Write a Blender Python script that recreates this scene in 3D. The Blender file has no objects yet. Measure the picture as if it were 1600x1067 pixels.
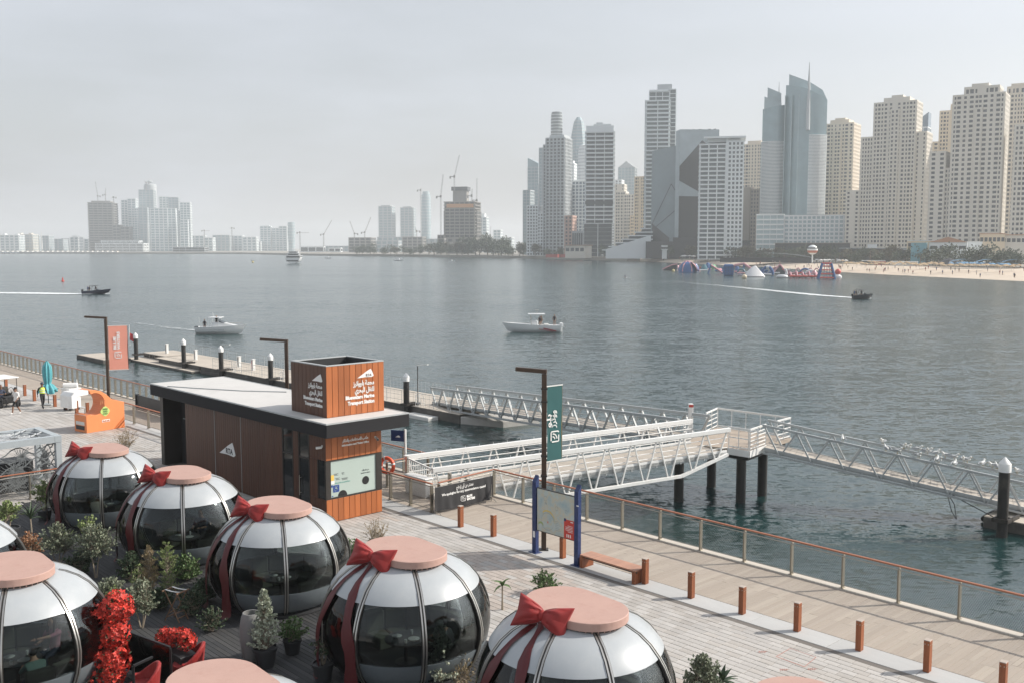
import bpy, bmesh, math, random
from mathutils import Vector, Matrix
R = math.radians
random.seed(7)
SC = bpy.context.scene
COL = SC.collection
# ---------------------------------------------------------------- camera, sky, sun, exposure
CAM_H = 10.5
FPX, CX, CY, HZ = 1556.0, 800.0, 533.5, 387.0          # 35 mm lens on a 1600 px wide frame, horizon row
TILT = math.atan((CY - HZ) / FPX)
cam_d = bpy.data.cameras.new('camera')
cam = bpy.data.objects.new('camera', cam_d)
COL.objects.link(cam)
cam.location = (0, 0, CAM_H)
cam.rotation_euler = (math.pi / 2 - TILT, 0, 0)
cam_d.sensor_width = 36
cam_d.lens = 36 * FPX / 1600
cam_d.clip_start = 0.2
cam_d.clip_end = 20000
SC.camera = cam

SUN_EL, SUN_AZ = R(35.4), R(81.6)                      # azimuth clockwise from +Y: low over the right-hand side
world = bpy.data.worlds.new('World')
SC.world = world
world.use_nodes = True
wn, wl = world.node_tree.nodes, world.node_tree.links
wn.clear()
wo = wn.new('ShaderNodeOutputWorld')
wb = wn.new('ShaderNodeBackground')
sky = wn.new('ShaderNodeTexSky')
sky.sky_type = 'NISHITA'
sky.sun_disc = False
sky.sun_elevation = SUN_EL
sky.sun_rotation = SUN_AZ
sky.air_density = 1.7
sky.dust_density = 2.5
sky.ozone_density = 3.0
sky.altitude = 0
# thin high cloud veil: greys the blue, brighter in soft streaks
hs = wn.new('ShaderNodeHueSaturation')
hs.inputs['Saturation'].default_value = 0.26
hs.inputs['Value'].default_value = 1.0
tc = wn.new('ShaderNodeTexCoord')
mp = wn.new('ShaderNodeMapping')
mp.inputs['Scale'].default_value = (1.2, 1.2, 5.0)
nz = wn.new('ShaderNodeTexNoise')
nz.inputs['Scale'].default_value = 2.2
nz.inputs['Detail'].default_value = 6
nz.inputs['Roughness'].default_value = 0.55
cr = wn.new('ShaderNodeMapRange')
cr.inputs[1].default_value = 0.42
cr.inputs[2].default_value = 0.75
cr.inputs[3].default_value = 0.20
cr.inputs[4].default_value = 0.58
mx = wn.new('ShaderNodeMix')
mx.data_type = 'RGBA'
mx.inputs[7].default_value = (5.3, 5.5, 5.85, 1)
wl.new(tc.outputs['Generated'], mp.inputs[0])
wl.new(mp.outputs[0], nz.inputs['Vector'])
wl.new(nz.outputs['Fac'], cr.inputs[0])
wl.new(cr.outputs[0], mx.inputs[0])
wl.new(sky.outputs[0], hs.inputs['Color'])
wl.new(hs.outputs[0], mx.inputs[6])
tint = wn.new('ShaderNodeMix')
tint.data_type = 'RGBA'
tint.blend_type = 'MULTIPLY'
tint.inputs[0].default_value = 1.0
tint.inputs[7].default_value = (0.985, 1.0, 1.045, 1)          # white balance of the picture
wl.new(mx.outputs[2], tint.inputs[6])
wl.new(tint.outputs[2], wb.inputs['Color'])
wb.inputs['Strength'].default_value = 0.14
wl.new(wb.outputs[0], wo.inputs['Surface'])

sun_d = bpy.data.lights.new('sun', 'SUN')
sun_d.energy = 4.7
sun_d.angle = R(0.6)
sun_d.color = (1.0, 0.93, 0.84)
sun = bpy.data.objects.new('sun', sun_d)
COL.objects.link(sun)
TO_SUN = Vector((math.sin(SUN_AZ) * math.cos(SUN_EL), math.cos(SUN_AZ) * math.cos(SUN_EL), math.sin(SUN_EL)))
sun.rotation_euler = (-TO_SUN).to_track_quat('-Z', 'Y').to_euler()
sun.location = (60, 10, 60)

vs = SC.view_settings
vs.view_transform = 'Standard'
vs.look = 'None'
vs.exposure = 0.13
vs.gamma = 1.0
vs.use_curve_mapping = False
SC.cycles.max_bounces = 8
SC.cycles.transparent_max_bounces = 12
SC.cycles.volume_bounces = 1
SC.cycles.use_denoising = True

# ---------------------------------------------------------------- the place's own axes: U along the quay, V out to sea
QA = math.atan2(-0.727, 0.687)
UX, UY = math.cos(QA), math.sin(QA)
VX, VY = -UY, UX
WATER_Z = -2.5


def W(u, v, z=0.0):
    return Vector((u * UX + v * VX, u * UY + v * VY, z))


def uv_of(x, y):
    return (x * UX + y * UY, x * VX + y * VY)


def ray(px, py):
    x, y = (px - CX) / FPX, (CY - py) / FPX
    c, s = math.cos(TILT), math.sin(TILT)
    return Vector((x, c + y * s, -s + y * c))


def G(px, py, z=0.0):
    """the point at height z that the survey photograph shows at px, py"""
    d = ray(px, py)
    t = (z - CAM_H) / d.z
    return Vector((0, 0, CAM_H)) + d * t


def at(px, py, dist):
    d = ray(px, py)
    return Vector((0, 0, CAM_H)) + d * (dist / d.y)


# ---------------------------------------------------------------- helpers
KIDS = {}


class MB:
    def __init__(s):
        s.v, s.f, s.mi, s.m = [], [], [], 0
        s.X = None

    def add(s, vs_, fs):
        b = len(s.v)
        if s.X is not None:
            vs_ = [s.X @ Vector(p) for p in vs_]
        s.v.extend([tuple(p) for p in vs_])
        for f in fs:
            s.f.append(tuple(i + b for i in f))
            s.mi.append(s.m)
        return s

    def box(s, x0, y0, z0, x1, y1, z1):
        if x0 > x1: x0, x1 = x1, x0
        if y0 > y1: y0, y1 = y1, y0
        if z0 > z1: z0, z1 = z1, z0
        return s.add([(x0, y0, z0), (x1, y0, z0), (x1, y1, z0), (x0, y1, z0), (x0, y0, z1), (x1, y0, z1), (x1, y1, z1), (x0, y1, z1)],
                     [(0, 3, 2, 1), (4, 5, 6, 7), (0, 1, 5, 4), (1, 2, 6, 5), (2, 3, 7, 6), (3, 0, 4, 7)])

    def bar(s, p, q, w, h=None, up=(0, 0, 1)):
        h = w if h is None else h
        p, q = Vector(p), Vector(q)
        d = (q - p).normalized()
        up = Vector(up)
        sd = d.cross(up)
        if sd.length < 1e-4: sd = d.cross(Vector((1, 0, 0)))
        sd.normalize()
        n = sd.cross(d)
        a, b = sd * (w / 2), n * (h / 2)
        return s.add([p - a - b, p + a - b, p + a + b, p - a + b, q - a - b, q + a - b, q + a + b, q - a + b],
                     [(0, 1, 2, 3), (7, 6, 5, 4), (0, 4, 5, 1), (1, 5, 6, 2), (2, 6, 7, 3), (3, 7, 4, 0)])

    def tube(s, p, q, r0, r1=None, n=8, cap=True):
        r1 = r0 if r1 is None else r1
        p, q = Vector(p), Vector(q)
        d = (q - p).normalized()
        a = d.orthogonal().normalized()
        b = d.cross(a)
        vs_, fs = [], []
        for c, r in ((p, r0), (q, r1)):
            for i in range(n):
                t = 2 * math.pi * i / n
                vs_.append(c + a * (r * math.cos(t)) + b * (r * math.sin(t)))
        for i in range(n):
            j = (i + 1) % n
            fs.append((i, j, n + j, n + i))
        if cap:
            fs.append(tuple(range(n - 1, -1, -1)))
            fs.append(tuple(range(n, 2 * n)))
        return s.add(vs_, fs)

    def path(s, pts, r, n=6, closed=False):
        pts = [Vector(p) for p in pts]
        rs = r if isinstance(r, (list, tuple)) else [r] * len(pts)
        k = len(pts)
        vs_, fs = [], []
        a = None
        for i, p in enumerate(pts):
            if closed:
                d = pts[(i + 1) % k] - pts[i - 1]
            else:
                d = pts[min(i + 1, k - 1)] - pts[max(i - 1, 0)]
            d.normalize()
            a = d.orthogonal().normalized() if a is None else (a - d * a.dot(d)).normalized()
            b = d.cross(a)
            for j in range(n):
                t = 2 * math.pi * j / n
                vs_.append(p + a * (rs[i] * math.cos(t)) + b * (rs[i] * math.sin(t)))
        for i in range(k if closed else k - 1):
            for j in range(n):
                i2, j2 = (i + 1) % k, (j + 1) % n
                fs.append((i * n + j, i * n + j2, i2 * n + j2, i2 * n + j))
        if not closed:
            fs.append(tuple(range(n - 1, -1, -1)))
            fs.append(tuple((k - 1) * n + j for j in range(n)))
        return s.add(vs_, fs)

    def lathe(s, prof, n=16, c=(0, 0, 0), a0=0.0, a1=2 * math.pi, cap=True):
        full = abs(a1 - a0 - 2 * math.pi) < 1e-6
        m = n if full else n + 1
        vs_, fs = [], []
        for r, z in prof:
            for i in range(m):
                t = a0 + (a1 - a0) * i / n
                vs_.append((c[0] + r * math.cos(t), c[1] + r * math.sin(t), c[2] + z))
        for k in range(len(prof) - 1):
            for i in range(n):
                j = (i + 1) % m
                fs.append((k * m + i, k * m + j, (k + 1) * m + j, (k + 1) * m + i))
        if full and cap:
            if prof[0][0] > 1e-4: fs.append(tuple(range(m - 1, -1, -1)))
            if prof[-1][0] > 1e-4: fs.append(tuple((len(prof) - 1) * m + i for i in range(m)))
        return s.add(vs_, fs)

    def prism(s, poly, z0, z1):
        n = len(poly)
        a = sum(poly[i][0] * poly[(i + 1) % n][1] - poly[(i + 1) % n][0] * poly[i][1] for i in range(n))
        if a < 0: poly = poly[::-1]
        z0s = z0 if isinstance(z0, (list, tuple)) else [z0] * n
        z1s = z1 if isinstance(z1, (list, tuple)) else [z1] * n
        if a < 0:
            z0s, z1s = z0s[::-1], z1s[::-1]
        vs_ = [(p[0], p[1], z) for p, z in zip(poly, z0s)] + [(p[0], p[1], z) for p, z in zip(poly, z1s)]
        fs = [tuple(range(n - 1, -1, -1)), tuple(range(n, 2 * n))]
        for i in range(n):
            j = (i + 1) % n
            fs.append((i, j, n + j, n + i))
        return s.add(vs_, fs)

    def slab(s, poly, o, ax, ay, t):
        """polygon in the plane o+ax*x+ay*y, t thick along ax x ay"""
        o, ax, ay = Vector(o), Vector(ax), Vector(ay)
        nn = ax.cross(ay).normalized() * t
        n = len(poly)
        a = sum(poly[i][0] * poly[(i + 1) % n][1] - poly[(i + 1) % n][0] * poly[i][1] for i in range(n))
        if a < 0: poly = poly[::-1]
        b = [o + ax * p[0] + ay * p[1] for p in poly]
        vs_ = b + [p + nn for p in b]
        fs = [tuple(range(n - 1, -1, -1)), tuple(range(n, 2 * n))]
        for i in range(n):
            j = (i + 1) % n
            fs.append((i, j, n + j, n + i))
        return s.add(vs_, fs)

    def surf(s, fn, nu, nv):
        vs_ = [fn(i / nu, j / nv) for j in range(nv + 1) for i in range(nu + 1)]
        fs = [(j * (nu + 1) + i, j * (nu + 1) + i + 1, (j + 1) * (nu + 1) + i + 1, (j + 1) * (nu + 1) + i) for j in range(nv) for i in range(nu)]
        return s.add(vs_, fs)

    def ball(s, c, r, n=10, m=6, sq=(1, 1, 1)):
        prof = [(max(1e-5, math.sin(math.pi * i / m)), -math.cos(math.pi * i / m)) for i in range(m + 1)]
        vs_, fs = [], []
        for q, z in prof:
            for i in range(n):
                t = 2 * math.pi * i / n
                vs_.append((c[0] + r * sq[0] * q * math.cos(t), c[1] + r * sq[1] * q * math.sin(t), c[2] + r * sq[2] * z))
        for k in range(m):
            for i in range(n):
                j = (i + 1) % n
                fs.append((k * n + i, k * n + j, (k + 1) * n + j, (k + 1) * n + i))
        return s.add(vs_, fs)

    def mesh(s, name, mats, smooth=False, bevel=0.0, ang=35):
        me = bpy.data.meshes.new(name)
        me.from_pydata(s.v, [], s.f)
        mats = mats if isinstance(mats, (list, tuple)) else [mats]
        for m in mats: me.materials.append(m)
        if len(mats) > 1: me.polygons.foreach_set('material_index', s.mi)
        if bevel:
            bm = bmesh.new()
            bm.from_mesh(me)
            bmesh.ops.bevel(bm, geom=bm.edges[:], offset=bevel, segments=1, affect='EDGES', profile=0.5, clamp_overlap=True)
            bm.to_mesh(me)
            bm.free()
        if smooth:
            me.polygons.foreach_set('use_smooth', [True] * len(me.polygons))
            me.set_sharp_from_angle(angle=R(ang))
        me.update()
        return me

    def build(s, name, mats, parent=None, smooth=False, bevel=0.0, ang=35, loc=None, rz=None):
        return put(name, s.mesh(name, mats, smooth, bevel, ang), parent, loc, rz)


def put(name, me, parent=None, loc=None, rz=None, mat=None):
    o = bpy.data.objects.new(name, me)
    COL.objects.link(o)
    if mat is not None: o.matrix_local = mat
    if loc is not None: o.location = loc
    if rz is not None: o.rotation_euler = (0, 0, rz)
    if parent is not None:
        o.parent = parent
        KIDS.setdefault(parent.name, []).append(o)
    return o


def thing(name, label, cat, loc=(0, 0, 0), rz=0.0, group=None):
    o = bpy.data.objects.new(name, None)
    o.empty_display_size = 0.2
    COL.objects.link(o)
    o.location = loc
    o.rotation_euler = (0, 0, rz)
    return tag(o, label, cat, group)


def tag(o, label, cat, group=None):
    o['label'] = label
    o['category'] = cat
    if group: o['group'] = group
    return o


def setting(o, label=None, kind='structure'):
    o['kind'] = kind
    if label: o['label'] = label
    return o


def stuff(o):
    o['kind'] = 'stuff'
    return o


def dup(o, loc=None, rz=None, label=None, parent=None, scale=None):
    c = o.copy()
    COL.objects.link(c)
    if parent is not None:
        c.parent = parent
        KIDS.setdefault(parent.name, []).append(c)
    if loc is not None: c.location = loc
    if rz is not None: c.rotation_euler = (0, 0, rz)
    if scale is not None: c.scale = (scale,) * 3 if not isinstance(scale, tuple) else scale
    if label: c['label'] = label
    for k in list(KIDS.get(o.name, [])): dup(k, parent=c)
    return c


# ---------------------------------------------------------------- materials
def mat(name, col, rough=0.6, metal=0.0, var=0.0, scale=3.0, bump=0.0, bscale=40.0, obj=0.0, island=0.0, spec=0.5, stain=None, stain_amt=0.0, stain_scale=1.0, stretch=None, trans=None, coat=0.0):
    m = bpy.data.materials.new(name)
    m.use_nodes = True
    n, l = m.node_tree.nodes, m.node_tree.links
    b = n['Principled BSDF']
    b.inputs['Roughness'].default_value = rough
    b.inputs['Metallic'].default_value = metal
    b.inputs['Specular IOR Level'].default_value = spec
    b.inputs['Coat Weight'].default_value = coat
    b.inputs['Base Color'].default_value = (*col, 1)
    geo = n.new('ShaderNodeTexCoord')
    src = geo.outputs['Object']
    if stretch:
        mpn = n.new('ShaderNodeMapping')
        mpn.inputs['Scale'].default_value = stretch
        l.new(src, mpn.inputs[0])
        src = mpn.outputs[0]
    val = None

    def addv(sock, lo, hi):
        nonlocal val
        r = n.new('ShaderNodeMapRange')
        r.inputs[3].default_value = lo
        r.inputs[4].default_value = hi
        l.new(sock, r.inputs[0])
        if val is None:
            val = r.outputs[0]
        else:
            t = n.new('ShaderNodeMath')
            t.operation = 'MULTIPLY'
            l.new(val, t.inputs[0])
            l.new(r.outputs[0], t.inputs[1])
            val = t.outputs[0]
    if var:
        z = n.new('ShaderNodeTexNoise')
        z.inputs['Scale'].default_value = scale
        z.inputs['Detail'].default_value = 6
        z.inputs['Roughness'].default_value = 0.65
        l.new(src, z.inputs['Vector'])
        addv(z.outputs['Fac'], 1 - 1.6 * var, 1 + 1.6 * var)
    if obj:
        oi = n.new('ShaderNodeObjectInfo')
        addv(oi.outputs['Random'], 1 - obj, 1 + obj)
    if island:
        gi = n.new('ShaderNodeNewGeometry')
        addv(gi.outputs['Random Per Island'], 1 - island, 1 + island)
    colsock = None
    if val is not None:
        h = n.new('ShaderNodeVectorMath')
        h.operation = 'SCALE'
        h.inputs[0].default_value = col
        l.new(val, h.inputs['Scale'])
        colsock = h.outputs[0]
    if stain:
        z = n.new('ShaderNodeTexNoise')
        z.inputs['Scale'].default_value = stain_scale
        z.inputs['Detail'].default_value = 8
        z.inputs['Roughness'].default_value = 0.7
        l.new(src, z.inputs['Vector'])
        r = n.new('ShaderNodeMapRange')
        r.inputs[1].default_value = 0.5
        r.inputs[2].default_value = 0.72
        r.inputs[4].default_value = stain_amt
        l.new(z.outputs['Fac'], r.inputs[0])
        x = n.new('ShaderNodeMix')
        x.data_type = 'RGBA'
        x.inputs[6].default_value = (*col, 1)
        if colsock: l.new(colsock, x.inputs[6])
        x.inputs[7].default_value = (*stain, 1)
        l.new(r.outputs[0], x.inputs[0])
        colsock = x.outputs[2]
    if colsock: l.new(colsock, b.inputs['Base Color'])
    if bump:
        z = n.new('ShaderNodeTexNoise')
        z.inputs['Scale'].default_value = bscale
        z.inputs['Detail'].default_value = 4
        l.new(src, z.inputs['Vector'])
        bp = n.new('ShaderNodeBump')
        bp.inputs['Strength'].default_value = bump
        bp.inputs['Distance'].default_value = 0.02
        l.new(z.outputs['Fac'], bp.inputs['Height'])
        l.new(bp.outputs[0], b.inputs['Normal'])
    return m


def glass_mat(name, tint, rough=0.02, refl=1.0):
    """clear pane: sees through with a tint, mirrors by Fresnel"""
    m = bpy.data.materials.new(name)
    m.use_nodes = True
    n, l = m.node_tree.nodes, m.node_tree.links
    n.remove(n['Principled BSDF'])
    t = n.new('ShaderNodeBsdfTransparent')
    t.inputs[0].default_value = (*tint, 1)
    g = n.new('ShaderNodeBsdfGlossy')
    g.inputs['Roughness'].default_value = rough
    f = n.new('ShaderNodeFresnel')
    f.inputs[0].default_value = 1.5
    k = n.new('ShaderNodeMath')
    k.operation = 'MULTIPLY'
    k.inputs[1].default_value = refl
    x = n.new('ShaderNodeMixShader')
    l.new(f.outputs[0], k.inputs[0])
    l.new(k.outputs[0], x.inputs[0])
    l.new(t.outputs[0], x.inputs[1])
    l.new(g.outputs[0], x.inputs[2])
    l.new(x.outputs[0], n['Material Output'].inputs[0])
    return m
# ---------------------------------------------------------------- shared materials
M = {}
M['steel'] = mat('brushed_steel', (0.42, 0.40, 0.36), 0.38, 0.85, var=0.1, scale=9)
M['postmetal'] = mat('post_metal', (0.26, 0.235, 0.19), 0.42, 0.6, var=0.12, scale=6)
M['rail_wood'] = mat('rail_wood', (0.34, 0.125, 0.065), 0.55, var=0.15, scale=5, obj=0.06)
M['white'] = mat('white_paint', (0.76, 0.76, 0.74), 0.42, var=0.05, scale=4, stain=(0.45, 0.38, 0.3), stain_amt=0.25, stain_scale=2.5)
M['offwhite'] = mat('offwhite', (0.66, 0.66, 0.63), 0.5, var=0.05)
M['grey_metal'] = mat('grey_aluminium', (0.40, 0.42, 0.42), 0.55, 0.12, var=0.08)
M['dark_metal'] = mat('dark_metal', (0.045, 0.04, 0.036), 0.45, 0.3, var=0.15)
M['black'] = mat('black', (0.012, 0.012, 0.013), 0.5)
M['charcoal'] = mat('charcoal', (0.032, 0.033, 0.035), 0.5, var=0.1)
M['rubber'] = mat('black_sleeve', (0.018, 0.017, 0.016), 0.45, var=0.2, scale=2, stain=(0.16, 0.15, 0.12), stain_amt=0.35, stain_scale=1.4)
M['concrete'] = mat('concrete', (0.42, 0.41, 0.385), 0.85, var=0.1, scale=2.5, bump=0.2, bscale=30, obj=0.05, stain=(0.28, 0.26, 0.24), stain_amt=0.35, stain_scale=0.9)
M['coping'] = mat('coping', (0.52, 0.48, 0.42), 0.8, var=0.08, scale=3)
M['foam'] = mat('foam_white', (0.8, 0.82, 0.82), 0.7)

# ---------------------------------------------------------------- water
wm = bpy.data.materials.new('sea_water')
wm.use_nodes = True
n, l = wm.node_tree.nodes, wm.node_tree.links
b = n['Principled BSDF']
b.inputs['Base Color'].default_value = (0.011, 0.038, 0.038, 1)
b.inputs['Roughness'].default_value = 0.17
b.inputs['IOR'].default_value = 1.75
geo = n.new('ShaderNodeNewGeometry')
# patches of calm and ruffled water
big = n.new('ShaderNodeTexNoise')
big.inputs['Scale'].default_value = 0.012
big.inputs['Detail'].default_value = 5
bmap = n.new('ShaderNodeMapping')
bmap.inputs['Rotation'].default_value = (0, 0, R(8))
bmap.inputs['Scale'].default_value = (0.35, 1.5, 1)
l.new(geo.outputs['Position'], bmap.inputs[0])
l.new(bmap.outputs[0], big.inputs['Vector'])
amp = n.new('ShaderNodeMapRange')
amp.inputs[1].default_value = 0.35
amp.inputs[2].default_value = 0.65
amp.inputs[3].default_value = 0.45
amp.inputs[4].default_value = 1.0
l.new(big.outputs['Fac'], amp.inputs[0])
acc = None
for sc_, det, slope, rot, str_ in ((0.10, 2, 0.22, 12, (0.5, 1.3, 1)), (0.55, 3, 0.55, -14, (0.55, 1.3, 1)), (2.2, 4, 1.0, 20, (0.65, 1.25, 1)), (8.0, 2, 0.5, -8, (0.8, 1.2, 1))):
    mpg = n.new('ShaderNodeMapping')
    mpg.inputs['Rotation'].default_value = (0, 0, R(rot))
    mpg.inputs['Scale'].default_value = str_
    l.new(geo.outputs['Position'], mpg.inputs[0])
    z = n.new('ShaderNodeTexNoise')
    z.inputs['Scale'].default_value = sc_
    z.inputs['Detail'].default_value = det
    z.inputs['Roughness'].default_value = 0.6
    z.inputs['Distortion'].default_value = 0.5
    l.new(mpg.outputs[0], z.inputs['Vector'])
    sb_ = n.new('ShaderNodeVectorMath')
    sb_.operation = 'SUBTRACT'
    sb_.inputs[1].default_value = (0.5, 0.5, 0.5)
    l.new(z.outputs['Color'], sb_.inputs[0])
    ml = n.new('ShaderNodeVectorMath')
    ml.operation = 'MULTIPLY'
    ml.inputs[1].default_value = (slope * .7, slope * 1.05, 0)
    l.new(sb_.outputs[0], ml.inputs[0])
    if acc is None:
        acc = ml.outputs[0]
    else:
        aa = n.new('ShaderNodeVectorMath')
        aa.operation = 'ADD'
        l.new(acc, aa.inputs[0])
        l.new(ml.outputs[0], aa.inputs[1])
        acc = aa.outputs[0]
sc2 = n.new('ShaderNodeVectorMath')
sc2.operation = 'SCALE'
l.new(acc, sc2.inputs[0])
l.new(amp.outputs[0], sc2.inputs['Scale'])
up_ = n.new('ShaderNodeVectorMath')
up_.operation = 'ADD'
up_.inputs[1].default_value = (0, 0, 1)
l.new(sc2.outputs[0], up_.inputs[0])
nr = n.new('ShaderNodeVectorMath')
nr.operation = 'NORMALIZE'
l.new(up_.outputs[0], nr.inputs[0])
l.new(nr.outputs[0], b.inputs['Normal'])
mb = MB()
mb.add([(-7000, -1500, WATER_Z), (7000, -1500, WATER_Z), (7000, 9000, WATER_Z), (-7000, 9000, WATER_Z)], [(0, 1, 2, 3)])
setting(mb.build('water', wm), 'teal green sea water with small ripples')

# ---------------------------------------------------------------- haze: one box of thin air round everything
hm = bpy.data.materials.new('haze_air')
hm.use_nodes = True
n, l = hm.node_tree.nodes, hm.node_tree.links
n.remove(n['Principled BSDF'])
pv = n.new('ShaderNodeVolumePrincipled')
pv.inputs['Color'].default_value = (0.95, 0.98, 1.0, 1)
pv.inputs['Density'].default_value = 0.00023
pv.inputs['Anisotropy'].default_value = 0.25
l.new(pv.outputs[0], n['Material Output'].inputs['Volume'])
mb = MB()
mb.box(-7100, -1600, -6.5, 7100, 9100, 205)
stuff(mb.build('haze', hm))['label'] = 'pale haze lying over the sea and city'
try:
    hm.volume_intersection_method = 'FAST'
except Exception:
    pass

# ---------------------------------------------------------------- quay: base, paving, deck boards, coping
NAT = mat('paving_bed', (0.15, 0.135, 0.12), 0.9, var=0.15, scale=6)
q = MB()
q.box(-210, -46, -5.4, 46, 28.16, -0.05)
qbase = setting(q.build('quay', mat('quay_concrete', (0.30, 0.29, 0.27), 0.9, var=0.2, scale=0.8), rz=QA), 'concrete quay the promenade is built on')
bed = MB()
bed.box(-209, -45, -0.049, 45, 27.9, -0.012)
bedo = setting(bed.build('promenade', NAT, rz=QA), 'paved promenade between dining domes and sea railing')


def vis(u, v, z=0, m=30):
    p = W(u, v, z)
    c, s = math.cos(TILT), math.sin(TILT)
    zc = p.y * c - (p.z - CAM_H) * s
    if zc < 1: return False
    x = CX + FPX * p.x / zc
    y = CY - FPX * (p.y * s + (p.z - CAM_H) * c) / zc
    return -m < x < 1600 + m and -m < y < 1067 + m


def dist2(u, v):
    p = W(u, v)
    return p.x * p.x + p.y * p.y


def pieces(cells, name, meshes, parent, stuffname, stuffmat, limit=300, pick=None):
    """cells: (u, v, lu, lv, kind, dz) boxes flush at z=0; the nearest in view become objects, the rest one mesh"""
    cells = sorted(cells, key=lambda c: (not vis(c[0], c[1], 0, 0) or (pick is not None and not pick(c)), dist2(c[0], c[1])))
    rest = MB()
    for i, (u, v, lu, lv, k, dz) in enumerate(cells):
        if i < limit:
            o = put(name, meshes[k % len(meshes)], parent)
            o.location = (u, v, dz)
            o.scale = (lu, lv, 1)
        else:
            if not vis(u, v, 0, 250): 
                pass
            g = 0.007
            a, b_, c_, d_ = u - lu / 2 + g, v - lv / 2 + g, u + lu / 2 - g, v + lv / 2 - g
            rest.m = k % len(stuffmat)
            rest.add([(a, b_, -0.012), (c_, b_, -0.012), (c_, d_, -0.012), (a, d_, -0.012), (a + .004, b_ + .004, dz), (c_ - .004, b_ + .004, dz), (c_ - .004, d_ - .004, dz), (a + .004, d_ - .004, dz)],
                     [(4, 5, 6, 7), (0, 1, 5, 4), (1, 2, 6, 5), (2, 3, 7, 6), (3, 0, 4, 7)])
    if rest.v: stuff(rest.build(stuffname, stuffmat, parent))


def unit_piece(name, lu, lv, m, g=0.007, h=0.03):
    """unit box whose joints stay g wide when scaled to lu x lv"""
    x, y = 0.5 - g / lu, 0.5 - g / lv
    ex, ey = 0.004 / lu, 0.004 / lv
    q = MB()
    q.add([(-x, -y, -h), (x, -y, -h), (x, y, -h), (-x, y, -h), (-x, -y, -.004), (x, -y, -.004), (x, y, -.004), (-x, y, -.004), (-x + ex, -y + ey, 0), (x - ex, -y + ey, 0), (x - ex, y - ey, 0), (-x + ex, y - ey, 0)],
          [(8, 9, 10, 11), (0, 1, 5, 4), (1, 2, 6, 5), (2, 3, 7, 6), (3, 0, 4, 7), (4, 5, 9, 8), (5, 6, 10, 9), (6, 7, 11, 10), (7, 4, 8, 11)])
    return q.mesh(name, m)


pav_cols = ((0.41, 0.385, 0.355), (0.44, 0.42, 0.395), (0.42, 0.37, 0.33))
PM = [mat('paver_stone', c, 0.82, var=0.10, scale=1.4, obj=0.075, island=0.10, bump=0.15, bscale=60, stain=(0.25, 0.22, 0.19), stain_amt=0.55, stain_scale=0.45) for c in pav_cols]
rnd = random.Random(3)
cells = []
j = 0
v = 17.3
while v < 23.28:
    off = rnd.choice((0.0, 0.2))+rnd.uniform(-.03,.03)
    u = -58.0 + off
    while u < -3:
        if not (-46.4 < u < -32.1 and v > 20.5):
            warm = math.sin(u * 0.55 + 1.3) + math.sin(v * 0.9 + u * 0.21) > 0.75
            cells.append((u, v + 0.115, 0.40, 0.23, 2 if warm and rnd.random() < .75 else rnd.choice((0, 1, 1)), rnd.uniform(-0.0025, 0.002)))
        u += 0.40
    v += 0.23
v = 3.0
while v < 23.45:
    u = -84.0 + rnd.choice((0.0, 0.5, 0.25))
    while u < -43.2:
        if not (v > 17.25 and u > -58.2): cells.append((u, v + 0.2, 1.0, 0.4, rnd.choice((0, 1, 1)), rnd.uniform(-0.002, 0.002)))
        u += 1.0
    v += 0.4
pieces(cells, 'paver', [unit_piece('paver', .40, .23, m) for m in PM], bedo, 'paver_field', PM)
# rest of the ground out of view: one slab sheet
q = MB()
q.box(-208, -44, -0.0119, -84.6, 23.4, -0.001)
q.box(-84.6, -44, -0.0119, -43.6, 2.95, -0.001)
q.box(-43.55, -44, -0.0119, 44, 3.55, -0.001)
q.box(-2.6, 3.56, -0.0119, 44, 23.4, -0.001)
q.build('slab', PM[1], bedo)

# pale concrete band the bollards stand in
CB = mat('band_concrete', (0.44, 0.44, 0.43), 0.85, var=0.08, scale=3, obj=0.05, stain=(0.35, 0.35, 0.34), stain_amt=0.4, stain_scale=0.7)
me = unit_piece('band_slab', 2.4, .9, CB)
for i in range(42):
    u = -98 + i * 2.4
    if u > 3: break
    o = put('band_slab', me, bedo)
    o.location = (u, 23.93, 0.0)
    o.scale = (2.4, 0.86, 1)

# boardwalk: boards laid across the walk
DK = [mat('boardwalk_timber', c, 0.75, var=0.08, scale=2.0, stretch=(6, 0.8, 1), obj=0.05, island=0.05, bump=0.2, bscale=25) for c in ((0.36, 0.31, 0.26), (0.38, 0.33, 0.275), (0.345, 0.295, 0.245))]
cells = []
u = -100.0
while u < -2:
    cut = rnd.choice((25.4, 26.1, 26.8, 25.9))
    for v0, v1 in ((24.37, cut), (cut, 27.86)):
        cells.append((u, (v0 + v1) / 2, 0.145, v1 - v0, rnd.randrange(3), rnd.uniform(-0.003, 0.002)))
    u += 0.145
pieces(cells, 'plank', [unit_piece('plank', .145, 1.7, m, 0.003) for m in DK], bedo, 'boardwalk_planks', DK)

# stone coping under the rail
q = MB()
q.box(-150, 27.87, -0.3, 30, 28.22, 0.05)
setting(q.build('quay_coping', M['coping'], rz=QA, bevel=0.012), 'pale stone coping along the quay edge')

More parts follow.
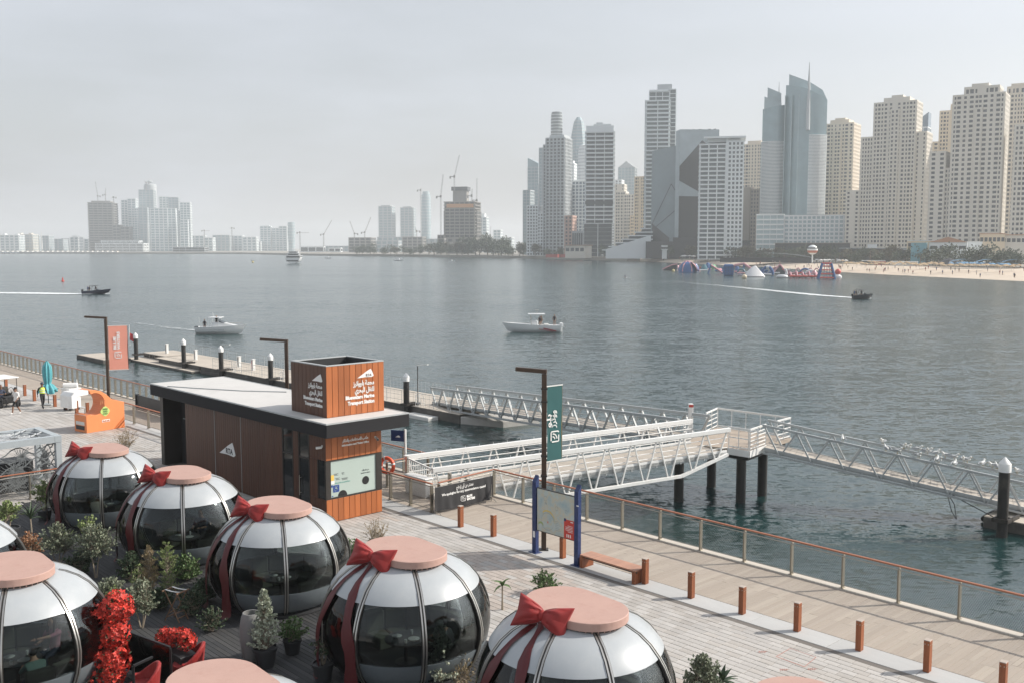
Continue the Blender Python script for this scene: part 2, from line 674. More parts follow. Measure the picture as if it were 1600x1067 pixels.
# dark timber deck of the dome terrace
TD = [mat('terrace_timber', c, 0.7, var=0.2, scale=2, stretch=(0.6, 5, 1), obj=0.16, island=0.16, bump=0.2, bscale=30) for c in ((0.045, 0.046, 0.048), (0.054, 0.054, 0.054), (0.037, 0.038, 0.040))]
cells = []
v = 3.6
while v < 17.15:
    u = -43.5 + rnd.uniform(-2.5, 0)
    while u < -3.0:
        a, b_ = max(u, -43.5), min(u + 3.6, -2.7)
        if b_ - a > .3: cells.append(((a + b_) / 2, v + 0.07, b_ - a, 0.14, rnd.randrange(3), rnd.uniform(-0.002, 0.002)))
        u += 3.6
    v += 0.14
terr = MB()
terr.box(-43.55, 3.57, -0.0118, -2.65, 17.29, -0.009)
terr = setting(terr.build('terrace_deck', M['black'], rz=QA), 'dark timber terrace the dining domes stand on')
pieces(cells, 'deck_board', [unit_piece('deck_board', 3.6, .14, m, 0.004) for m in TD], terr, 'deck_boards', TD, pick=lambda c: 7 < c[1] < 13.2 and -40 < c[0] < -15)
# ---------------------------------------------------------------- lettering
AR = {'ا': (0xFE8D, 0), 'أ': (0xFE83, 0), 'إ': (0xFE87, 0), 'آ': (0xFE81, 0), 'ب': (0xFE8F, 1), 'ة': (0xFE93, 0), 'ت': (0xFE95, 1), 'ج': (0xFE9D, 1), 'ح': (0xFEA1, 1), 'خ': (0xFEA5, 1), 'د': (0xFEA9, 0), 'ذ': (0xFEAB, 0),
      'ر': (0xFEAD, 0), 'ز': (0xFEAF, 0), 'س': (0xFEB1, 1), 'ش': (0xFEB5, 1), 'ص': (0xFEB9, 1), 'ض': (0xFEBD, 1), 'ط': (0xFEC1, 1), 'ع': (0xFEC9, 1), 'غ': (0xFECD, 1), 'ف': (0xFED1, 1), 'ق': (0xFED5, 1), 'ك': (0xFED9, 1), 'ل': (0xFEDD, 1), 'م': (0xFEE1, 1),
      'ن': (0xFEE5, 1), 'ه': (0xFEE9, 1), 'و': (0xFEED, 0), 'ي': (0xFEF1, 1), 'ئ': (0xFE89, 1), 'ء': (0xFE80, -1)}


def arabic(s):
    """joined letter forms, set right to left"""
    words = []
    for w in s.split(' '):
        out = []
        for i, ch in enumerate(w):
            base, dual = AR[ch]
            pj = i > 0 and AR[w[i - 1]][1] == 1 and dual >= 0
            nj = i < len(w) - 1 and dual == 1 and AR[w[i + 1]][1] >= 0
            k = (3 if pj and nj else 2 if nj else 1 if pj else 0)
            out.append(chr(base + k))
        words.append(''.join(reversed(out)))
    return ' '.join(reversed(words))


DG = {}


def text(body, size, parent, pos, xd, yd, m, name='lettering', align='LEFT', bold=0.0, thick=0.006, width=None):
    c = bpy.data.curves.new(name, 'FONT')
    c.body = body
    c.size = size
    c.align_x = align
    c.resolution_u = 2
    c.extrude = thick / 2
    c.offset = bold
    t = bpy.data.objects.new(name, c)
    COL.objects.link(t)
    bpy.context.view_layer.update()
    me = bpy.data.meshes.new_from_object(t.evaluated_get(bpy.context.evaluated_depsgraph_get()))
    bpy.data.objects.remove(t)
    me.materials.clear()
    me.materials.append(m)
    sx = 1.0
    if width:
        xs = [v.co.x for v in me.vertices]
        sx = width / max(1e-6, max(xs) - min(xs))
    xd, yd = Vector(xd).normalized(), Vector(yd).normalized()
    nn = xd.cross(yd)
    mt = Matrix(((xd.x * sx, yd.x, nn.x, pos[0] + nn.x * thick), (xd.y * sx, yd.y, nn.y, pos[1] + nn.y * thick), (xd.z * sx, yd.z, nn.z, pos[2] + nn.z * thick), (0, 0, 0, 1)))
    me.transform(mt)
    return put(name, me, parent)


TXT = mat('white_print', (0.78, 0.78, 0.76), 0.5)
TXTD = mat('dark_print', (0.05, 0.05, 0.055), 0.5)
PZ = Vector((0, 0, 1))

# ---------------------------------------------------------------- ticket kiosk
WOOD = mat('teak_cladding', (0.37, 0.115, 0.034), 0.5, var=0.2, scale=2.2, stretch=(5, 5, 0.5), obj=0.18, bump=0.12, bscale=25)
WOODD = mat('shaded_teak_cladding', (0.085, 0.033, 0.017), 0.5, var=0.2, scale=2.2, stretch=(5, 5, 0.5), obj=0.14, bump=0.12, bscale=25)  # same teak as WOOD, darkened to paint in the shade of the sunless faces
GLD = mat('dark_glass', (0.012, 0.016, 0.018), 0.06, spec=0.8)
ROOF = mat('roof_membrane', (0.56, 0.55, 0.53), 0.75, var=0.06, scale=1.2, stain=(0.40, 0.39, 0.37), stain_amt=0.5, stain_scale=0.5)
k = thing('ticket_kiosk', 'timber clad ticket kiosk with pale flat roof and square sign box', 'kiosk', W(-31.95, 20.45), QA)
q = MB()
q.box(-14.52, 0.9, 0, -11.9, 2.55, 3.45)
q.box(-11.9, 0.09, 0, -0.09, 2.55, 3.45)
q.build('wall', M['charcoal'], k)
q = MB()
q.box(-14.6, 0.0, 0, -14.25, 0.9, 3.45)
q.box(-14.6, 0.9, 0, -14.52, 2.6, 3.45)
q.box(-14.25, 0.0, 3.3, -11.9, 0.9, 3.45)
q.build('porch_frame', M['dark_metal'], k, bevel=0.01)
q = MB()
q.box(-13.15, 0.86, 0.02, -13.1, 0.9, 3.3)
q.box(-14.0, 0.87, 2.2, -12.0, 0.9, 2.25)
q.build('porch_mullion', M['grey_metal'], k)


def planks(x0, x1, z0, z1, n, face, m, par, off=0.0, depth=0.085):
    w = (x1 - x0) / n
    g = 0.007
    q = MB()
    b = min(0.006, depth / 4)
    q.add([(g, -depth, 0), (w - g, -depth, 0), (w - g, 0, 0), (g, 0, 0), (g, -depth, z1 - z0), (w - g, -depth, z1 - z0), (w - g, 0, z1 - z0), (g, 0, z1 - z0)],
          [(0, 3, 2, 1), (4, 5, 6, 7), (0, 1, 5, 4), (1, 2, 6, 5), (2, 3, 7, 6), (3, 0, 4, 7)])
    me = q.mesh('plank', m, bevel=b)
    for i in range(n):
        o = put('plank', me, par)
        if face == 'L':
            o.location = (x0 + i * w, off + depth, z0)
        elif face == 'R':
            o.location = (off - depth, x0 + i * w, z0)
            o.rotation_euler = (0, 0, math.pi / 2)
        elif face == 'B':
            o.location = (x0 + (i + 1) * w, off - depth, z0)
            o.rotation_euler = (0, 0, math.pi)
        else:
            o.location = (off + depth, x0 + (i + 1) * w, z0)
            o.rotation_euler = (0, 0, -math.pi / 2)


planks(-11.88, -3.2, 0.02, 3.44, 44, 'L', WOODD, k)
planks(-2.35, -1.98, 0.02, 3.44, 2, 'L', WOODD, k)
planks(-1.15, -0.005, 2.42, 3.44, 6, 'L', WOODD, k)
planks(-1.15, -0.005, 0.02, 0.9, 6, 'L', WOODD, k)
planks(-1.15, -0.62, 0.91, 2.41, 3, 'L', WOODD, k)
for a, b_ in ((-3.19, -2.37), (-1.96, -1.17)):
    q = MB()
    q.box(a, 0.03, 0.08, b_, 0.07, 3.42)
    p = q.build('glass_door' if a > -3 else 'window', GLD, k)
    q = MB()
    for x in (a, b_ - 0.05): q.box(x, 0.0, 0.02, x + 0.05, 0.085, 3.44)
    q.box(a + .05, 0.0, 0.02, b_ - .05, 0.085, 0.08)
    q.box(a + .05, 0.005, 2.3, b_ - .05, 0.08, 2.36)
    q.build('frame', M['dark_metal'], p)
    if a > -3:
        q = MB()
        q.tube((a + .12, -0.05, 0.8), (a + .12, -0.05, 1.6), 0.016)
        q.bar((a + .12, -.05, .9), (a + .12, .04, .9), .02)
        q.bar((a + .12, -.05, 1.5), (a + .12, .04, 1.5), .02)
        q.build('handle', M['steel'], p)
for x in (-8.96, -6.58):
    q = MB()
    q.box(x - 0.012, -0.012, 0.02, x + 0.012, -0.001, 3.44)
    q.build('door_seam', M['grey_metal'], k)
# corner ticket window
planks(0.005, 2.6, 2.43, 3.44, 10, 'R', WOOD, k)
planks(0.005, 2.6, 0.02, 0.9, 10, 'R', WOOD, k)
q = MB()
q.box(-0.55, 0.02, 0.92, -0.02, 0.06, 2.4)
q.build('side_pane', GLD, k)
q = MB()
for (x0, y0, x1, y1) in ((-0.61, 0.0, -0.55, .085), (-0.09, 0.0, -0.0, 0.22), (-0.085, 2.33, 0.0, 2.6)):
    q.box(x0, y0, 0.91, x1, y1, 2.42)
q.box(-0.085, .22, 0.91, -0.002, 2.33, 0.97)
q.box(-0.085, .22, 2.38, -0.002, 2.33, 2.42)
q.build('window_frame', M['dark_metal'], k)
q = MB()
q.box(-0.075, 0.22, 0.97, -0.04, 2.33, 2.38)
tw = q.build('ticket_window', mat('frosted_window', (0.42, 0.50, 0.46), 0.18, coat=0.4), k)


def disc(cy, cz, r, a0=0.0, a1=2 * math.pi, nm='speak_hole', m=None):
    pts = [(cy + r * math.cos(a0 + (a1 - a0) * i / 20), cz + r * math.sin(a0 + (a1 - a0) * i / 20)) for i in range(20 if a1 - a0 > 6.2 else 21)]
    q = MB()
    q.slab(pts, (-0.039, 0, 0), (0, 1, 0), (0, 0, 1), 0.004)
    return q.build(nm, m or M['black'], tw)


disc(1.84, 1.40, 0.165)
disc(0.76, 0.972, 0.21, 0, math.pi, 'pay_slot')
q = MB()
q.box(-0.039, 0.235, 1.62, -0.036, 0.38, 1.84)
q.build('sticker', mat('yellow_sticker', (0.75, 0.50, 0.10), 0.5), tw)
q = MB()
q.box(-0.039, 0.235, 1.49, -0.036, 0.40, 1.61)
q.build('sticker', TXT, tw)
BLU = mat('blue_print', (0.03, 0.07, 0.26), 0.5)
rx = (0, 1, 0)
text('\u267F', 0.27, tw, (-0.038, 0.30, 1.20), rx, PZ, BLU, 'access_symbol')
q = MB()
q.box(-0.039, 0.235, 1.36, -0.036, 0.32, 1.45)
q.box(-0.039, 0.27, 0.99, -0.036, 0.34, 1.03)
q.build('sticker', BLU, tw)
for (y, z, s, w_) in ((0.36, 1.86, 0.09, 0.22), (0.72, 1.86, 0.09, 0.14), (0.44, 1.68, 0.07, 0.2), (0.72, 1.64, 0.07, 0.3)):
    q = MB()
    for i in range(3):
        q.box(-0.039, y + i * 0.012, z - i * 0.03, -0.037, y + w_ - (i % 2) * 0.05, z - i * 0.03 + 0.014)
    q.build('small_print', TXTD, tw)
text('Nol cards accepted here', 0.07, tw, (-0.038, 0.42, 1.48), rx, PZ, mat('green_print', (0.12, 0.42, 0.36), 0.5), 'small_print')
text(arabic('من فضلك'), 0.08, tw, (-0.038, 1.84, 1.80), rx, PZ, TXTD, 'small_print', 'CENTER')
text('Speak here please', 0.06, tw, (-0.038, 1.84, 1.69), rx, PZ, TXTD, 'small_print', 'CENTER')
text(arabic('مكتب الاستعلامات والتذاكر'), 0.155, k, (0.0, 1.36, 3.06), rx, PZ, TXT, 'lettering', 'CENTER', 0.006, width=1.2)
text('Information and Ticket Office', 0.105, k, (0.0, 1.36, 2.90), rx, PZ, TXT, 'lettering', 'CENTER', 0.004, width=1.26)


def camera_unit(par, p, d):
    q = MB()
    p, d = Vector(p), Vector(d).normalized()
    q.tube(p, p + d * 0.02, 0.05, n=10)
    q.tube(p + d * .02, p + d * 0.12 - PZ * .03, 0.02)
    e = d + Vector((0.25, -0.5, -0.25)) if abs(d.x) > .5 else d + Vector((-0.9, 0, -0.15))
    e.normalize()
    s_ = p + d * .12 - PZ * .04
    q.tube(s_ - e * .08, s_ + e * .14, 0.05, n=10)
    q.m = 1
    q.tube(s_ + e * .14, s_ + e * .145, 0.042, n=10)
    return q.build('security_camera', [M['offwhite'], M['black']], par, smooth=True)


camera_unit(k, (0.0, 2.3, 3.06), (1, 0, 0))
camera_unit(k, (-0.22, 0.0, 2.98), (0, -1, 0))
# roof slab with dark fascia
q = MB()
q.box(-14.62, -0.45, 3.46, 0.78, 3.40, 3.96)
rf = q.build('roof', mat('fascia_dark', (.022, .022, .024), .8, var=.1, spec=.25), k, bevel=0.012)
q = MB()
q.box(-14.55, -0.38, 3.961, 0.71, 3.33, 4.0)
q.build('roof_membrane', ROOF, rf)
q = MB()
q.box(-14.62, -0.45, 3.962, 0.78, -0.385, 4.012)
q.box(-14.62, 3.335, 3.962, 0.78, 3.40, 4.012)
q.box(-14.62, -0.384, 3.962, -14.555, 3.334, 4.012)
q.box(0.715, -0.384, 3.962, 0.78, 3.334, 4.012)
q.build('roof_edging', M['grey_metal'], rf)
q = MB()
q.path([(-13.0, -0.3, 4.02), (-11.6, 0.3, 4.02), (-9.2, 1.5, 4.02), (-7.5, 2.8, 4.02)], 0.025, 6)
q.build('roof_cable', M['grey_metal'], rf)
# sign box on the roof: four clad walls round an open top
bx = MB()
x0, x1, y0, y1, z0, z1 = -2.9, -0.34, 0.3, 3.0, 4.0, 6.02
t = 0.12
for (a, b_, c_, d_) in ((x0 + .03, y0 + .03, x1 - .03, y0 + t), (x0 + .03, y1 - t, x1 - .03, y1 - .03), (x0 + .03, y0 + t + .001, x0 + t, y1 - t - .001), (x1 - t, y0 + t + .001, x1 - .03, y1 - t - .001)):
    bx.box(a, b_, 4.005, c_, d_, 5.97)
sb = bx.build('sign_box', M['charcoal'], k)
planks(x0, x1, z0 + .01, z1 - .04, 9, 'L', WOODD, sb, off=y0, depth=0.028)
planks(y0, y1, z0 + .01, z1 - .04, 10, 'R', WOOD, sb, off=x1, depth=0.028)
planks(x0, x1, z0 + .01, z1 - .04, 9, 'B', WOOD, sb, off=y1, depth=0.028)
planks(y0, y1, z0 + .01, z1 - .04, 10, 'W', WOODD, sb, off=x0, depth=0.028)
q = MB()
q.box(x0 - .01, y0 - .01, z1 - .039, x1 + .01, y0 + .14, z1)
q.box(x0 - .01, y1 - .14, z1 - .039, x1 + .01, y1 + .01, z1)
q.box(x0 - .01, y0 + .141, z1 - .039, x0 + .14, y1 - .141, z1)
q.box(x1 - .14, y0 + .141, z1 - .039, x1 + .01, y1 - .141, z1)
q.build('coping', M['grey_metal'], sb, bevel=0.006)
q = MB()
q.box(x0 + .4, y0 + .9, 4.01, x1 - .5, y1 - .6, 5.3)
q.build('air_unit', M['dark_metal'], sb, bevel=0.02)


def rta_mark(par, o, ax, s, nm='logo'):
    """swept triangle emblem, s wide"""
    q = MB()
    q.slab([(0, 0), (0.55 * s, 0.30 * s), (0.82 * s, 0.42 * s), (0.90 * s, 0.30 * s), (s, 0.06 * s), (0.9 * s, 0.0), (0.5 * s, 0.02 * s)], o, ax, (0, 0, 1), 0.008)
    return q.build(nm, TXT, par)


ly = (1, 0, 0)
rta_mark(sb, (x1 + .002, y0 + 1.42, 5.42), rx, 0.78)
text('RTA', 0.15, sb, (x1 + .012, y0 + 1.82, 5.46), rx, PZ, WOODD, 'lettering', width=.26)
for (tx, sz, z, wd) in ((arabic('محطة بلوواترز'), 0.26, 5.13, 1.0), (arabic('للنقل البحري'), 0.26, 4.86, 0.92), ('Bluewaters Marine', 0.2, 4.62, 1.36), ('Transport Station', 0.2, 4.40, 1.26)):
    text(tx, sz, sb, (x1 + .002, y0 + 2.22, z), rx, PZ, TXT, 'lettering', 'RIGHT', 0.009, width=wd)
    text(tx, sz * .95, sb, (x1 - 0.28, y0 - .002, z - .02), ly, PZ, TXT, 'lettering', 'RIGHT', 0.009, width=wd)
rta_mark(sb, (x1 - 1.0, y0 - .002, 5.36), ly, 0.74)
rta_mark(k, (-8.55, -0.002, 1.48), ly, 1.45)
text('RTA', 0.32, k, (-7.95, -0.011, 1.57), ly, PZ, TXTD, 'lettering', 'LEFT', 0.01, width=0.62)

# ---------------------------------------------------------------- street lamps with banners
LAMP = mat('lamp_bronze', (0.075, 0.05, 0.035), 0.45, 0.4, var=0.15, scale=3)


def lamp(label, loc, h, arm_dir, arm):
    t = thing('street_lamp', label, 'street lamp', loc, 0, 'slim bronze street lamps along the promenade')
    q = MB()
    q.box(-.16, -.16, 0, .16, .16, .03)
    q.build('base_plate', M['dark_metal'], t, bevel=0.006)
    q = MB()
    q.box(-.085, -.085, .03, .085, .085, h - .17)
    q.build('pole', LAMP, t, bevel=0.01)
    a = Vector(arm_dir).normalized()
    q = MB()
    q.bar(a * -0.09 + Vector((0, 0, h - .09)), a * arm + Vector((0, 0, h - .02)), .17, .14)
    ar = q.build('arm', LAMP, t, bevel=0.01)
    q = MB()
    q.bar(a * (arm - .9) + Vector((0, 0, h - .113)), a * (arm - .06) + Vector((0, 0, h - .103)), .13, .02)
    q.build('led_panel', M['offwhite'], ar)
    return t


def water_logo(parent, o, ax, ay, s, m, name='logo'):
    """round-cornered square of curling wave bands"""
    q = MB()
    o, ax, ay = Vector(o), Vector(ax).normalized(), Vector(ay).normalized()
    nn = ax.cross(ay)

    def band(pts, w):
        for i in range(len(pts) - 1):
            p, r = Vector(pts[i]), Vector(pts[i + 1])
            d = (r - p).normalized() * (w * .12)
            a, b_ = p - d, r + d
            q.bar(o + ax * a.x + ay * a.y + nn * .004, o + ax * b_.x + ay * b_.y + nn * .004, w, 0.007, up=nn)
    w = s * .12
    band([(0, .12 * s), (0, .9 * s), (.08 * s, s), (.9 * s, s), (s, .9 * s)], w)
    band([(s, .62 * s), (s, .06 * s), (.92 * s, 0), (.12 * s, 0)], w)
    band([(.22 * s, .78 * s)] + [(.22 * s + .56 * s * math.sin(t), .22 * s + .56 * s * math.cos(t)) for t in (.25, .55, .85, 1.15, 1.45)], w)
    band([(.22 * s, .5 * s)] + [(.22 * s + .28 * s * math.sin(t), .22 * s + .28 * s * math.cos(t)) for t in (.4, .9, 1.4)], w)
    return q.build(name, m, parent)


def banner(t, side, w, z0, z1, col, edge):
    """hung from two arms of its lamp; side is a horizontal direction"""
    s = Vector(side).normalized()
    nn = Vector((s.y, -s.x, 0))                                       # faces the viewer's side of the walk
    for z in (z0 - .02, z1 + .02):
        q = MB()
        q.bar(s * .085 + Vector((0, 0, z)), s * (w + .16) + Vector((0, 0, z)), .035)
        q.build('bracket', M['offwhite'], t)

    def f(i, j):
        return s * (.13 + w * i) + Vector((0, 0, z0 + (z1 - z0) * j)) + nn * (.012 * math.sin(3.1 * i + 5 * j) * math.sin(math.pi * j))
    q = MB()
    q.surf(lambda i, j: f(i, j) + nn * .01, 6, 14)
    for j in (0, 1):
        q.bar(f(0, j), f(1, j), .03, .03)
    q.m = 1
    q.bar(f(1, 0), f(1, 1), .025, .03)
    b_ = q.build('banner', [col, edge], t, smooth=True)
    return b_, s, nn


L1 = lamp('bronze lamp post with green banner beside the map board', W(-23.95, 24.16), 6.36, W(-1, -.72), 1.0)
def backlit(nm, c):
    m = mat(nm, c, .6, var=.05)
    n, l = m.node_tree.nodes, m.node_tree.links
    tr = n.new('ShaderNodeBsdfTranslucent')
    tr.inputs[0].default_value = (*c, 1)
    mx_ = n.new('ShaderNodeMixShader')
    mx_.inputs[0].default_value = .25
    l.new(n['Principled BSDF'].outputs[0], mx_.inputs[1])
    l.new(tr.outputs[0], mx_.inputs[2])
    l.new(mx_.outputs[0], n['Material Output'].inputs[0])
    return m


bn, s, nn = banner(L1, W(.06, .97), .70, 3.12, 5.72, backlit('green_banner', (0.035, 0.125, 0.125)), mat('gold_edge', (.45, .33, .17), .5))
for (tx, off, wd, sz) in ((arabic('ووترز'), .52, .62, .30), (arabic('بلو'), .30, .48, .30)):
    text(tx, sz, bn, s * (off - .02) + nn * .03 + Vector((0, 0, 4.28)), (0, 0, 1), -s, TXT, 'lettering', 'LEFT', .005, width=wd)
water_logo(bn, s * .29 + nn * .034 + Vector((0, 0, 3.78)), s, PZ, .36, TXT)
q = MB()
for z in (2.6, 3.3, 5.2, 5.65): q.box(-.11, -.11, z, .11, .11, z + .06)
q.build('clamp', M['dark_metal'], L1)
L2 = lamp('bronze lamp post with salmon banner by the sea railing', W(-69.6, 26.9), 5.72, W(-1, -.80), 1.55)
bn, s, nn = banner(L2, W(.30, .90), 1.25, 2.02, 5.05, backlit('salmon_banner', (0.85, 0.36, 0.27)), M['dark_metal'])
for (tx, off, wd) in (('BLUE', .62, .88), ('WATERS', .86, 1.26)):
    text(tx, .25, bn, s * off + nn * .03 + Vector((0, 0, 3.42)), (0, 0, 1), -s, TXT, 'lettering', 'LEFT', .012, width=wd)
water_logo(bn, s * .52 + nn * .034 + Vector((0, 0, 2.82)), s, PZ, .42, TXT)
d_ = ray(447, 530)
f_ = 27.1 / (d_.x * VX + d_.y * VY)
L3 = lamp('bronze lamp post behind the kiosk, without a banner', Vector((d_.x * f_, d_.y * f_, 0)), CAM_H + d_.z * f_, W(-1, -.72), 1.45)

# ---------------------------------------------------------------- bollards
BW = mat('bollard_timber', (0.25, 0.078, 0.028), 0.5, var=0.25, scale=3, stretch=(4, 4, .6), obj=.15, bump=.2, bscale=30)
BT = mat('bollard_cap', (0.42, 0.36, 0.31), 0.7, var=.1)


def bollard(u, v, label, src=None):
    if src is not None: return dup(src, W(u, v), None, label)
    t = thing('bollard', label, 'bollard', W(u, v), QA + R(4), 'square timber bollards along the pale concrete band')
    q = MB()
    q.box(-.075, -.095, 0, .075, .095, .80)
    q.build('post', BW, t, bevel=.008)
    q = MB()
    q.box(-.075, -.095, .801, .075, .095, .82)
    q.build('cap', BT, t, bevel=.004)
    q = MB()
    for y in (-.045, .045): q.tube((-.0, y, .70), (.08, y, .70), .013, n=8)
    for y in (-.04, .04): q.tube((y, 0, .72), (y, -.1, .72), .013, n=8)
    q.build('bolt', M['steel'], t)
    return t


BL = ['timber bollard in front of the black apology banner', 'timber bollard just left of the map board', 'timber bollard standing right behind the map board', 'timber bollard touching the right end of the bench',
      'timber bollard next along from the bench', 'timber bollard second along from the bench', 'timber bollard third along from the bench',
      'timber bollard fourth along from the bench', 'timber bollard fifth along from the bench', 'timber bollard at the lower right corner of the walk']
b0 = bollard(-28.12, 23.9, BL[0])
for i, u in enumerate((-26.35, -22.85, -19.27, -17.5, -15.7, -13.92, -12.1, -10.3, -8.5)): bollard(u, 23.97, BL[i + 1], b0)
BLL = ['timber bollard partly hidden by the golf cart roof', 'timber bollard just right of the golf cart', 'timber bollard between the golf cart and the guard', 'timber bollard right of the teal umbrella', 'timber bollard left of the white cart', 'timber bollard before the white cart', 'timber bollard seen through the orange stand']
for i, (px, py) in enumerate(((10, 609), (39, 618), (54, 626), (86, 635), (102.5, 640), (120, 645), (137, 648))):
    p = G(px, py)
    bollard(*uv_of(p.x, p.y), BLL[i], b0)

# ---------------------------------------------------------------- railings
WIRE = mat('wire_steel', (0.33, 0.33, 0.31), 0.4, 0.7)


def fence(label, a, b_, n, h=1.18, net=.062, first=True, last=True, name='railing', group='railings of the promenade', wood=True, r=.0022, plate=(.045, .15)):
    """posts, wooden handrail, steel rails and a diamond cable net between two (u, v) points"""
    p0, p1 = W(*a), W(*b_)
    d = p1 - p0
    L = d.length
    t = thing(name, label, 'railing', p0, math.atan2(d.y, d.x), group)
    q = MB()
    q.box(-plate[0] / 2, -plate[1] / 2, .05, plate[0] / 2, plate[1] / 2, h - .075)
    q.box(-.07, -.10, .04, .07, .10, .062)
    pm = q.mesh('post', M['postmetal'], bevel=.006)
    for i in range(n + 1):
        if (i == 0 and not first) or (i == n and not last): continue
        o = put('post', pm, t)
        o.location = (L * i / n, 0, 0)
    q = MB()
    q.bar((-.04, 0, h - .02), (L + .04, 0, h - .02), .105, .042)
    q.build('handrail', M['rail_wood'] if wood else M['steel'], t, bevel=.012)
    q = MB()
    q.tube((0, -.07, h - .115), (L, -.07, h - .115), .018, n=8)
    q.tube((0, 0, .135), (L, 0, .135), .014, n=6)
    q.bar((0, 0, h - .05), (L, 0, h - .05), .05, .01)
    q.build('rail', M['steel'], t, smooth=True)
    if net:
        q = MB()
        z0, z1 = .14, h - .12
        H_ = z1 - z0
        x = -H_ * .6
        while x < L:
            for sgn in (1, -1):
                xa, xb = (x, x + H_ * .6)
                za, zb = (z0, z1) if sgn > 0 else (z1, z0)
                if xa < 0:
                    f = -xa / (xb - xa)
                    xa, za = 0, za + (zb - za) * f
                if xb > L:
                    f = (L - xa) / (xb - xa)
                    xb, zb = L, za + (zb - za) * f
                if xb - xa > .01: q.tube((xa, 0, za), (xb, 0, zb), r, n=3, cap=False)
            x += net
        stuff(q.build('cable_net', WIRE, t))
    return t


fence('long wood topped railing along the quay edge, right of the gangway', (-30.72, 27.98), (4.8, 27.98), 20)
fence('short railing on the walk behind the black apology banner', (-30.45, 24.75), (-30.72, 27.86), 2, last=False)
fence('railing between the kiosk corner and the black banner', (-34.6, 24.42), (-30.5, 24.42), 3, last=True)
fence('low railing on the walk between the kiosk and the orange stand', (-62.4, 24.0), (-46.0, 24.0), 8)
fence('sea railing of close set posts left of the lamp post', (-112.0, 27.98), (-57.4, 27.98), 52, net=.16, r=.003, h=1.22)
fence('short return railing at the end of the sea railing by the kiosk', (-57.3, 26.4), (-57.3, 27.9), 1, first=True, last=False)
fence('railing stub beside the orange lifebuoy', (-35.1, 25.6), (-35.1, 27.9), 2)
fence('quay railing behind the ticket kiosk', (-57.0, 27.98), (-35.2, 27.98), 12, net=.12)
fence('wood topped wire fence of the dome terrace beside the grey pavilion', (-43.7, 6.0), (-43.7, 17.2), 6, h=1.16, net=.09, r=.004)
q = MB()
q.box(-63.4, 26.28, .05, -57.5, 26.36, 1.02)
q.box(-63.4, 26.2, .05, -63.3, 26.44, 1.06)
q.box(-57.6, 26.2, .05, -57.5, 26.44, 1.06)
tag(q.build('hoarding', M['charcoal'], rz=QA, bevel=.01), 'low black hoarding on the walk behind the orange stand', 'hoarding')

# ---------------------------------------------------------------- map board
t = thing('map_board', 'map board on two dark blue posts with red corner panel', 'sign board', W(-23.94, 23.72), QA)
NAVY = mat('navy_paint', (0.012, 0.03, 0.115), 0.4, var=.15, stain=(.25, .27, .33), stain_amt=.15, stain_scale=4)
for x in (0, 1.98):
    q = MB()
    q.prism([(x - .09, -.06), (x + .09, -.06), (x + .09, .10), (x - .09, .10)], .02, [2.50, 2.50, 2.72, 2.72])
    q.box(x - .2, -.14, 0, x + .2, .16, .02)
    q.build('post', NAVY, t, bevel=.006)
q = MB()
q.box(.095, -.012, .80, 1.885, .05, 2.32)
fr = q.build('panel', M['charcoal'], t, bevel=.006)
mm = bpy.data.materials.new('map_print')
mm.use_nodes = True
n, l = mm.node_tree.nodes, mm.node_tree.links
b = n['Principled BSDF']
b.inputs['Roughness'].default_value = .25
tcn = n.new('ShaderNodeTexCoord')
z = n.new('ShaderNodeTexNoise')
z.inputs['Scale'].default_value = 2.4
z.inputs['Detail'].default_value = 3
ra = n.new('ShaderNodeValToRGB')
ra.color_ramp.interpolation = 'LINEAR'
for i, (p, c) in enumerate(((0.30, (.33, .43, .45)), (.46, (.45, .50, .47)), (.52, (.52, .49, .38)), (.6, (.45, .52, .50)), (.75, (.55, .56, .52)))):
    e = ra.color_ramp.elements[i] if i < 2 else ra.color_ramp.elements.new(p)
    e.position = p
    e.color = (*c, 1)
l.new(tcn.outputs['Object'], z.inputs['Vector'])
l.new(z.outputs['Fac'], ra.inputs[0])
l.new(ra.outputs[0], b.inputs['Base Color'])
q = MB()
q.box(.12, -.018, .83, 1.86, -.0125, 2.29)
mp_ = q.build('map_sheet', mm, fr)
q = MB()
q.box(1.40, -.023, .83, 1.86, -.0185, 1.47)
rp = q.build('notice', mat('red_print', (.55, .05, .035), .4), fr)
q = MB()
for i in range(5): q.box(1.47 + (.1 if i in (0, 4) else 0), -.026, 1.26 - i * .05, 1.80, -.0235, 1.275 - i * .05)
for i in range(3): q.box(1.52 + i * .08, -.026, .87, 1.56 + i * .08, -.0235, .98)
q.box(1.7, -.026, 1.40, 1.82, -.0235, 1.43)
q.build('lettering', TXT, fr)
q = MB()
q.box(1.40, -.026, 1.40, 1.49, -.0235, 1.50)
q.build('emblem', NAVY, fr)


def ring(cx, cz, r, w, a0, a1, m, y=-.0195):
    q = MB()
    k_ = 22
    pts = [(cx + r * math.cos(a0 + (a1 - a0) * i / k_), cz + r * math.sin(a0 + (a1 - a0) * i / k_)) for i in range(k_ + 1)]
    for i in range(k_): q.bar((pts[i][0], y, pts[i][1]), (pts[i + 1][0], y, pts[i + 1][1]), .004, w, up=(0, 1, 0)) if False else q.slab([(pts[i][0], pts[i][1] - w / 2), (pts[i + 1][0], pts[i + 1][1] - w / 2), (pts[i + 1][0], pts[i + 1][1] + w / 2), (pts[i][0], pts[i][1] + w / 2)], (0, y, 0), (1, 0, 0), (0, 0, 1), .002)
    return q.build('map_line', m, fr)


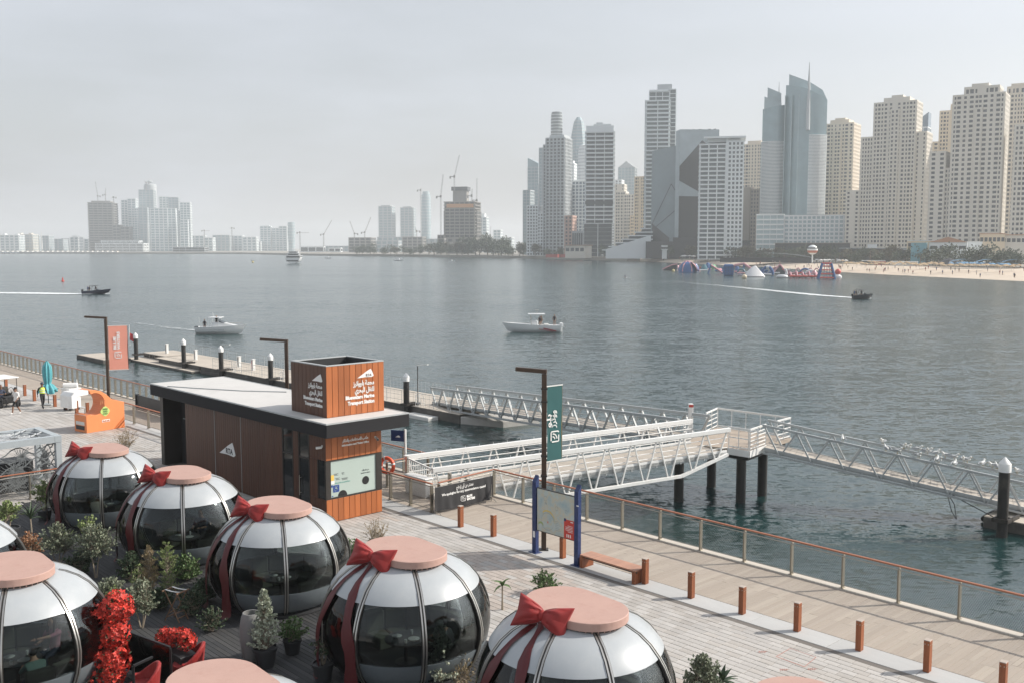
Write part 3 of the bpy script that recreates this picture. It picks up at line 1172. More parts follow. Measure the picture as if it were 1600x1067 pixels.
MY = mat('map_yellow', (.62, .47, .12), .5)
MG = mat('map_grey', (.22, .26, .27), .5)
ring(.62, 1.25, .34, .05, .0, 2.3, MY)
ring(.62, 1.22, .30, .012, 0, 6.28, MG)
ring(.52, 2.0, .085, .012, 0, 6.28, MG)
ring(1.05, 1.75, .07, .012, 0, 6.28, MG)
ring(1.50, 1.73, .05, .012, 0, 6.28, MG)
ring(.30, 1.0, .13, .07, .3, 2.8, mat('map_green', (.33, .40, .16), .5))
ring(.64, 1.20, .02, .03, 0, 6.28, mat('map_red', (.6, .1, .06), .5))
text('N', .12, fr, (.49, -.0195, 1.80), (1, 0, 0), PZ, MG, 'lettering', thick=.003)
for i in range(6):
    q = MB()
    q.box(1.0, -.0205, 1.30 - i * .06, 1.0 + .14 + .05 * (i % 3), -.0185, 1.31 - i * .06)
    q.build('lettering', MG, fr)
for x, z0 in ((-.04, .55), (2.0, 2.02)):
    q = MB()
    q.box(x, -.064, z0, x + .1, -.0605, z0 + (.22 if z0 < 1 else .04))
    q.build('sticker', TXT, t)

# ---------------------------------------------------------------- bench
t = thing('bench', 'backless slatted timber bench on the paving beside the map board', 'bench', W(-21.75, 23.62), QA)
SW = mat('bench_timber', (0.36, 0.18, 0.115), 0.55, var=.2, scale=3, stretch=(4, .7, 1), obj=.12)
q = MB()
q.box(.004, 0, .40, .071, .56, .45)
me = q.mesh('slat', SW, bevel=.006)
for i in range(32):
    o = put('slat', me, t)
    o.location = (i * .0735, 0, 0)
for x in (0.0, 2.22):
    q = MB()
    for j in range(6):
        q.box(x, .005 + j * .093, 0.005, x + .12, .09 + j * .093, .385)
    q.box(x + .02, .01, 0.01, x + .10, .55, .38)
    q.build('leg', BW, t)
q = MB()
for y in (.06, .44): q.box(.0, y, .345, 2.35, y + .06, .399)
q.build('frame', M['dark_metal'], t)

# ---------------------------------------------------------------- black apology banner
t = thing('barrier_banner', 'black cloth banner with white apology lettering on crowd barrier', 'banner', W(-30.2, 24.35), QA + math.pi / 2)
q = MB()
for x in (0.05, 3.0):
    q.tube((x, 0, .0), (x, 0, 1.05), .02)
    q.path([(x, -.32, .01), (x, -.22, .08), (x, 0, .12), (x, .22, .08), (x, .32, .01)], .014)
q.tube((.05, 0, 1.05), (3.0, 0, 1.05), .02)
q.tube((.05, 0, .2), (3.0, 0, .2), .016)
for i in range(24): q.tube((.15 + i * .12, 0, .2), (.15 + i * .12, 0, 1.05), .006, n=5, cap=False)
q.build('barrier', M['steel'], t, smooth=True)
CLB = mat('black_cloth', (0.022, 0.022, 0.024), 0.7, var=.2, scale=3)


def cl(i, j, off=0.0):
    x = -.05 + 3.12 * i
    fold = (.018 * math.sin(21 * i + 2 * j) + .012 * math.sin(47 * i)) * (1 - j * .7)
    return Vector((x + .02 * math.sin(5 * j) * (1 if i > .5 else -1), -.04 - .05 * (1 - j) + fold - off - (.10 * (i > .86) * (1 - j) * math.sin(30 * i)), .14 + .93 * j - .05 * math.sin(math.pi * i) * (1 - j)))


q = MB()
q.surf(cl, 60, 10)
q.surf(lambda i, j: cl(1 - i, j, -.012), 60, 10)
cb = q.build('cloth', CLB, t, smooth=True, ang=80)


def cloth_text(body, size, x, z, wd, nm='lettering', bold=.004):
    o = text(body, size, cb, (0, 0, 0), (1, 0, 0), PZ, TXT, nm, 'LEFT', bold, width=wd)
    for vtx in o.data.vertices:
        i = (x + vtx.co.x + .05) / 3.12
        j = (z + vtx.co.z - .14) / .93
        p = cl(min(1, max(0, i)), min(1, max(0, j)))
        vtx.co = (x + vtx.co.x, p.y - .012 + (vtx.co.y * .3), z + vtx.co.z)
    return o


cloth_text(arabic('نعتذر عن أي إزعاج'), .16, 1.05, .86, .9)
cloth_text('We apologise for any inconvenience caused', .14, .28, .68, 2.35)
cloth_text('BLUE', .12, 1.56, .42, .32, bold=.008)
cloth_text('WATERS', .12, 1.56, .30, .48, bold=.008)
o = water_logo(cb, (0, 0, 0), (1, 0, 0), PZ, .2, TXT)
for vtx in o.data.vertices:
    i, j = (1.28 + vtx.co.x + .05) / 3.12, (.31 + vtx.co.z - .14) / .93
    p = cl(i, j)
    vtx.co = (1.28 + vtx.co.x, p.y - .012 + vtx.co.y * .3, .31 + vtx.co.z)
# ---------------------------------------------------------------- gangways, landing platform, pontoons, piles
GW = M['white']
DECK = mat('gangway_deck', (0.40, 0.36, 0.31), 0.8, var=.12, scale=3, stretch=(.6, 5, 1), obj=.08)


def gangway(label, A, B, width, npan, drop, rise, chord, m, kick=True, rails=3, dia=.045, cables=False, cranked=False, deckm=None, pegs=False):
    A, B = Vector(A), Vector(B)
    d = B - A
    L = math.hypot(d.x, d.y)
    t = thing('gangway', label, 'gangway', A, math.atan2(d.y, d.x))
    sl = (B.z - A.z) / L
    P = lambda x, y, z: Vector((x, y, z + sl * x))
    q = MB()
    nb = int(L / .3)
    q.bar(P(0, 0, -.05), P(L, 0, -.05), width - .12, .05)
    for s in (-1, 1): q.bar(P(0, s * (width / 2 - .14), -.12), P(L, s * (width / 2 - .14), -.12), .08, .12)
    for s in (-1, 1): q.bar(P(0, s * (width / 2 - .075), -.02), P(L, s * (width / 2 - .075), -.02), .04, .14)
    for i in range(npan + 1): q.bar(P(L * i / npan, -width / 2 + .05, -.16), P(L * i / npan, width / 2 - .05, -.16), .07, .07)
    q.build('deck_frame', M['grey_metal'], t)
    q = MB()
    q.box(-L / nb / 2 + .004, -width / 2 + .1, 0, L / nb / 2 - .004, width / 2 - .1, .03)
    me = q.mesh('deck_board', deckm or DECK)
    for i in range(nb):
        o = put('deck_board', me, t)
        o.location = P(L * (i + .5) / nb, 0, -.022)
        o.rotation_euler = (0, -math.atan(sl), 0)
    for s in (-1, 1):
        y = s * width / 2
        yd = y - s * .01
        q = MB()
        q.bar(P(-.1, y, rise), P(L + .1, y, rise), chord, chord * 1.15)
        if pegs:
            for i in range(npan * 2 + 1): q.tube(P(L * i / npan / 2, y, rise + chord / 2), P(L * i / npan / 2, y, rise + chord / 2 + .12), .012, n=5)
        q.build('top_chord', m, t, bevel=.01)
        q = MB()
        zb = -drop
        if cranked:
            k_ = npan - 2
            q.bar(P(0, y, zb), P(L * k_ / npan, y, zb), chord * .8, chord * .9)
            q.bar(P(L * k_ / npan, y, zb), P(L, y, -.05), chord * .8, chord * .9)
        else:
            q.bar(P(-.05, y, zb), P(L + .05, y, zb), chord * .9, chord)
        q.build('bottom_chord', m, t, bevel=.008)
        q = MB()
        for i in range(npan):
            x0, x1 = L * i / npan, L * (i + 1) / npan
            xm = (x0 + x1) / 2
            f = lambda x: zb if (not cranked or x <= L * (npan - 2) / npan) else zb + (x - L * (npan - 2) / npan) / (2 * L / npan) * (-.05 - zb)
            g = .16 if kick else .03
            q.bar(P(xm - g / 2, yd, f(xm)), P(x0 + g / 2, yd, rise - chord / 2), dia, dia * 1.3, up=(0, 1, 0))
            q.bar(P(xm + g / 2, yd, f(xm)), P(x1 - g / 2, yd, rise - chord / 2), dia, dia * 1.3, up=(0, 1, 0))
        stuff(q.build('truss_diagonals', m, t))
        if kick:
            q = MB()
            q.bar(P(0, y - s * .07, .04), P(L, y - s * .07, .04), .03, .24)
            q.build('kick_plate', m, t, bevel=.006)
        if rails:
            q = MB()
            for i in range(rails):
                z = .28 + (rise - .42) * i / max(1, rails - 1)
                q.tube(P(0, y - s * .08, z), P(L, y - s * .08, z), .006 if cables else .022, n=6)
            stuff(q.build('side_rails', m, t, smooth=True))
    return t


g1 = gangway('broad white truss gangway from the quay to the landing platform', (-3.95, 42.05, .12), (10.0, 49.95, .36), 2.9, 11, .78, 1.18, .17, GW, rails=4, dia=.055, cranked=True, pegs=True)
g2 = gangway('long grey truss gangway sloping down to the far pontoon', (9.75, 52.9, .30), (-5.4, 78.5, -1.62), 2.25, 15, .42, 1.12, .13, M['grey_metal'], kick=False, rails=2, pegs=True, dia=.085)
g3 = gangway('narrow grey gangway with resting gulls, sloping down to the right', (13.2, 50.95, .30), (24.9, 45.9, -1.70), 1.62, 8, .24, 1.18, .10, M['grey_metal'], kick=False, rails=3, cables=True, dia=.075)

# landing platform on piles
t = thing('landing_platform', 'white railed landing platform on dark piles where the gangways meet', 'platform', (11.9, 52.0, 0))
O = Vector((11.9, 52.0, 0))
plat = [(11.05, 50.25), (11.95, 49.38), (13.2, 51.0), (15.05, 53.0), (11.7, 56.3), (10.6, 54.3), (8.95, 51.5)]
pl = [(x - O.x, y - O.y) for x, y in plat]
q = MB()
q.prism(pl, .10, .30)
q.build('deck', mat('platform_deck', (.37, .31, .25), .8, var=.15, scale=2), t)
for i in (0, 1, 3):
    q = MB()
    a, b_ = Vector((*pl[i], .16)), Vector((*pl[(i + 1) % 7], .16))
    nn = Vector((b_.y - a.y, a.x - b_.x, 0)).normalized() * .02
    q.bar(a + nn, b_ + nn, .03, .34)
    q.build('fascia', GW, t, bevel=.005)
q = MB()
ins = [(x * .9, y * .9) for x, y in pl]
q.prism(ins, -.22, .095)
q.build('pile_cap', M['black'], t)
q = MB()
q.tube((0, 0, -4), (0, 0, -.22), .25, n=16)
me = q.mesh('pile', M['rubber'], smooth=True)
for px, py in ((11.75, 50.2), (13.2, 51.6), (10.9, 53.5), (8.6, 50.4)):
    o = put('pile', me, t)
    o.location = (px - O.x, py - O.y, 0)
q = MB()
q.bar((8.6 - O.x, 50.4 - O.y, -.35), (9.9 - O.x, 51.9 - O.y, -.35), .5, .26)
q.build('crossbeam', M['black'], t)


def platform_rail(a, b_, nm, n, rails, wide=.045):
    q = MB()
    a, b_ = Vector((a[0] - O.x, a[1] - O.y, .3)), Vector((b_[0] - O.x, b_[1] - O.y, .3))
    q.bar(a + PZ * 1.12, b_ + PZ * 1.12, wide * 1.4, wide)
    for i in range(n + 1):
        p = a.lerp(b_, i / n)
        q.bar(p, p + PZ * 1.12, wide)
    for j in range(rails):
        z = .12 + j * .95 / max(1, rails - 1)
        q.bar(a + PZ * z, b_ + PZ * z, .022, .05)
    return stuff(q.build(nm, GW, t))


platform_rail((15.0, 53.0), (11.75, 56.2), 'far_railing', 5, 2, .035)
platform_rail((11.72, 56.2), (10.75, 54.5), 'side_gate', 2, 5)
platform_rail((11.98, 49.45), (13.15, 50.95), 'side_gate', 2, 6)
platform_rail((11.10, 50.28), (11.92, 49.48), 'near_railing', 2, 3, .035)
platform_rail((14.0, 51.95), (15.0, 53.0), 'side_gate', 2, 5)
platform_rail((9.15, 51.8), (9.0, 51.55), 'side_gate', 1, 5)
q = MB()
q.box(9.8 - O.x, 54.6 - O.y, .3, 10.05 - O.x, 54.85 - O.y, 1.9)
q.build('meter_post', GW, t, bevel=.02)
q = MB()
q.box(9.8 - O.x, 54.58 - O.y, 1.72, 10.05 - O.x, 54.595 - O.y, 1.86)
q.build('meter_panel', mat('red_panel', (.5, .06, .05), .5), t)

# ---------------------------------------------------------------- pontoons
PDK = mat('pontoon_deck', (0.47, 0.42, 0.355), .85, var=.10, scale=1.5, obj=.05, stain=(.33, .29, .25), stain_amt=.35, stain_scale=.6)
PSD = mat('pontoon_side', (0.085, 0.08, 0.072), .7, var=.25, scale=1.2, stain=(.20, .19, .16), stain_amt=.5, stain_scale=.8)
pt = thing('pontoon', 'long floating pontoon with pale deck, moored along dark piles', 'pontoon', W(-57, 47.2, 0), QA)
q = MB()
for i in range(5):
    x1 = -i * 10.2 + (.0 if i else 1.2)
    x0 = -(i + 1) * 10.2 + .25
    q.box(x0, .15, -2.9, x1, 5.2, -1.86)
q.box(-58.0, 1.6, -2.9, -51.1, 5.2, -1.86)
q.build('hull', PSD, pt, bevel=.05)
q = MB()
q.box(-58, -.9, -2.9, -40.5, 1.5, -2.32)
q.prism([(-40.5, .0), (-40.5, 1.5), (-30, 1.5), (-30, .1)], -2.9, [-2.32, -2.32, -2.0, -2.0])
q.box(-63.5, -4.2, -2.9, -55.5, -1.0, -2.1)
q.build('low_landing', PSD, pt, bevel=.04)
q = MB()
q.box(-58, -.85, -2.319, -40.6, 1.45, -2.28)
q.box(-63.4, -4.1, -2.099, -55.6, -1.1, -2.06)
q.build('low_deck', PDK, pt)
q = MB()
q.box(-.59, -2.53, 0, .59, 2.53, .05)
me = q.mesh('deck_slab', PDK, bevel=.008)
for i in range(44):
    o = put('deck_slab', me, pt)
    o.location = (.6 - i * 1.2, 2.67, -1.85)
q = MB()
q.box(-58.0, 1.55, -1.85, -52.3, 5.2, -1.80)
q.build('deck_slab', PDK, pt)
# wall with framed openings above the low landing
q = MB()
for i in range(9):
    q.box(-57.6 + i * 1.5, 1.40, -2.27, -57.5 + i * 1.5, 1.52, -1.84)
q.box(-57.6, 1.40, -1.86, -44.0, 1.53, -1.80)
q.build('fender_frame', M['steel'], pt)
q = MB()
q.prism([(1.25, .2), (1.25, 5.2), (5.2, 4.6), (4.6, 1.4)], -2.9, [-1.95, -1.95, -2.05, -2.05])
q.build('end_float', M['concrete'], pt, bevel=.04)
q = MB()
q.box(-4.2, -.9, -2.6, -1.2, .1, -2.25)
q.build('float_step', M['offwhite'], pt, bevel=.03)
# guard cages along both edges: steel frames with vertical wires
q = MB()
for x in range(-50, 1, 2):
    for y in (.28, 5.05):
        if x > -40 or y > 1:
            q.tube((x, y, -1.8), (x, y, -.75), .022, n=6)
for (xa, xb, y) in ((-38, -1, .28), (-56, -1, 5.05)):
    for z in (-.76, -1.1, -1.5): q.tube((xa, y, z), (xb, y, z), .012 if z < -.8 else .02, n=5, cap=False)
    x = xa
    while x < xb:
        q.tube((x, y, -1.78), (x, y, -.76), .007, n=4, cap=False)
        x += .5
stuff(q.build('guard_rail', M['grey_metal'], pt, smooth=True))
for x in (-33.3, -24.3, -3.9):
    q = MB()
    for s in (-.22, .22):
        q.path([(x + s, .2, -2.7), (x + s, .2, -.9), (x + s, .55, -.75), (x + s, .75, -1.8)], .024)
    for i in range(7): q.tube((x - .22, .2, -2.6 + i * .27), (x + .22, .2, -2.6 + i * .27), .018, n=6)
    stuff(q.build('ladder', M['white'], pt, smooth=True))
PED = mat('pedestal_white', (.7, .7, .68), .5)
for i, (px, py, c) in enumerate(((261, 552, 0), (306, 562, 0), (374, 573, 2), (396, 578, 1), (313, 566, 3), (370, 570, 3))):
    p = G(px, py, -1.8)
    q = MB()
    q.box(-.17, -.13, 0, .17, .13, 1.05)
    q.box(-.2, -.16, 1.051, .2, .16, 1.12)
    q.m = 1
    q.box(-.10, -.145, .15, .02, -.131, 1.0)
    if i in (4, 5): continue
    o = q.build('service_pedestal', [PED, [M['dark_metal'], M['grey_metal'], M['grey_metal'], M['grey_metal']][0] if c != 1 else mat('red_stripe', (.45, .04, .05), .5)], None, bevel=.012, loc=p, rz=QA)
    tag(o, ['white service pedestal with dark slot at far end of pontoon', 'white service pedestal next to the second pile', 'white service pedestal right of the third pile', 'red and white service pedestal on the pontoon'][i], 'pedestal', 'service pedestals on the pontoon')
p = G(203, 540, -1.8)
q = MB()
q.tube((0, 0, 0), (0, 0, 2.6), .03)
q.m = 1
q.surf(lambda i, j: Vector((.03 + .9 * i, .1 * math.sin(6 * i), .7 + .9 * j - .5 * i)), 8, 4)
q.surf(lambda i, j: Vector((.03 + .9 * (1 - i), .1 * math.sin(6 * (1 - i)) + .012, .7 + .9 * j - .5 * (1 - i))), 8, 4)
tag(q.build('flag', [M['white'], mat('red_flag', (.5, .04, .05), .7)], None, smooth=True, loc=p), 'red flag on a thin white pole at the far end of pontoon', 'flag')
for (px, py, h, lb) in ((653, 633, 3.1, 'thin pole light standing on the near end of the pontoon'), (349, 575, 2.3, 'thin pole light beside the third pontoon pile')):
    p = G(px, py, -1.8)
    t = thing('pole_light', lb, 'light pole', p, QA, 'thin pole lights on the pontoon')
    q = MB()
    q.tube((0, 0, 0), (0, 0, h), .035)
    q.build('pole', M['dark_metal'], t, smooth=True)
    q = MB()
    q.bar((-.1, 0, h + .03), (.85, .35, h + .16), .22, .05)
    q.build('solar_panel', M['offwhite'], t)
pr = thing('pontoon', 'right hand pontoon where the gull gangway lands behind tall pile', 'pontoon', W(-18.0, 47.3, 0), QA)
q = MB()
q.box(0, 0, -2.9, 14, 4.6, -2.02)
q.build('hull', PSD, pr, bevel=.05)
q = MB()
q.box(-.59, -2.28, 0, .59, 2.28, .05)
me = q.mesh('deck_slab', PDK, bevel=.008)
for i in range(11):
    o = put('deck_slab', me, pr)
    o.location = (.62 + i * 1.2, 2.3, -2.01)
q = MB()
q.path([(-.3, .9, -2.35), (-.25, 1.5, -2.25), (-.2, 2.3, -2.2), (-.25, 3.1, -2.3)], .16, 8)
q.build('fender', M['rubber'], pr, smooth=True)


def pile(label, p, ztop, r=.23, collar=True):
    t = thing('mooring_pile', label, 'pile', (p.x, p.y, 0), QA, 'black mooring piles with white cone caps')
    q = MB()
    q.tube((0, 0, -5), (0, 0, ztop - .62), r, n=18)
    q.build('shaft', M['rubber'], t, smooth=True)
    q = MB()
    q.lathe([(r + .035, ztop - .66), (r + .035, ztop - .30), (r + .02, ztop - .27), (.03, ztop), (.0001, ztop + .01)], 18)
    q.build('cap', M['white'], t, smooth=True)
    if collar:
        q = MB()
        q.box(-r - .12, -r - .1, -1.8, r + .12, -r - .02, -1.62)
        q.box(-r - .12, r + .02, -1.8, r + .12, r + .1, -1.62)
        for s in (-1, 1): q.bar((s * (r + .07), -r - .1, -1.71), (s * (r + .07), r + .9, -1.71), .08, .18)
        q.build('guide_collar', M['dark_metal'], t)
    return t


for (px, zt, lb) in ((214, .8, 'mooring pile beside the salmon banner, farthest left'), (288, .86, 'second mooring pile from the salmon banner'), (346, .74, 'third mooring pile from the salmon banner'), (423, .72, 'mooring pile just left of the lamp post above kiosk roof'), (634.6, .78, 'mooring pile right of the kiosk roof at the pontoon end')):
    # stands on the pontoon's near edge line
    d = ray(px, 590)
    vv = 46.75 if px < 240 else 47.05
    tt = vv / (d.x * VX + d.y * VY)
    pile(lb, Vector((d.x * tt, d.y * tt, 0)), zt)
pile('tall thick mooring pile at the right edge before the gangway', G(1565, 838, WATER_Z), 1.15, .235)
# ropes and net hanging at the right gangway
t0 = Vector((20.9, 47.0, -1.15))
q = MB()
q.path([t0, t0 + Vector((.15, -.3, -.9)), t0 + Vector((.35, -.4, -1.25))], .02, 5)
q.path([t0, t0 + Vector((.35, -.1, -.6)), t0 + Vector((.35, -.4, -1.25))], .02, 5)
q.path([t0, t0 + Vector((.6, -.5, -.35)), t0 + Vector((1.5, -1.6, -.8))], .022, 5)
tag(q.build('mooring_rope', M['black'], None, smooth=True), 'dark slack ropes hanging under the right hand gangway', 'rope')

# ---------------------------------------------------------------- quay-side gangway gate, lifebuoy, small flag sign
gt = thing('gate', 'white slatted gate at the head of the white gangway', 'gate', W(-34.3, 26.1), QA)
for x in (0, 2.9):
    q = MB()
    q.box(x - .06, -.06, 0, x + .06, .06, 1.45 if x == 0 else 1.2)
    q.build('post', M['steel'], gt, bevel=.005)
q = MB()
q.bar((.06, 0, 1.36), (2.0, 0, 1.12), .05, .06)
q.bar((.06, 0, .35), (2.0, 0, .35), .05, .05)
for i in range(13): q.bar((.16 + i * .15, 0, .36), (.16 + i * .15, 0, 1.32 - i * .0185), .02, .02)
for j in range(4): q.bar((.06, .0, .55 + j * .18), (2.0, .0, .53 + j * .165), .018, .018)
stuff(q.build('lattice', M['white'], gt))
q = MB()
q.box(.5, -.5, .0, 1.9, -.12, .78)
q.box(.45, -.55, .781, 1.95, -.08, .83)
tag(q.build('dock_box', M['white'], None, bevel=.03, loc=W(-34.3, 26.1), rz=QA), 'white dock box on the quay beside the gangway gate', 'box')
q = MB()
c0 = Vector((0, 0, 0))
q.path([(0.33 * math.cos(a), 0, .33 * math.sin(a)) for a in [i * math.pi / 12 for i in range(24)]], .085, 8, closed=True)
q.m = 1
for a in (.3, 1.87, 3.44, 5.0):
    q.path([(.33 * math.cos(a + k_), 0, .33 * math.sin(a + k_)) for k_ in (-.09, 0, .09)], .089, 8)
tag(q.build('lifebuoy', [mat('buoy_orange', (.75, .10, .035), .5), M['white']], None, smooth=True, loc=W(-34.95, 25.5, 1.02), rz=QA + R(20)), 'orange lifebuoy ring hung on the railing by the kiosk', 'lifebuoy')
t = thing('flag_sign', 'small navy flag sign on a white post behind the lifebuoy', 'sign', W(-35.6, 27.0), QA + R(25))
q = MB()
q.box(-.04, -.04, 0, .04, .04, 2.35)
q.build('post', M['white'], t, bevel=.004)
q = MB()
q.box(-.72, -.02, 1.78, -.045, .02, 2.28)
sgn = q.build('sign_plate', NAVY, t, bevel=.004)
q = MB()
q.slab([(-.5, 1.96), (-.34, 2.06), (-.26, 2.02), (-.24, 1.96)], (0, -.022, 0), (1, 0, 0), (0, 0, 1), .003)
q.build('emblem', TXT, sgn)

# ---------------------------------------------------------------- gulls on the right gangway
gm = MB()
gm.ball((0, 0, .17), .085, 10, 6, (1.9, .9, .85))
gm.ball((.15, 0, .28), .05, 8, 5, (1.1, .9, 1))
gm.tube((.07, 0, .20), (.14, 0, .27), .055, .042, 8)
gm.m = 1
gm.slab([(-.30, .0), (-.12, .07), (.05, .06), (.06, 0), (-.1, -.04)], (0, .075, .17), (1, 0, .05), (0, .1, 1), .02)
gm.slab([(-.30, .0), (-.12, .07), (.05, .06), (.06, 0), (-.1, -.04)], (0, -.095, .17), (1, 0, .05), (0, -.1, 1), .02)
gm.m = 2
gm.tube((.19, 0, .278), (.25, 0, .268), .014, .003, 6)
for y in (-.03, .03): gm.tube((.02, y, 0), (.01, y, .11), .007, n=4)
gme = gm.mesh('gull', [M['offwhite'], mat('gull_wing', (.36, .38, .40), .7), mat('gull_beak', (.35, .22, .05), .6)], smooth=True)
d3 = Vector((24.9 - 13.2, 45.9 - 50.95, -2.0))
L3 = math.hypot(d3.x, d3.y)
nrm = Vector((-d3.y, d3.x, 0)).normalized()
rg = random.Random(5)
for i, (f, s) in enumerate([(x, 1) for x in (.44, .52, .535, .57, .60, .605, .635, .67, .70, .735, .745, .80, .835, .85, .875, .92, .955)] + [(x, -1) for x in (.30, .46, .50, .575, .64, .645, .70)]):
    b_ = Vector((13.2, 50.95, .30)) + d3 * f + nrm * (s * .81) + PZ * (1.18 + .042)
    o = put('gull', gme, None, loc=b_, rz=rg.uniform(0, 6.28))
    o.scale = (1.15,) * 3
    tag(o, 'white gull resting on the far rail of the right gangway' if s > 0 else 'white gull resting on the near rail of the right gangway', 'gull', 'gulls resting on the right gangway')
# ---------------------------------------------------------------- dining domes
PROF = [(1.56, .10), (1.76, .26), (1.94, .52), (2.06, .82), (2.13, 1.12), (2.14, 1.36), (2.10, 1.60), (2.02, 1.84), (1.92, 2.06), (1.80, 2.25), (1.62, 2.47), (1.38, 2.66), (1.10, 2.80), (.86, 2.87)]


def rad(z):
    for (r0, z0), (r1, z1) in zip(PROF, PROF[1:]):
        if z <= z1: return r0 + (r1 - r0) * (z - z0) / (z1 - z0) if z >= z0 else r0
    return PROF[-1][0]


def prof_between(za, zb):
    return [(rad(za), za)] + [(r, z) for r, z in PROF if za + .02 < z < zb - .02] + [(rad(zb), zb)]


DW = mat('dome_roof_white', (0.38, 0.405, 0.42), 0.35, var=.04, scale=3, coat=.2, stain=(.50, .50, .48), stain_amt=.3, stain_scale=1.5)
DL = mat('dome_skirt_grey', (0.15, 0.175, 0.19), 0.22, var=.08, scale=3)
DG_ = glass_mat('dome_glass', (0.60, 0.64, 0.64), 0.015, 0.85)
DDOOR = glass_mat('dome_door_glass', (0.33, 0.35, 0.35), 0.02, 1.0)
RIBM = mat('rib_aluminium', (0.50, 0.49, 0.46), 0.3, 0.85, var=.08)
TERR = mat('terracotta_lid', (0.46, 0.295, 0.245), 0.62, var=.06, scale=2.5, stain=(.36, .19, .15), stain_amt=.35, stain_scale=3.5)
SOFA = mat('sofa_fabric', (0.15, 0.155, 0.12), .85, var=.15, scale=4)
TABLE = mat('table_top', (0.06, 0.05, 0.045), .3)


def strip(mb, zs, a0, a1, off, n=6, thick=.02):
    """panel of revolution between two angles, thick inward"""
    k_ = len(zs)

    def pt(i, j, o):
        r, z = zs[j]
        a = a0 + (a1 - a0) * i / n
        return (( r + o) * math.cos(a), (r + o) * math.sin(a), z)
    outer = [pt(i, j, off) for j in range(k_) for i in range(n + 1)]
    inner = [pt(i, j, off - thick) for j in range(k_) for i in range(n + 1)]
    m = n + 1
    fs = []
    for j in range(k_ - 1):
        for i in range(n):
            fs.append((j * m + i, j * m + i + 1, (j + 1) * m + i + 1, (j + 1) * m + i))
            b = k_ * m
            fs.append((b + j * m + i, b + (j + 1) * m + i, b + (j + 1) * m + i + 1, b + j * m + i + 1))
    b = k_ * m
    for i in range(n):
        fs.append((i, b + i, b + i + 1, i + 1))
        t_ = (k_ - 1) * m
        fs.append((t_ + i, t_ + i + 1, b + t_ + i + 1, b + t_ + i))
    for j in range(k_ - 1):
        fs.append((j * m, (j + 1) * m, b + (j + 1) * m, b + j * m))
        fs.append((j * m + n, b + j * m + n, b + (j + 1) * m + n, (j + 1) * m + n))
    mb.add(outer + inner, fs)


GAP = R(1.3)
S8 = math.pi / 4
q = MB()
strip(q, prof_between(.10, .86), GAP - S8 / 2, S8 / 2 - GAP, 0.0)
ME_SK = q.mesh('skirt_panel', DL, smooth=True, ang=50)
q = MB()
strip(q, prof_between(.875, 2.26), GAP - S8 / 2, S8 / 2 - GAP, -.012, 8, .012)
ME_GL = q.mesh('pane', DG_, smooth=True, ang=50)
q = MB()
strip(q, prof_between(.10, 2.26), GAP - S8 / 2, S8 / 2 - GAP, -.012, 8, .012)
ME_DR = q.mesh('door_pane', DDOOR, smooth=True, ang=50)
q = MB()
strip(q, prof_between(2.22, 2.86), -S8 / 2 + R(.6), S8 / 2 - R(.6), .025, 8, .035)
ME_RF = q.mesh('roof_panel', DW, smooth=True, ang=50)
q = MB()
zz = prof_between(.06, 2.84)


def ribstrip(mb, dy0, dy1, o0, o1):
    vs_ = []
    for r, z in zz:
        for (y, o) in ((dy0, o0), (dy1, o0), (dy1, o1), (dy0, o1)): vs_.append((r + o, y, z))
    fs = []
    for j in range(len(zz) - 1):
        for e in range(4): fs.append((j * 4 + e, j * 4 + (e + 1) % 4, j * 4 + 4 + (e + 1) % 4, j * 4 + 4 + e))
    fs += [(3, 2, 1, 0), tuple((len(zz) - 1) * 4 + e for e in range(4))]
    mb.add(vs_, fs)


ribstrip(q, -.052, -.020, -.03, .055)
ribstrip(q, .020, .052, -.03, .055)
q.m = 1
ribstrip(q, -.0195, .0195, -.04, .035)
ribstrip(q, -.064, -.0525, -.04, .030)
ribstrip(q, .0525, .064, -.04, .030)
ME_RB = q.mesh('rib', [RIBM, M['dark_metal']], smooth=True, ang=40)
# stadium lid
q = MB()
ld = [(.42 + .80 * math.cos(a), .80 * math.sin(a)) for a in [-math.pi / 2 + math.pi * i / 18 for i in range(19)]] + [(-.42 + .80 * math.cos(a), .80 * math.sin(a)) for a in [math.pi / 2 + math.pi * i / 18 for i in range(19)]]
q.prism(ld, 2.87, 3.05)
q.m = 1
q.prism([(x * .93, y * .93) for x, y in ld], 2.80, 2.869)
ME_LID = q.mesh('lid', [TERR, M['dark_metal']], smooth=True, bevel=.012, ang=40)
q = MB()
q.lathe([(1.62, 0), (1.66, .02), (1.66, .10), (1.60, .115), (.0001, .12)], 40)
ME_BASE = q.mesh('plinth', M['charcoal'], smooth=True)
# sofa: arc bench with padded back along the sea side
q = MB()
for i in range(9):
    a0, a1 = R(-8 + i * 22), R(13.2 + i * 22)
    for (ra, rb, z0, z1) in ((.98, 1.55, .12, .47), (1.48, 1.72, .47, .98)):
        n_ = 4
        vs_ = []
        for rr, z in ((ra, z0), (rb, z0), (rb, z1), (ra, z1)):
            for t_ in range(n_ + 1):
                a = a0 + (a1 - a0) * t_ / n_
                vs_.append((rr * math.cos(a), rr * math.sin(a), z))
        fs = []
        for e in range(4):
            for t_ in range(n_):
                fs.append((e * (n_ + 1) + t_, ((e + 1) % 4) * (n_ + 1) + t_, ((e + 1) % 4) * (n_ + 1) + t_ + 1, e * (n_ + 1) + t_ + 1))
        fs.append(tuple(e * (n_ + 1) for e in (3, 2, 1, 0)))
        fs.append(tuple(e * (n_ + 1) + n_ for e in (0, 1, 2, 3)))
        q.add(vs_, fs)
ME_SOFA = q.mesh('sofa', SOFA, bevel=.03, smooth=True)
q = MB()
q.lathe([(.0001, .70), (.52, .70), (.54, .715), (.54, .73), (.52, .745), (.0001, .745)], 28)
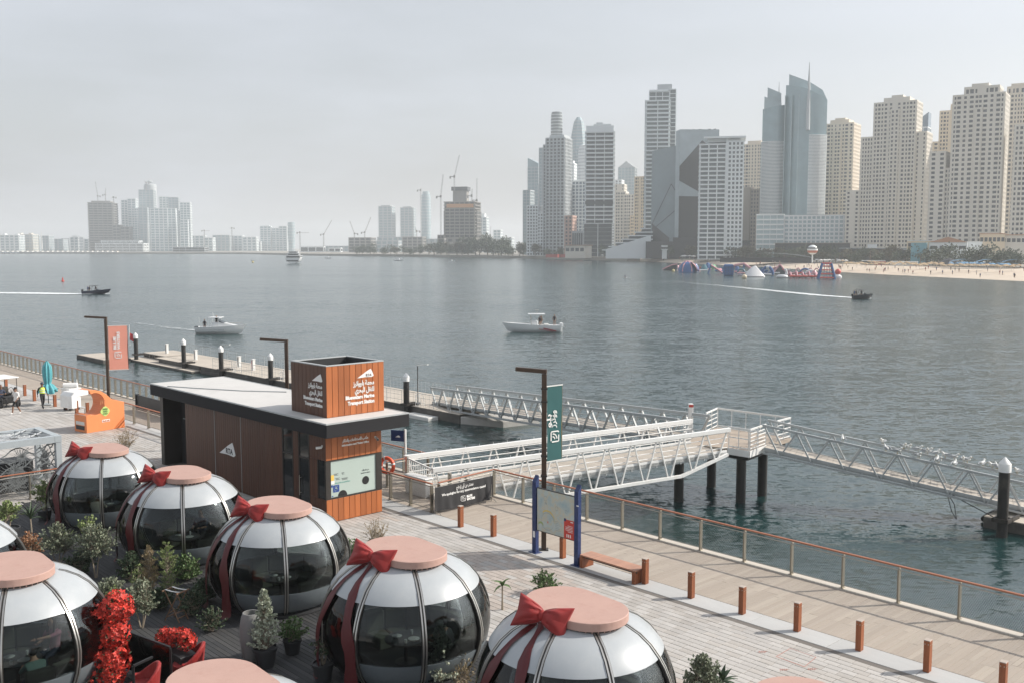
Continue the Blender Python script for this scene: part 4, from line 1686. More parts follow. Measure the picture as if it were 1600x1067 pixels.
q.tube((0, 0, .14), (0, 0, .70), .05)
q.lathe([(.28, .12), (.28, .14), (.06, .17)], 20)
ME_TAB = q.mesh('table', TABLE, smooth=True)
q = MB()
q.lathe([(.0001, .746), (.13, .746), (.15, .765), (.14, .77), (.0001, .755)], 16, (.2, .1, 0))
q.lathe([(.0001, .746), (.11, .746), (.13, .765), (.12, .77), (.0001, .755)], 16, (-.22, -.12, 0))
q.lathe([(.03, .746), (.03, .86), (.035, .86), (.0001, .862)], 10, (-.1, .25, 0))
q.lathe([(.035, .746), (.04, .84), (.0001, .842)], 10, (.28, -.2, 0))
ME_TW = q.mesh('tableware', M['offwhite'], smooth=True)


def pole_handle():
    q = MB()
    a = R(-90 - 14)
    p = Vector((2.14 * math.cos(a), 2.14 * math.sin(a), 0))
    q.tube(p + PZ * .85, p + PZ * 1.55, .018)
    for z in (.95, 1.45): q.tube(p * .985 + PZ * z, p + PZ * z, .012, n=6)
    return q.mesh('handle', M['steel'], smooth=True)


ME_HD = pole_handle()


def dome(label, u, v, open_side=True, rot=R(-3)):
    t = thing('dining_dome', label, 'dome', W(u, v), QA + rot, 'glass dining domes with terracotta lids')
    put('plinth', ME_BASE, t)
    put('lid', ME_LID, t)
    for i in range(8):
        a = -math.pi / 2 + i * S8
        o = put('roof_panel', ME_RF, t)
        o.rotation_euler = (0, 0, a)
        o = put('rib', ME_RB, t)
        o.rotation_euler = (0, 0, a + S8 / 2)
        if i == 0:
            d_ = put('door', ME_DR, t)
            d_.rotation_euler = (0, 0, a)
            h = put('handle', ME_HD, d_)
            h.rotation_euler = (0, 0, -a)
        else:
            o = put('pane', ME_GL, t)
            o.rotation_euler = (0, 0, a)
            o = put('skirt_panel', ME_SK, t)
            o.rotation_euler = (0, 0, a)
    put('sofa', ME_SOFA, t)
    put('table', ME_TAB, t)
    put('tableware', ME_TW, t)
    return t


DOMES = [('dining dome beside the grey pavilion, a woman seated inside', *uv_of(*G(163, 703, 2.95 * .94)[:2])), ('dining dome under the dark side of the ticket kiosk', *uv_of(*G(285, 741, 2.95 * .97)[:2])), ('dining dome with a pale leaved potted tree before it', *uv_of(*G(436, 792, 2.95 * .96)[:2])),
         ('dining dome in the middle, left of the small palm', -19.45, 14.71), ('biggest looking dining dome, nearest the bench', -13.86, 14.95), ('dining dome with a red flower pillar on its right', -24.79, 7.18),
         ('dining dome whose lid cuts the bottom edge beside red armchairs', *uv_of(*G(350, 1078, 2.95)[:2])), ('dining dome showing only its lid tip at the bottom right', *uv_of(*G(1285, 1110, 2.95)[:2])), ('dining dome showing only a sliver at the left edge', -30.9, 7.2)]
DSC = (.94, .97, .96, 1, 1, 1, 1, 1, 1)
for d_, k_ in zip(DOMES, DSC): dome(*d_).scale = (k_,) * 3

# ---------------------------------------------------------------- red bows
VEL = mat('red_velvet', (0.27, 0.014, 0.012), 0.6, var=.25, scale=5)
VEL.node_tree.nodes['Principled BSDF'].inputs['Sheen Weight'].default_value = .08
RIB_ = mat('red_ribbon', (0.085, 0.006, 0.008), .5, var=.15, scale=4)


def bow(label, u, v, seed):
    rr = random.Random(seed)
    t = thing('bow', label, 'bow', W(u, v), QA + R(-3), 'red bows on the dining domes')
    c = Vector((0.05, -.98, 3.04))
    BT_ = R(24)
    up = Vector((0, .42, .90)).normalized()
    nn = Vector((math.sin(BT_) * .9, -.90 * math.cos(BT_), .42))
    for s in (-1, 1):
        tw = R(rr.uniform(-8, 8))
        q = MB()
        ax = Vector((s * math.cos(BT_), s * math.sin(BT_), 0)) * .97 + up * (-.14 if s > 0 else .07)

        def f(i, j, s=s, ax=ax):
            h = .10 + .25 * (i ** .7)
            a = 2 * math.pi * j
            th = .19 * math.sin(math.pi * min(1, i * .93) ** .8) + .02
            ce, se = math.cos(a), math.sin(a)
            k_ = abs(se) ** 1.4 * (1 if se >= 0 else -1)
            ext = .64 * i - .07 * i * i * (1 - abs(se)) + .03 * math.sin(7 * a) * i * (1 - i)
            pu = math.copysign(abs(se) ** .7, se) * h
            wr = (.018 * math.sin(9 * a + 6 * i) + .014 * math.sin(17 * a - 3 * i) * (1 - i)) * math.sin(math.pi * min(1, i + .12))
            return c + ax * ext + up * pu + nn * (ce * th + .03 + wr)
        q.surf(lambda i, j: f(i, j if s > 0 else 1 - j), 14, 40)
        q.surf(lambda i, j: c + (f(1, j) - c) if False else f(1, j) * (1 - i) + (c + ax * .57 + nn * .03) * i, 1, 24)
        q.build('loop', VEL, t, smooth=True, ang=75)
    q = MB()
    q.ball(c + nn * .05, .115, 12, 8, (.85, .9, 1.05))
    q.build('knot', VEL, t, smooth=True)
    for s in (-1, 1):
        q = MB()
        b0, b1 = R(4 * s), R((19 + rr.uniform(-2, 3)) * s)
        zs = [2.94, 2.86, 2.74, 2.56, 2.34, 2.1, 1.85, 1.6, 1.35, 1.1, .8, .5, .22, .125]
        pts = []
        for i, z in enumerate(zs):
            g = i / (len(zs) - 1)
            a = -math.pi / 2 + b0 + (b1 - b0) * min(1, g * 1.5)
            r_ = max(rad(z) if z < 2.86 else 1.0, 0) + .075
            if z < 1.3: r_ = 2.22 + (.10 if z < .2 else 0)
            pts.append((r_, a, z))
        vs_ = []
        for i, (r_, a, z) in enumerate(pts):
            w = .045 + .13 * min(1, i / 8) + .03 * math.sin(i * 1.7 + s)
            for j in range(4):
                aa = a + (j / 3 - .5) * 2 * w / max(r_, 1.0)
                rp = r_ + .02 * math.sin(j * 2.1 + i * .9 + s)
                vs_.append((rp * math.cos(aa), rp * math.sin(aa), z))
        fs = []
        for i in range(len(pts) - 1):
            for j in range(3): fs.append((i * 4 + j, i * 4 + j + 1, i * 4 + 5 + j, i * 4 + 4 + j))
        m_ = len(vs_)
        vs_ += [(x * .995, y * .995, z) for x, y, z in vs_]
        fs += [tuple(m_ + k_ for k_ in reversed(f_)) for f_ in fs]
        q.add(vs_, fs)
        q.build('ribbon_tail', RIB_, t, smooth=True, ang=80)
    return t


for i, lb in enumerate(('red velvet bow on the dome beside the grey pavilion', 'red velvet bow on the dome under the kiosk wall', 'red velvet bow on the dome above the pale leaved tree', 'red velvet bow on the middle dome left of the small palm', 'red velvet bow on the nearest looking dome by the bench')):
    bow(lb, DOMES[i][1], DOMES[i][2], i).scale = (DSC[i],) * 3

# ---------------------------------------------------------------- people
SKIN = [mat('skin_light', (0.50, 0.28, 0.19), .55), mat('skin_brown', (0.22, 0.115, 0.07), .55)]
HAIRM = mat('dark_hair', (0.018, 0.012, 0.009), .6)


def cloth(nm, c): return mat(nm, c, .8, var=.12, scale=8)


STAND = dict(pel=(0, 0, .95), wai=(0, 0, 1.10), che=(0, .01, 1.30), nek=(0, .0, 1.46), hea=(0, -.02, 1.60), shL=(-.19, 0, 1.39), elL=(-.25, .03, 1.12), wrL=(-.25, -.05, .88), shR=(.19, 0, 1.39), elR=(.25, .03, 1.12), wrR=(.25, -.05, .88),
             hiL=(-.09, 0, .90), knL=(-.10, -.02, .50), anL=(-.10, .02, .09), toL=(-.11, -.15, .045), hiR=(.09, 0, .90), knR=(.10, -.02, .50), anR=(.10, .02, .09), toR=(.11, -.15, .045))
SIT = dict(STAND, pel=(0, .05, .54), wai=(0, .06, .70), che=(0, .05, .92), nek=(0, .02, 1.08), hea=(0, -.02, 1.22), shL=(-.19, .04, 1.0), elL=(-.25, -.10, .78), wrL=(-.14, -.34, .80), shR=(.19, .04, 1.0), elR=(.25, -.10, .78), wrR=(.14, -.34, .80),
           hiL=(-.10, .0, .52), knL=(-.13, -.42, .50), anL=(-.13, -.40, .09), toL=(-.13, -.56, .045), hiR=(.10, .0, .52), knR=(.13, -.42, .50), anR=(.13, -.40, .09), toR=(.13, -.56, .045))
WALK = dict(STAND, knL=(-.10, -.16, .52), anL=(-.10, -.22, .10), toL=(-.11, -.38, .07), knR=(.10, .02, .50), anR=(.10, .24, .14), toR=(.11, .10, .05), elL=(-.27, .10, 1.13), wrL=(-.25, .12, .90), elR=(.27, -.02, 1.13), wrR=(.25, -.20, .95))
EDGES = [('pel', 'wai', 1), ('wai', 'che', 1), ('che', 'nek', 1), ('nek', 'hea', 0), ('che', 'shL', 1), ('shL', 'elL', 4), ('elL', 'wrL', 5), ('che', 'shR', 1), ('shR', 'elR', 4), ('elR', 'wrR', 5),
         ('pel', 'hiL', 2), ('hiL', 'knL', 2), ('knL', 'anL', 6), ('anL', 'toL', 3), ('pel', 'hiR', 2), ('hiR', 'knR', 2), ('knR', 'anR', 6), ('anR', 'toR', 3)]
RADI = dict(pel=(.15, .11), wai=(.135, .10), che=(.165, .115), nek=(.058, .058), hea=(.082, .095), shL=(.068, .068), shR=(.068, .068), elL=(.045, .045), elR=(.045, .045), wrL=(.03, .03), wrR=(.03, .03), hiL=(.095, .095), hiR=(.095, .095), knL=(.06, .06), knR=(.06, .06), anL=(.042, .042), anR=(.042, .042), toL=(.038, .03), toR=(.038, .03))


def person(label, loc, rz, pose, mats, sleeves='short', legs='long', hair='short', female=False, cap=None, group=None, scale=1.0):
    """mats: skin, top, bottom, shoes, hair"""
    t = thing('person', label, 'person', loc, rz, group)
    nm = list(pose.keys())
    me = bpy.data.meshes.new('body')
    me.from_pydata([pose[k_] for k_ in nm], [(nm.index(a), nm.index(b_)) for a, b_, c in EDGES], [])
    o = bpy.data.objects.new('body', me)
    COL.objects.link(o)
    md = o.modifiers.new('skin', 'SKIN')
    for i, k_ in enumerate(nm):
        r_ = RADI[k_]
        if female and k_ in ('che', 'wai', 'shL', 'shR'): r_ = (r_[0] * .86, r_[1] * .95)
        me.skin_vertices[0].data[i].radius = r_
        me.skin_vertices[0].data[i].use_root = (k_ == 'pel')
    md.use_smooth_shade = True
    sb_ = o.modifiers.new('sub', 'SUBSURF')
    sb_.levels = sb_.render_levels = 2
    bpy.context.view_layer.update()
    ev = bpy.data.meshes.new_from_object(o.evaluated_get(bpy.context.evaluated_depsgraph_get()))
    bpy.data.objects.remove(o)
    q = MB()
    q.v = [tuple(v_.co) for v_ in ev.vertices]
    slot = {0: 0, 1: 1, 2: 2, 3: 3, 4: 1 if sleeves != 'none' else 0, 5: 1 if sleeves == 'long' else 0, 6: 2 if legs == 'long' else 0}
    segs = [(Vector(pose[a]), Vector(pose[b_]), slot[c], (a, b_)) for a, b_, c in EDGES]
    nk = Vector(pose['nek'])
    for p in ev.polygons:
        c = p.center
        best = None
        for a, b_, s_, nme in segs:
            d_ = b_ - a
            f_ = max(0, min(1, (c - a).dot(d_) / d_.length_squared))
            rr_ = RADI[nme[0]][0] * (1 - f_) + RADI[nme[1]][0] * f_
            dd = (a + d_ * f_ - c).length / rr_
            if best is None or dd < best[0]: best = (dd, s_)
        s_ = best[1]
        if c.z > nk.z - .005: s_ = 0
        q.f.append(tuple(p.vertices))
        q.mi.append(s_)
    bpy.data.meshes.remove(ev)
    # head: skull, jaw, nose, ears, eyes; hands with five fingers
    h = Vector(pose['hea'])
    q.m = 0
    q.ball(h + Vector((0, .005, .035)), .10, 14, 10, (.80, 1.0, 1.12))
    q.ball(h + Vector((0, -.03, -.05)), .062, 10, 6, (.95, .95, .95))
    q.tube(h + Vector((0, -.088, .035)), h + Vector((0, -.118, -.012)), .008, .017, 6)
    for s in (-1, 1):
        q.ball(h + Vector((s * .082, .01, .01)), .022, 6, 5, (.5, .8, 1.3))
    q.m = 4
    for s in (-1, 1):
        q.ball(h + Vector((s * .034, -.088, .03)), .012, 6, 4, (1.2, .6, .8))
        q.tube(h + Vector((s * .018, -.094, .056)), h + Vector((s * .052, -.083, .056)), .006, n=4)
    q.m = 0
    for sd in ('L', 'R'):
        e_, w_ = Vector(pose['el' + sd]), Vector(pose['wr' + sd])
        d_ = (w_ - e_).normalized()
        sx = -1 if sd == 'L' else 1
        n_ = d_.cross(Vector((0, 0, 1)))
        n_ = n_.normalized() if n_.length > .3 else Vector((0, -1, 0))
        pl_ = d_.cross(n_).normalized()
        q.ball(w_ + d_ * .045, .042, 8, 6, (.75, .85, .95))
        for i in range(4):
            b_ = w_ + d_ * .075 + n_ * (i - 1.5) * .018
            L_ = (.062, .072, .068, .052)[i]
            m_ = b_ + d_ * L_ * .55
            q.path([b_ - d_ * .02, m_, m_ + d_ * L_ * .35 + pl_ * .02], [.010, .009, .006], 5)
        b_ = w_ + d_ * .03 + n_ * .034
        q.path([b_, b_ + n_ * .022 + d_ * .025, b_ + n_ * .026 + d_ * .055], [.011, .010, .007], 5)
    q.build('body', mats[:4] + [HAIRM], t, smooth=True, ang=180)
    q = MB()
    if cap:
        q.lathe([(.098, .05), (.094, .10), (.06, .15), (.0001, .165)], 14, h + Vector((0, .01, 0)))
        q.prism([(h.x - .07, h.y - .08), (h.x + .07, h.y - .08), (h.x + .05, h.y - .18), (h.x - .05, h.y - .18)], h.z + .055, h.z + .07)
        q.build('cap', cap, t, smooth=True)
    else:
        q.ball(h + Vector((0, .028, .055)), .104, 14, 9, (.86, .95, 1.02))
        if hair == 'long':
            q.ball(h + Vector((0, .06, -.08)), .10, 12, 8, (.95, .55, 1.9))
            for s in (-1, 1): q.path([h + Vector((s * .075, .0, .05)), h + Vector((s * .10, -.02, -.08)), h + Vector((s * .10, -.06, -.22))], [.03, .04, .02], 7)
        q.build('hair', mats[4] if len(mats) > 4 else HAIRM, t, smooth=True)
    t.scale = (scale,) * 3
    return t


c_white, c_black, c_vest, c_teal = cloth('white_cotton', (.68, .67, .65)), cloth('black_cotton', (.02, .02, .022)), cloth('hi_vis_yellow', (.62, .78, .12)), cloth('teal_shirt', (.16, .25, .22))
c_cream, c_shoe, c_navy, c_pink = cloth('cream_knit', (.62, .56, .46)), mat('white_shoe', (.65, .65, .63), .6), cloth('navy_cloth', (.03, .04, .07)), cloth('pink_print', (.45, .16, .22))


def face_to(a, b_):
    d = b_ - a
    return math.atan2(d.y, d.x) + math.pi / 2


cam0 = Vector((0, 0, 0))
p = G(67, 638)
gd = person('guard in a yellow safety vest and dark trousers facing right', p, R(48), WALK, [SKIN[1], c_black, c_black, c_black], sleeves='long', cap=c_navy)
q = MB()
vs_ = []
for z, rx_, ry_ in ((1.02, .165, .135), (1.15, .165, .13), (1.32, .185, .14), (1.42, .15, .11)):
    for i in range(16):
        a = 2 * math.pi * i / 16
        vs_.append((rx_ * math.cos(a), ry_ * math.sin(a) + .005, z))
q.add(vs_, [(j * 16 + i, j * 16 + (i + 1) % 16, (j + 1) * 16 + (i + 1) % 16, (j + 1) * 16 + i) for j in range(3) for i in range(16)])
q.build('safety_vest', c_vest, gd, smooth=True)
q = MB()
q.lathe([(.172, 1.09), (.172, 1.13)], 16, cap=False)
q.lathe([(.180, 1.24), (.182, 1.28)], 16, cap=False)
q.build('reflective_band', M['offwhite'], gd)
p = G(26, 647)
person('man in a white T-shirt and black shorts walking past the golf cart', p, R(-20), WALK, [SKIN[1], c_white, c_black, c_shoe], legs='short', cap=c_black)


def in_dome(i, a, r_, z=.0):
    """a place on the sofa of dome i"""
    u, v = DOMES[i][1], DOMES[i][2]
    return W(u, v, z) + Vector((r_ * math.cos(QA + a), r_ * math.sin(QA + a), 0))


cd = in_dome(0, 0, 0)
p = in_dome(0, R(62), 1.12)
person('woman with long brown hair in a cream top seated in the leftmost dome', p, face_to(p, cd), SIT, [SKIN[0], c_cream, c_navy, c_shoe, mat('brown_hair', (.10, .045, .02), .6)], sleeves='none', hair='long', female=True)
LEAN = dict(SIT, che=(0, -.04, .90), nek=(0, -.12, 1.05), hea=(0, -.20, 1.17), shL=(-.19, -.07, .97), shR=(.19, -.07, .97), wrL=(-.15, -.46, .80), wrR=(.15, -.46, .80), elL=(-.27, -.25, .78), elR=(.27, -.25, .78))
p = in_dome(0, R(-38), 1.15)
person('person in a cream shirt leaning over the table in the leftmost dome', p, face_to(p, cd), LEAN, [SKIN[1], c_cream, c_black, c_shoe])
cd = in_dome(5, 0, 0)
p = in_dome(5, R(2), 1.22)
person('man in a green shirt seated at the glass beside the red flowers', p, face_to(p, cd), LEAN, [SKIN[0], c_teal, c_navy, c_shoe])
REACH = dict(SIT, elR=(.16, -.26, .98), wrR=(.02, -.56, 1.0))
p = in_dome(5, R(118), 1.14)
person('woman in a patterned pink top reaching over the dome table', p, face_to(p, cd), REACH, [SKIN[0], c_pink, c_navy, c_shoe], hair='long', female=True)
cd = in_dome(1, 0, 0)
p = in_dome(1, R(125), 1.14)
person('person in dark clothes seated inside the dome under the kiosk', p, face_to(p, cd), SIT, [SKIN[1], c_navy, c_black, c_shoe])
cd = in_dome(3, 0, 0)
p = in_dome(3, R(35), 1.14)
person('person in black seated inside the middle dome', p, face_to(p, cd), LEAN, [SKIN[1], c_black, c_black, c_shoe])
# ---------------------------------------------------------------- planting on the terrace
def leafmat(nm, c): return mat(nm, c, .55, var=.25, scale=9, island=.35, spec=.35)


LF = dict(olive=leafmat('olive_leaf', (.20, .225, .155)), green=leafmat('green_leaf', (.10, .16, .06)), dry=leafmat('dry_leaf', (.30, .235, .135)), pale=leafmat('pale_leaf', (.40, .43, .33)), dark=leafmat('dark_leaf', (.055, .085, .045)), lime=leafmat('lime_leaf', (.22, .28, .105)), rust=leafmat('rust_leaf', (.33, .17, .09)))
TWIG = mat('pale_twig', (.30, .25, .19), .8, var=.2)
POTM = mat('pot_black', (.03, .031, .033), .5, var=.1)
POTG = mat('pot_grey', (.20, .20, .195), .7, var=.15)
SOIL = mat('soil', (.05, .035, .025), .95, var=.3, scale=15)


def leaf(q, p, d, L_, w_, rr):
    d = d.normalized()
    sd = d.cross(Vector((rr.uniform(-1, 1), rr.uniform(-1, 1), rr.uniform(-1, 1))))
    if sd.length < .05: return
    sd = sd.normalized() * w_
    up = sd.cross(d).normalized() * (L_ * .12)
    q.add([p, p + d * L_ * .5 + sd - up, p + d * L_, p + d * L_ * .5 - sd - up], [(0, 1, 2), (0, 2, 3)])


def pot(t, r, h, m=POTM):
    q = MB()
    q.lathe([(r * .72, 0), (r * .95, h * .85), (r * 1.04, h * .86), (r * 1.04, h), (r * .92, h), (r * .90, h * .9)], 20)
    q.build('pot', m, t, smooth=True)
    q = MB()
    q.lathe([(r * .90, h * .86), (.0001, h * .9)], 16)
    q.build('soil', SOIL, t)


def bush(label, loc, h, w, lm, seed, name='shrub', cat='shrub', n=90, ll=.07, lw=.022, per=16, trunk=.25, potr=0, poth=0, shape='round', up=.4, group=None, potm=POTM, twm=None):
    rr = random.Random(seed)
    t = thing(name, label, cat, loc, rr.uniform(0, 6), group)
    z0 = 0
    if potr:
        pot(t, potr, poth, potm)
        z0 = poth * .88
    st, fo = MB(), MB()
    base = Vector((0, 0, z0))
    H_ = h - z0
    ntr = 3 if trunk > .15 else 6
    tips = []
    for i in range(ntr):
        a = 6.28 * i / ntr + rr.uniform(-.4, .4)
        tip = base + Vector((math.cos(a) * w * .18, math.sin(a) * w * .18, H_ * (trunk + rr.uniform(0, .2))))
        st.path([base + Vector((math.cos(a) * .03, math.sin(a) * .03, 0)), base.lerp(tip, .5) + Vector((rr.uniform(-.04, .04), rr.uniform(-.04, .04), 0)), tip], [.026, .02, .014], 5)
        tips.append(tip)
    for i in range(n):
        tp = rr.choice(tips)
        a, e = rr.uniform(0, 6.283), rr.uniform(0, 1)
        if shape == 'cone':
            z = z0 + H_ * (trunk * .4 + (1 - trunk * .4) * e)
            R_ = w * .5 * (1 - e) ** .75 * rr.uniform(.5, 1.1) + .02
        elif shape == 'column':
            z = z0 + H_ * e
            R_ = w * .5 * min(1, (1 - e) * 3 + .15) * rr.uniform(.4, 1.1)
        else:
            z = z0 + H_ * (trunk + (1 - trunk) * e)
            R_ = w * .5 * math.sqrt(max(.05, 1 - (2 * e - .9) ** 2)) * rr.uniform(.45, 1.1)
        end = Vector((math.cos(a) * R_, math.sin(a) * R_, z))
        s_ = tp if shape == 'round' else Vector((0, 0, max(z0, z - R_ * .9)))
        mid = s_.lerp(end, .55) + Vector((rr.uniform(-.05, .05), rr.uniform(-.05, .05), rr.uniform(-.02, .05)))
        st.path([s_, mid, end], [.009, .006, .003], 4)
        for k_ in range(per):
            f_ = rr.uniform(.35, 1.05)
            p = (mid.lerp(end, (f_ - .5) * 2) if f_ > .5 else s_.lerp(mid, f_ * 2))
            d_ = (end - s_).normalized() * .5 + Vector((rr.uniform(-1, 1), rr.uniform(-1, 1), rr.uniform(-.6, 1) + up))
            leaf(fo, p + Vector((rr.uniform(-.03, .03), rr.uniform(-.02, .02), rr.uniform(-.02, .02))), d_, ll * 1.15 * rr.uniform(.6, 1.25), lw * 1.35 * rr.uniform(.7, 1.2), rr)
    st.build('stem', twm or TWIG, t)
    stuff(fo.build('foliage', lm, t))
    return t


def blades(label, loc, n, L_, w_, lm, seed, name, cat, stem=0.0, potr=0, poth=0, droop=.7, spread=1.0):
    """rosette of long leaves, each its own part"""
    rr = random.Random(seed)
    t = thing(name, label, cat, loc, rr.uniform(0, 6))
    z0 = 0
    if potr:
        pot(t, potr, poth)
        z0 = poth * .85
    if stem:
        q = MB()
        q.path([(0, 0, z0), (.02, .01, z0 + stem * .5), (0, 0, z0 + stem)], [.035, .026, .022], 7)
        q.build('trunk', TWIG, t, smooth=True)
    q = MB()
    for k_ in range(7):
        f0 = k_ / 6
        y = L_ * f0
        ww = w_ * math.sin(math.pi * (.12 + .88 * f0) ** .8) + .002
        z = L_ * (.35 * f0 - droop * f0 * f0 * .55)
        q.v += [(-ww, y, z + .012), (0, y, z), (ww, y, z + .012)]
    for k_ in range(6):
        b_ = k_ * 3
        q.f += [(b_, b_ + 1, b_ + 4, b_ + 3), (b_ + 1, b_ + 2, b_ + 5, b_ + 4)]
        q.mi += [0, 0]
    me = q.mesh('leaf', lm, smooth=True)
    for i in range(n):
        o = put('leaf', me, t)
        o.location = (0, 0, z0 + stem)
        e = rr.uniform(-.3, 1.15) * spread if i > n * .3 else rr.uniform(.6, 1.3)
        o.rotation_euler = (e * .8, 0, i * 2.399 + rr.uniform(-.2, .2))
        o.scale = (1, rr.uniform(.7, 1.1), 1)
    return t


def gz(px, py): return G(px, py, 0)


bush('twiggy olive shrub with pale bare stems between the left domes', gz(150, 902), 1.75, 1.35, LF['olive'], 1, n=150, per=22, trunk=.38)
bush('grey green olive shrub behind the cut off terracotta lid', gz(92, 886), 1.45, 1.25, LF['olive'], 2, n=120, per=20, trunk=.35)
bush('rusty orange leaved shrub left of the olive shrubs', gz(46, 880), 1.05, .95, LF['rust'], 3, n=70, per=16, trunk=.2)
bush('half bare olive shrub with bleached twigs above the red flowers', gz(222, 980), 1.35, 1.05, LF['olive'], 4, n=120, per=14, trunk=.30)
bush('small pale shrub tucked behind the left dome roof', gz(178, 962), .85, .8, LF['lime'], 5, n=70, per=14, trunk=.15, ll=.05, lw=.02)
bush('brown tinged slim cypress standing before the second dome', gz(234, 925), 1.45, .55, LF['dry'], 6, 'cypress', 'tree', n=160, per=20, trunk=.02, shape='column', ll=.05, lw=.008, up=1.0)
bush('feathery bright green fern shrub beside the brown cypress', gz(263, 925), 1.55, .75, LF['lime'], 7, 'fern', 'plant', n=110, per=20, trunk=.05, shape='column', ll=.06, lw=.008, up=.6)
bush('small round leaved shrub low before the second dome', gz(215, 920), .75, .7, LF['lime'], 8, n=40, per=8, trunk=.1, ll=.05, lw=.025)
bush('pale leaved conical tree in a black pot before a dome', gz(415, 1040), 1.95, .85, LF['pale'], 9, 'potted_tree', 'tree', n=170, per=16, trunk=.15, shape='cone', ll=.055, lw=.022, potr=.30, poth=.50)
bush('low green shrub in a black pot right of the pale tree', gz(457, 1020), .95, .85, LF['green'], 10, 'potted_shrub', 'shrub', n=70, per=12, trunk=.1, ll=.06, lw=.026, potr=.24, poth=.38)
bush('spindly potted plant in the gap between two middle domes', gz(505, 1062), 1.25, .6, LF['dark'], 11, 'potted_shrub', 'shrub', n=40, per=8, trunk=.3, ll=.06, lw=.02, potr=.27, poth=.45)
bush('pale leaved conical tree in front of the middle dome', gz(688, 1085), 1.75, .75, LF['pale'], 12, 'potted_tree', 'tree', n=150, per=16, trunk=.1, shape='cone', ll=.055, lw=.022, potr=.28, poth=.42)
bush('wispy brown grassy shrub right of the conical tree', gz(722, 1080), .95, .75, LF['dry'], 13, n=50, per=9, trunk=.1, ll=.07, lw=.01)
bush('leafy green hedge shrub touching the right of a dome', gz(552, 905), 1.30, .95, LF['green'], 14, n=120, per=14, trunk=.1, ll=.06, lw=.026)
bush('sparse dry shrub on the paving before the ticket window', gz(588, 852), 1.0, 1.2, LF['dry'], 15, n=80, per=7, trunk=.12, ll=.045, lw=.012)
bush('sparse dry shrub on the paving below the orange stand', gz(197, 704), 1.3, 1.3, LF['dry'], 16, n=80, per=7, trunk=.12, ll=.06, lw=.014)
bush('low green shrub on the paving above the nearest lid', gz(852, 926), .72, .95, LF['green'], 17, n=70, per=14, trunk=.1, ll=.055, lw=.024)
bush('bushy olive shrub at the bottom edge right of the nearest dome', gz(1098, 1085), .95, .95, LF['olive'], 18, n=110, per=18, trunk=.15)
bush('flowering leafy shrub against the leftmost dome', gz(140, 858), 1.2, 1.0, LF['lime'], 19, n=60, per=12, trunk=.1, ll=.07, lw=.032)
bush('leafy young tree behind the wire fence, left dome', gz(70, 812), 1.55, .95, LF['lime'], 20, 'potted_tree', 'tree', n=80, per=12, trunk=.3, ll=.07, lw=.03, potr=.28, poth=.42)
bush('leafy plant in a large black pot at the left edge', gz(14, 850), 1.55, .95, LF['lime'], 21, 'potted_tree', 'tree', n=80, per=12, trunk=.35, ll=.07, lw=.03, potr=.40, poth=.62)
blades('dark palm in a black pot beside the left edge pot', gz(50, 862), 16, .75, .035, LF['dark'], 22, 'potted_palm', 'palm', stem=.75, potr=.34, poth=.5)
blades('spiky yucca low in front of the leftmost dome', gz(104, 856), 22, .55, .022, LF['lime'], 23, 'yucca', 'plant', stem=.25, droop=.3)
blades('slender little palm on the paving beside the middle dome', gz(785, 952), 13, .34, .045, LF['green'], 24, 'young_palm', 'palm', stem=.72, droop=1.1)
blades('broad leaved rosette plant at the bottom edge on the paving', gz(1127, 1083), 18, .46, .055, LF['dark'], 25, 'rosette_plant', 'plant', stem=.30, droop=.5)
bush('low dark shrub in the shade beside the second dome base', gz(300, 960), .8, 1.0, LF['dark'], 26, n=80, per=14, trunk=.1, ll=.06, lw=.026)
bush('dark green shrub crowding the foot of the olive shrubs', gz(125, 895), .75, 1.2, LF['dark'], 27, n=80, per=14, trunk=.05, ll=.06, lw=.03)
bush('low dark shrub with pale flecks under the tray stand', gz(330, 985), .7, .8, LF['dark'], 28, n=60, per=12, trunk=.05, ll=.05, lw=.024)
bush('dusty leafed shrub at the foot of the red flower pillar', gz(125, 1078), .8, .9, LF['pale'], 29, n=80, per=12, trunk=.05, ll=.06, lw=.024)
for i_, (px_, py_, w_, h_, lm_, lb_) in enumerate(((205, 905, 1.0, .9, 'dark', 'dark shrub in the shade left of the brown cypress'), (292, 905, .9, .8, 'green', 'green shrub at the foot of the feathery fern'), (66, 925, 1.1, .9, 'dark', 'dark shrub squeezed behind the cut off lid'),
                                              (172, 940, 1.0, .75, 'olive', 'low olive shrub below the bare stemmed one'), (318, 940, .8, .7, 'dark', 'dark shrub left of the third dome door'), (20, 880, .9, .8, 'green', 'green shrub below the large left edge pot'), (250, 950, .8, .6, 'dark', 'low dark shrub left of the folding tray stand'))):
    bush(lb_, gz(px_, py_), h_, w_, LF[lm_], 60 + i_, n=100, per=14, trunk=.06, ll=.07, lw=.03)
# tall grey urn beside the pale tree
q = MB()
q.lathe([(.17, 0), (.24, .12), (.29, .5), (.30, .85), (.25, 1.15), (.21, 1.25), (.18, 1.25), (.2, 1.1), (.0001, 1.0)], 24)
tag(q.build('urn', POTG, None, smooth=True, loc=gz(394, 1030)), 'tall grey urn standing left of the pale leaved tree', 'urn')
q = MB()
q.lathe([(.34, 0), (.36, .03), (.36, .12), (.33, .14), (.31, .10), (.0001, .08)], 24)
tag(q.build('planter_dish', POTM, None, smooth=True, loc=gz(380, 1052)), 'shallow black dish on the deck under the grey urn', 'dish')

# ---------------------------------------------------------------- red flowers, armchairs, balustrade, tray stand
FLW = mat('red_petals', (.52, .035, .02), .55, var=.3, scale=6, island=.35)


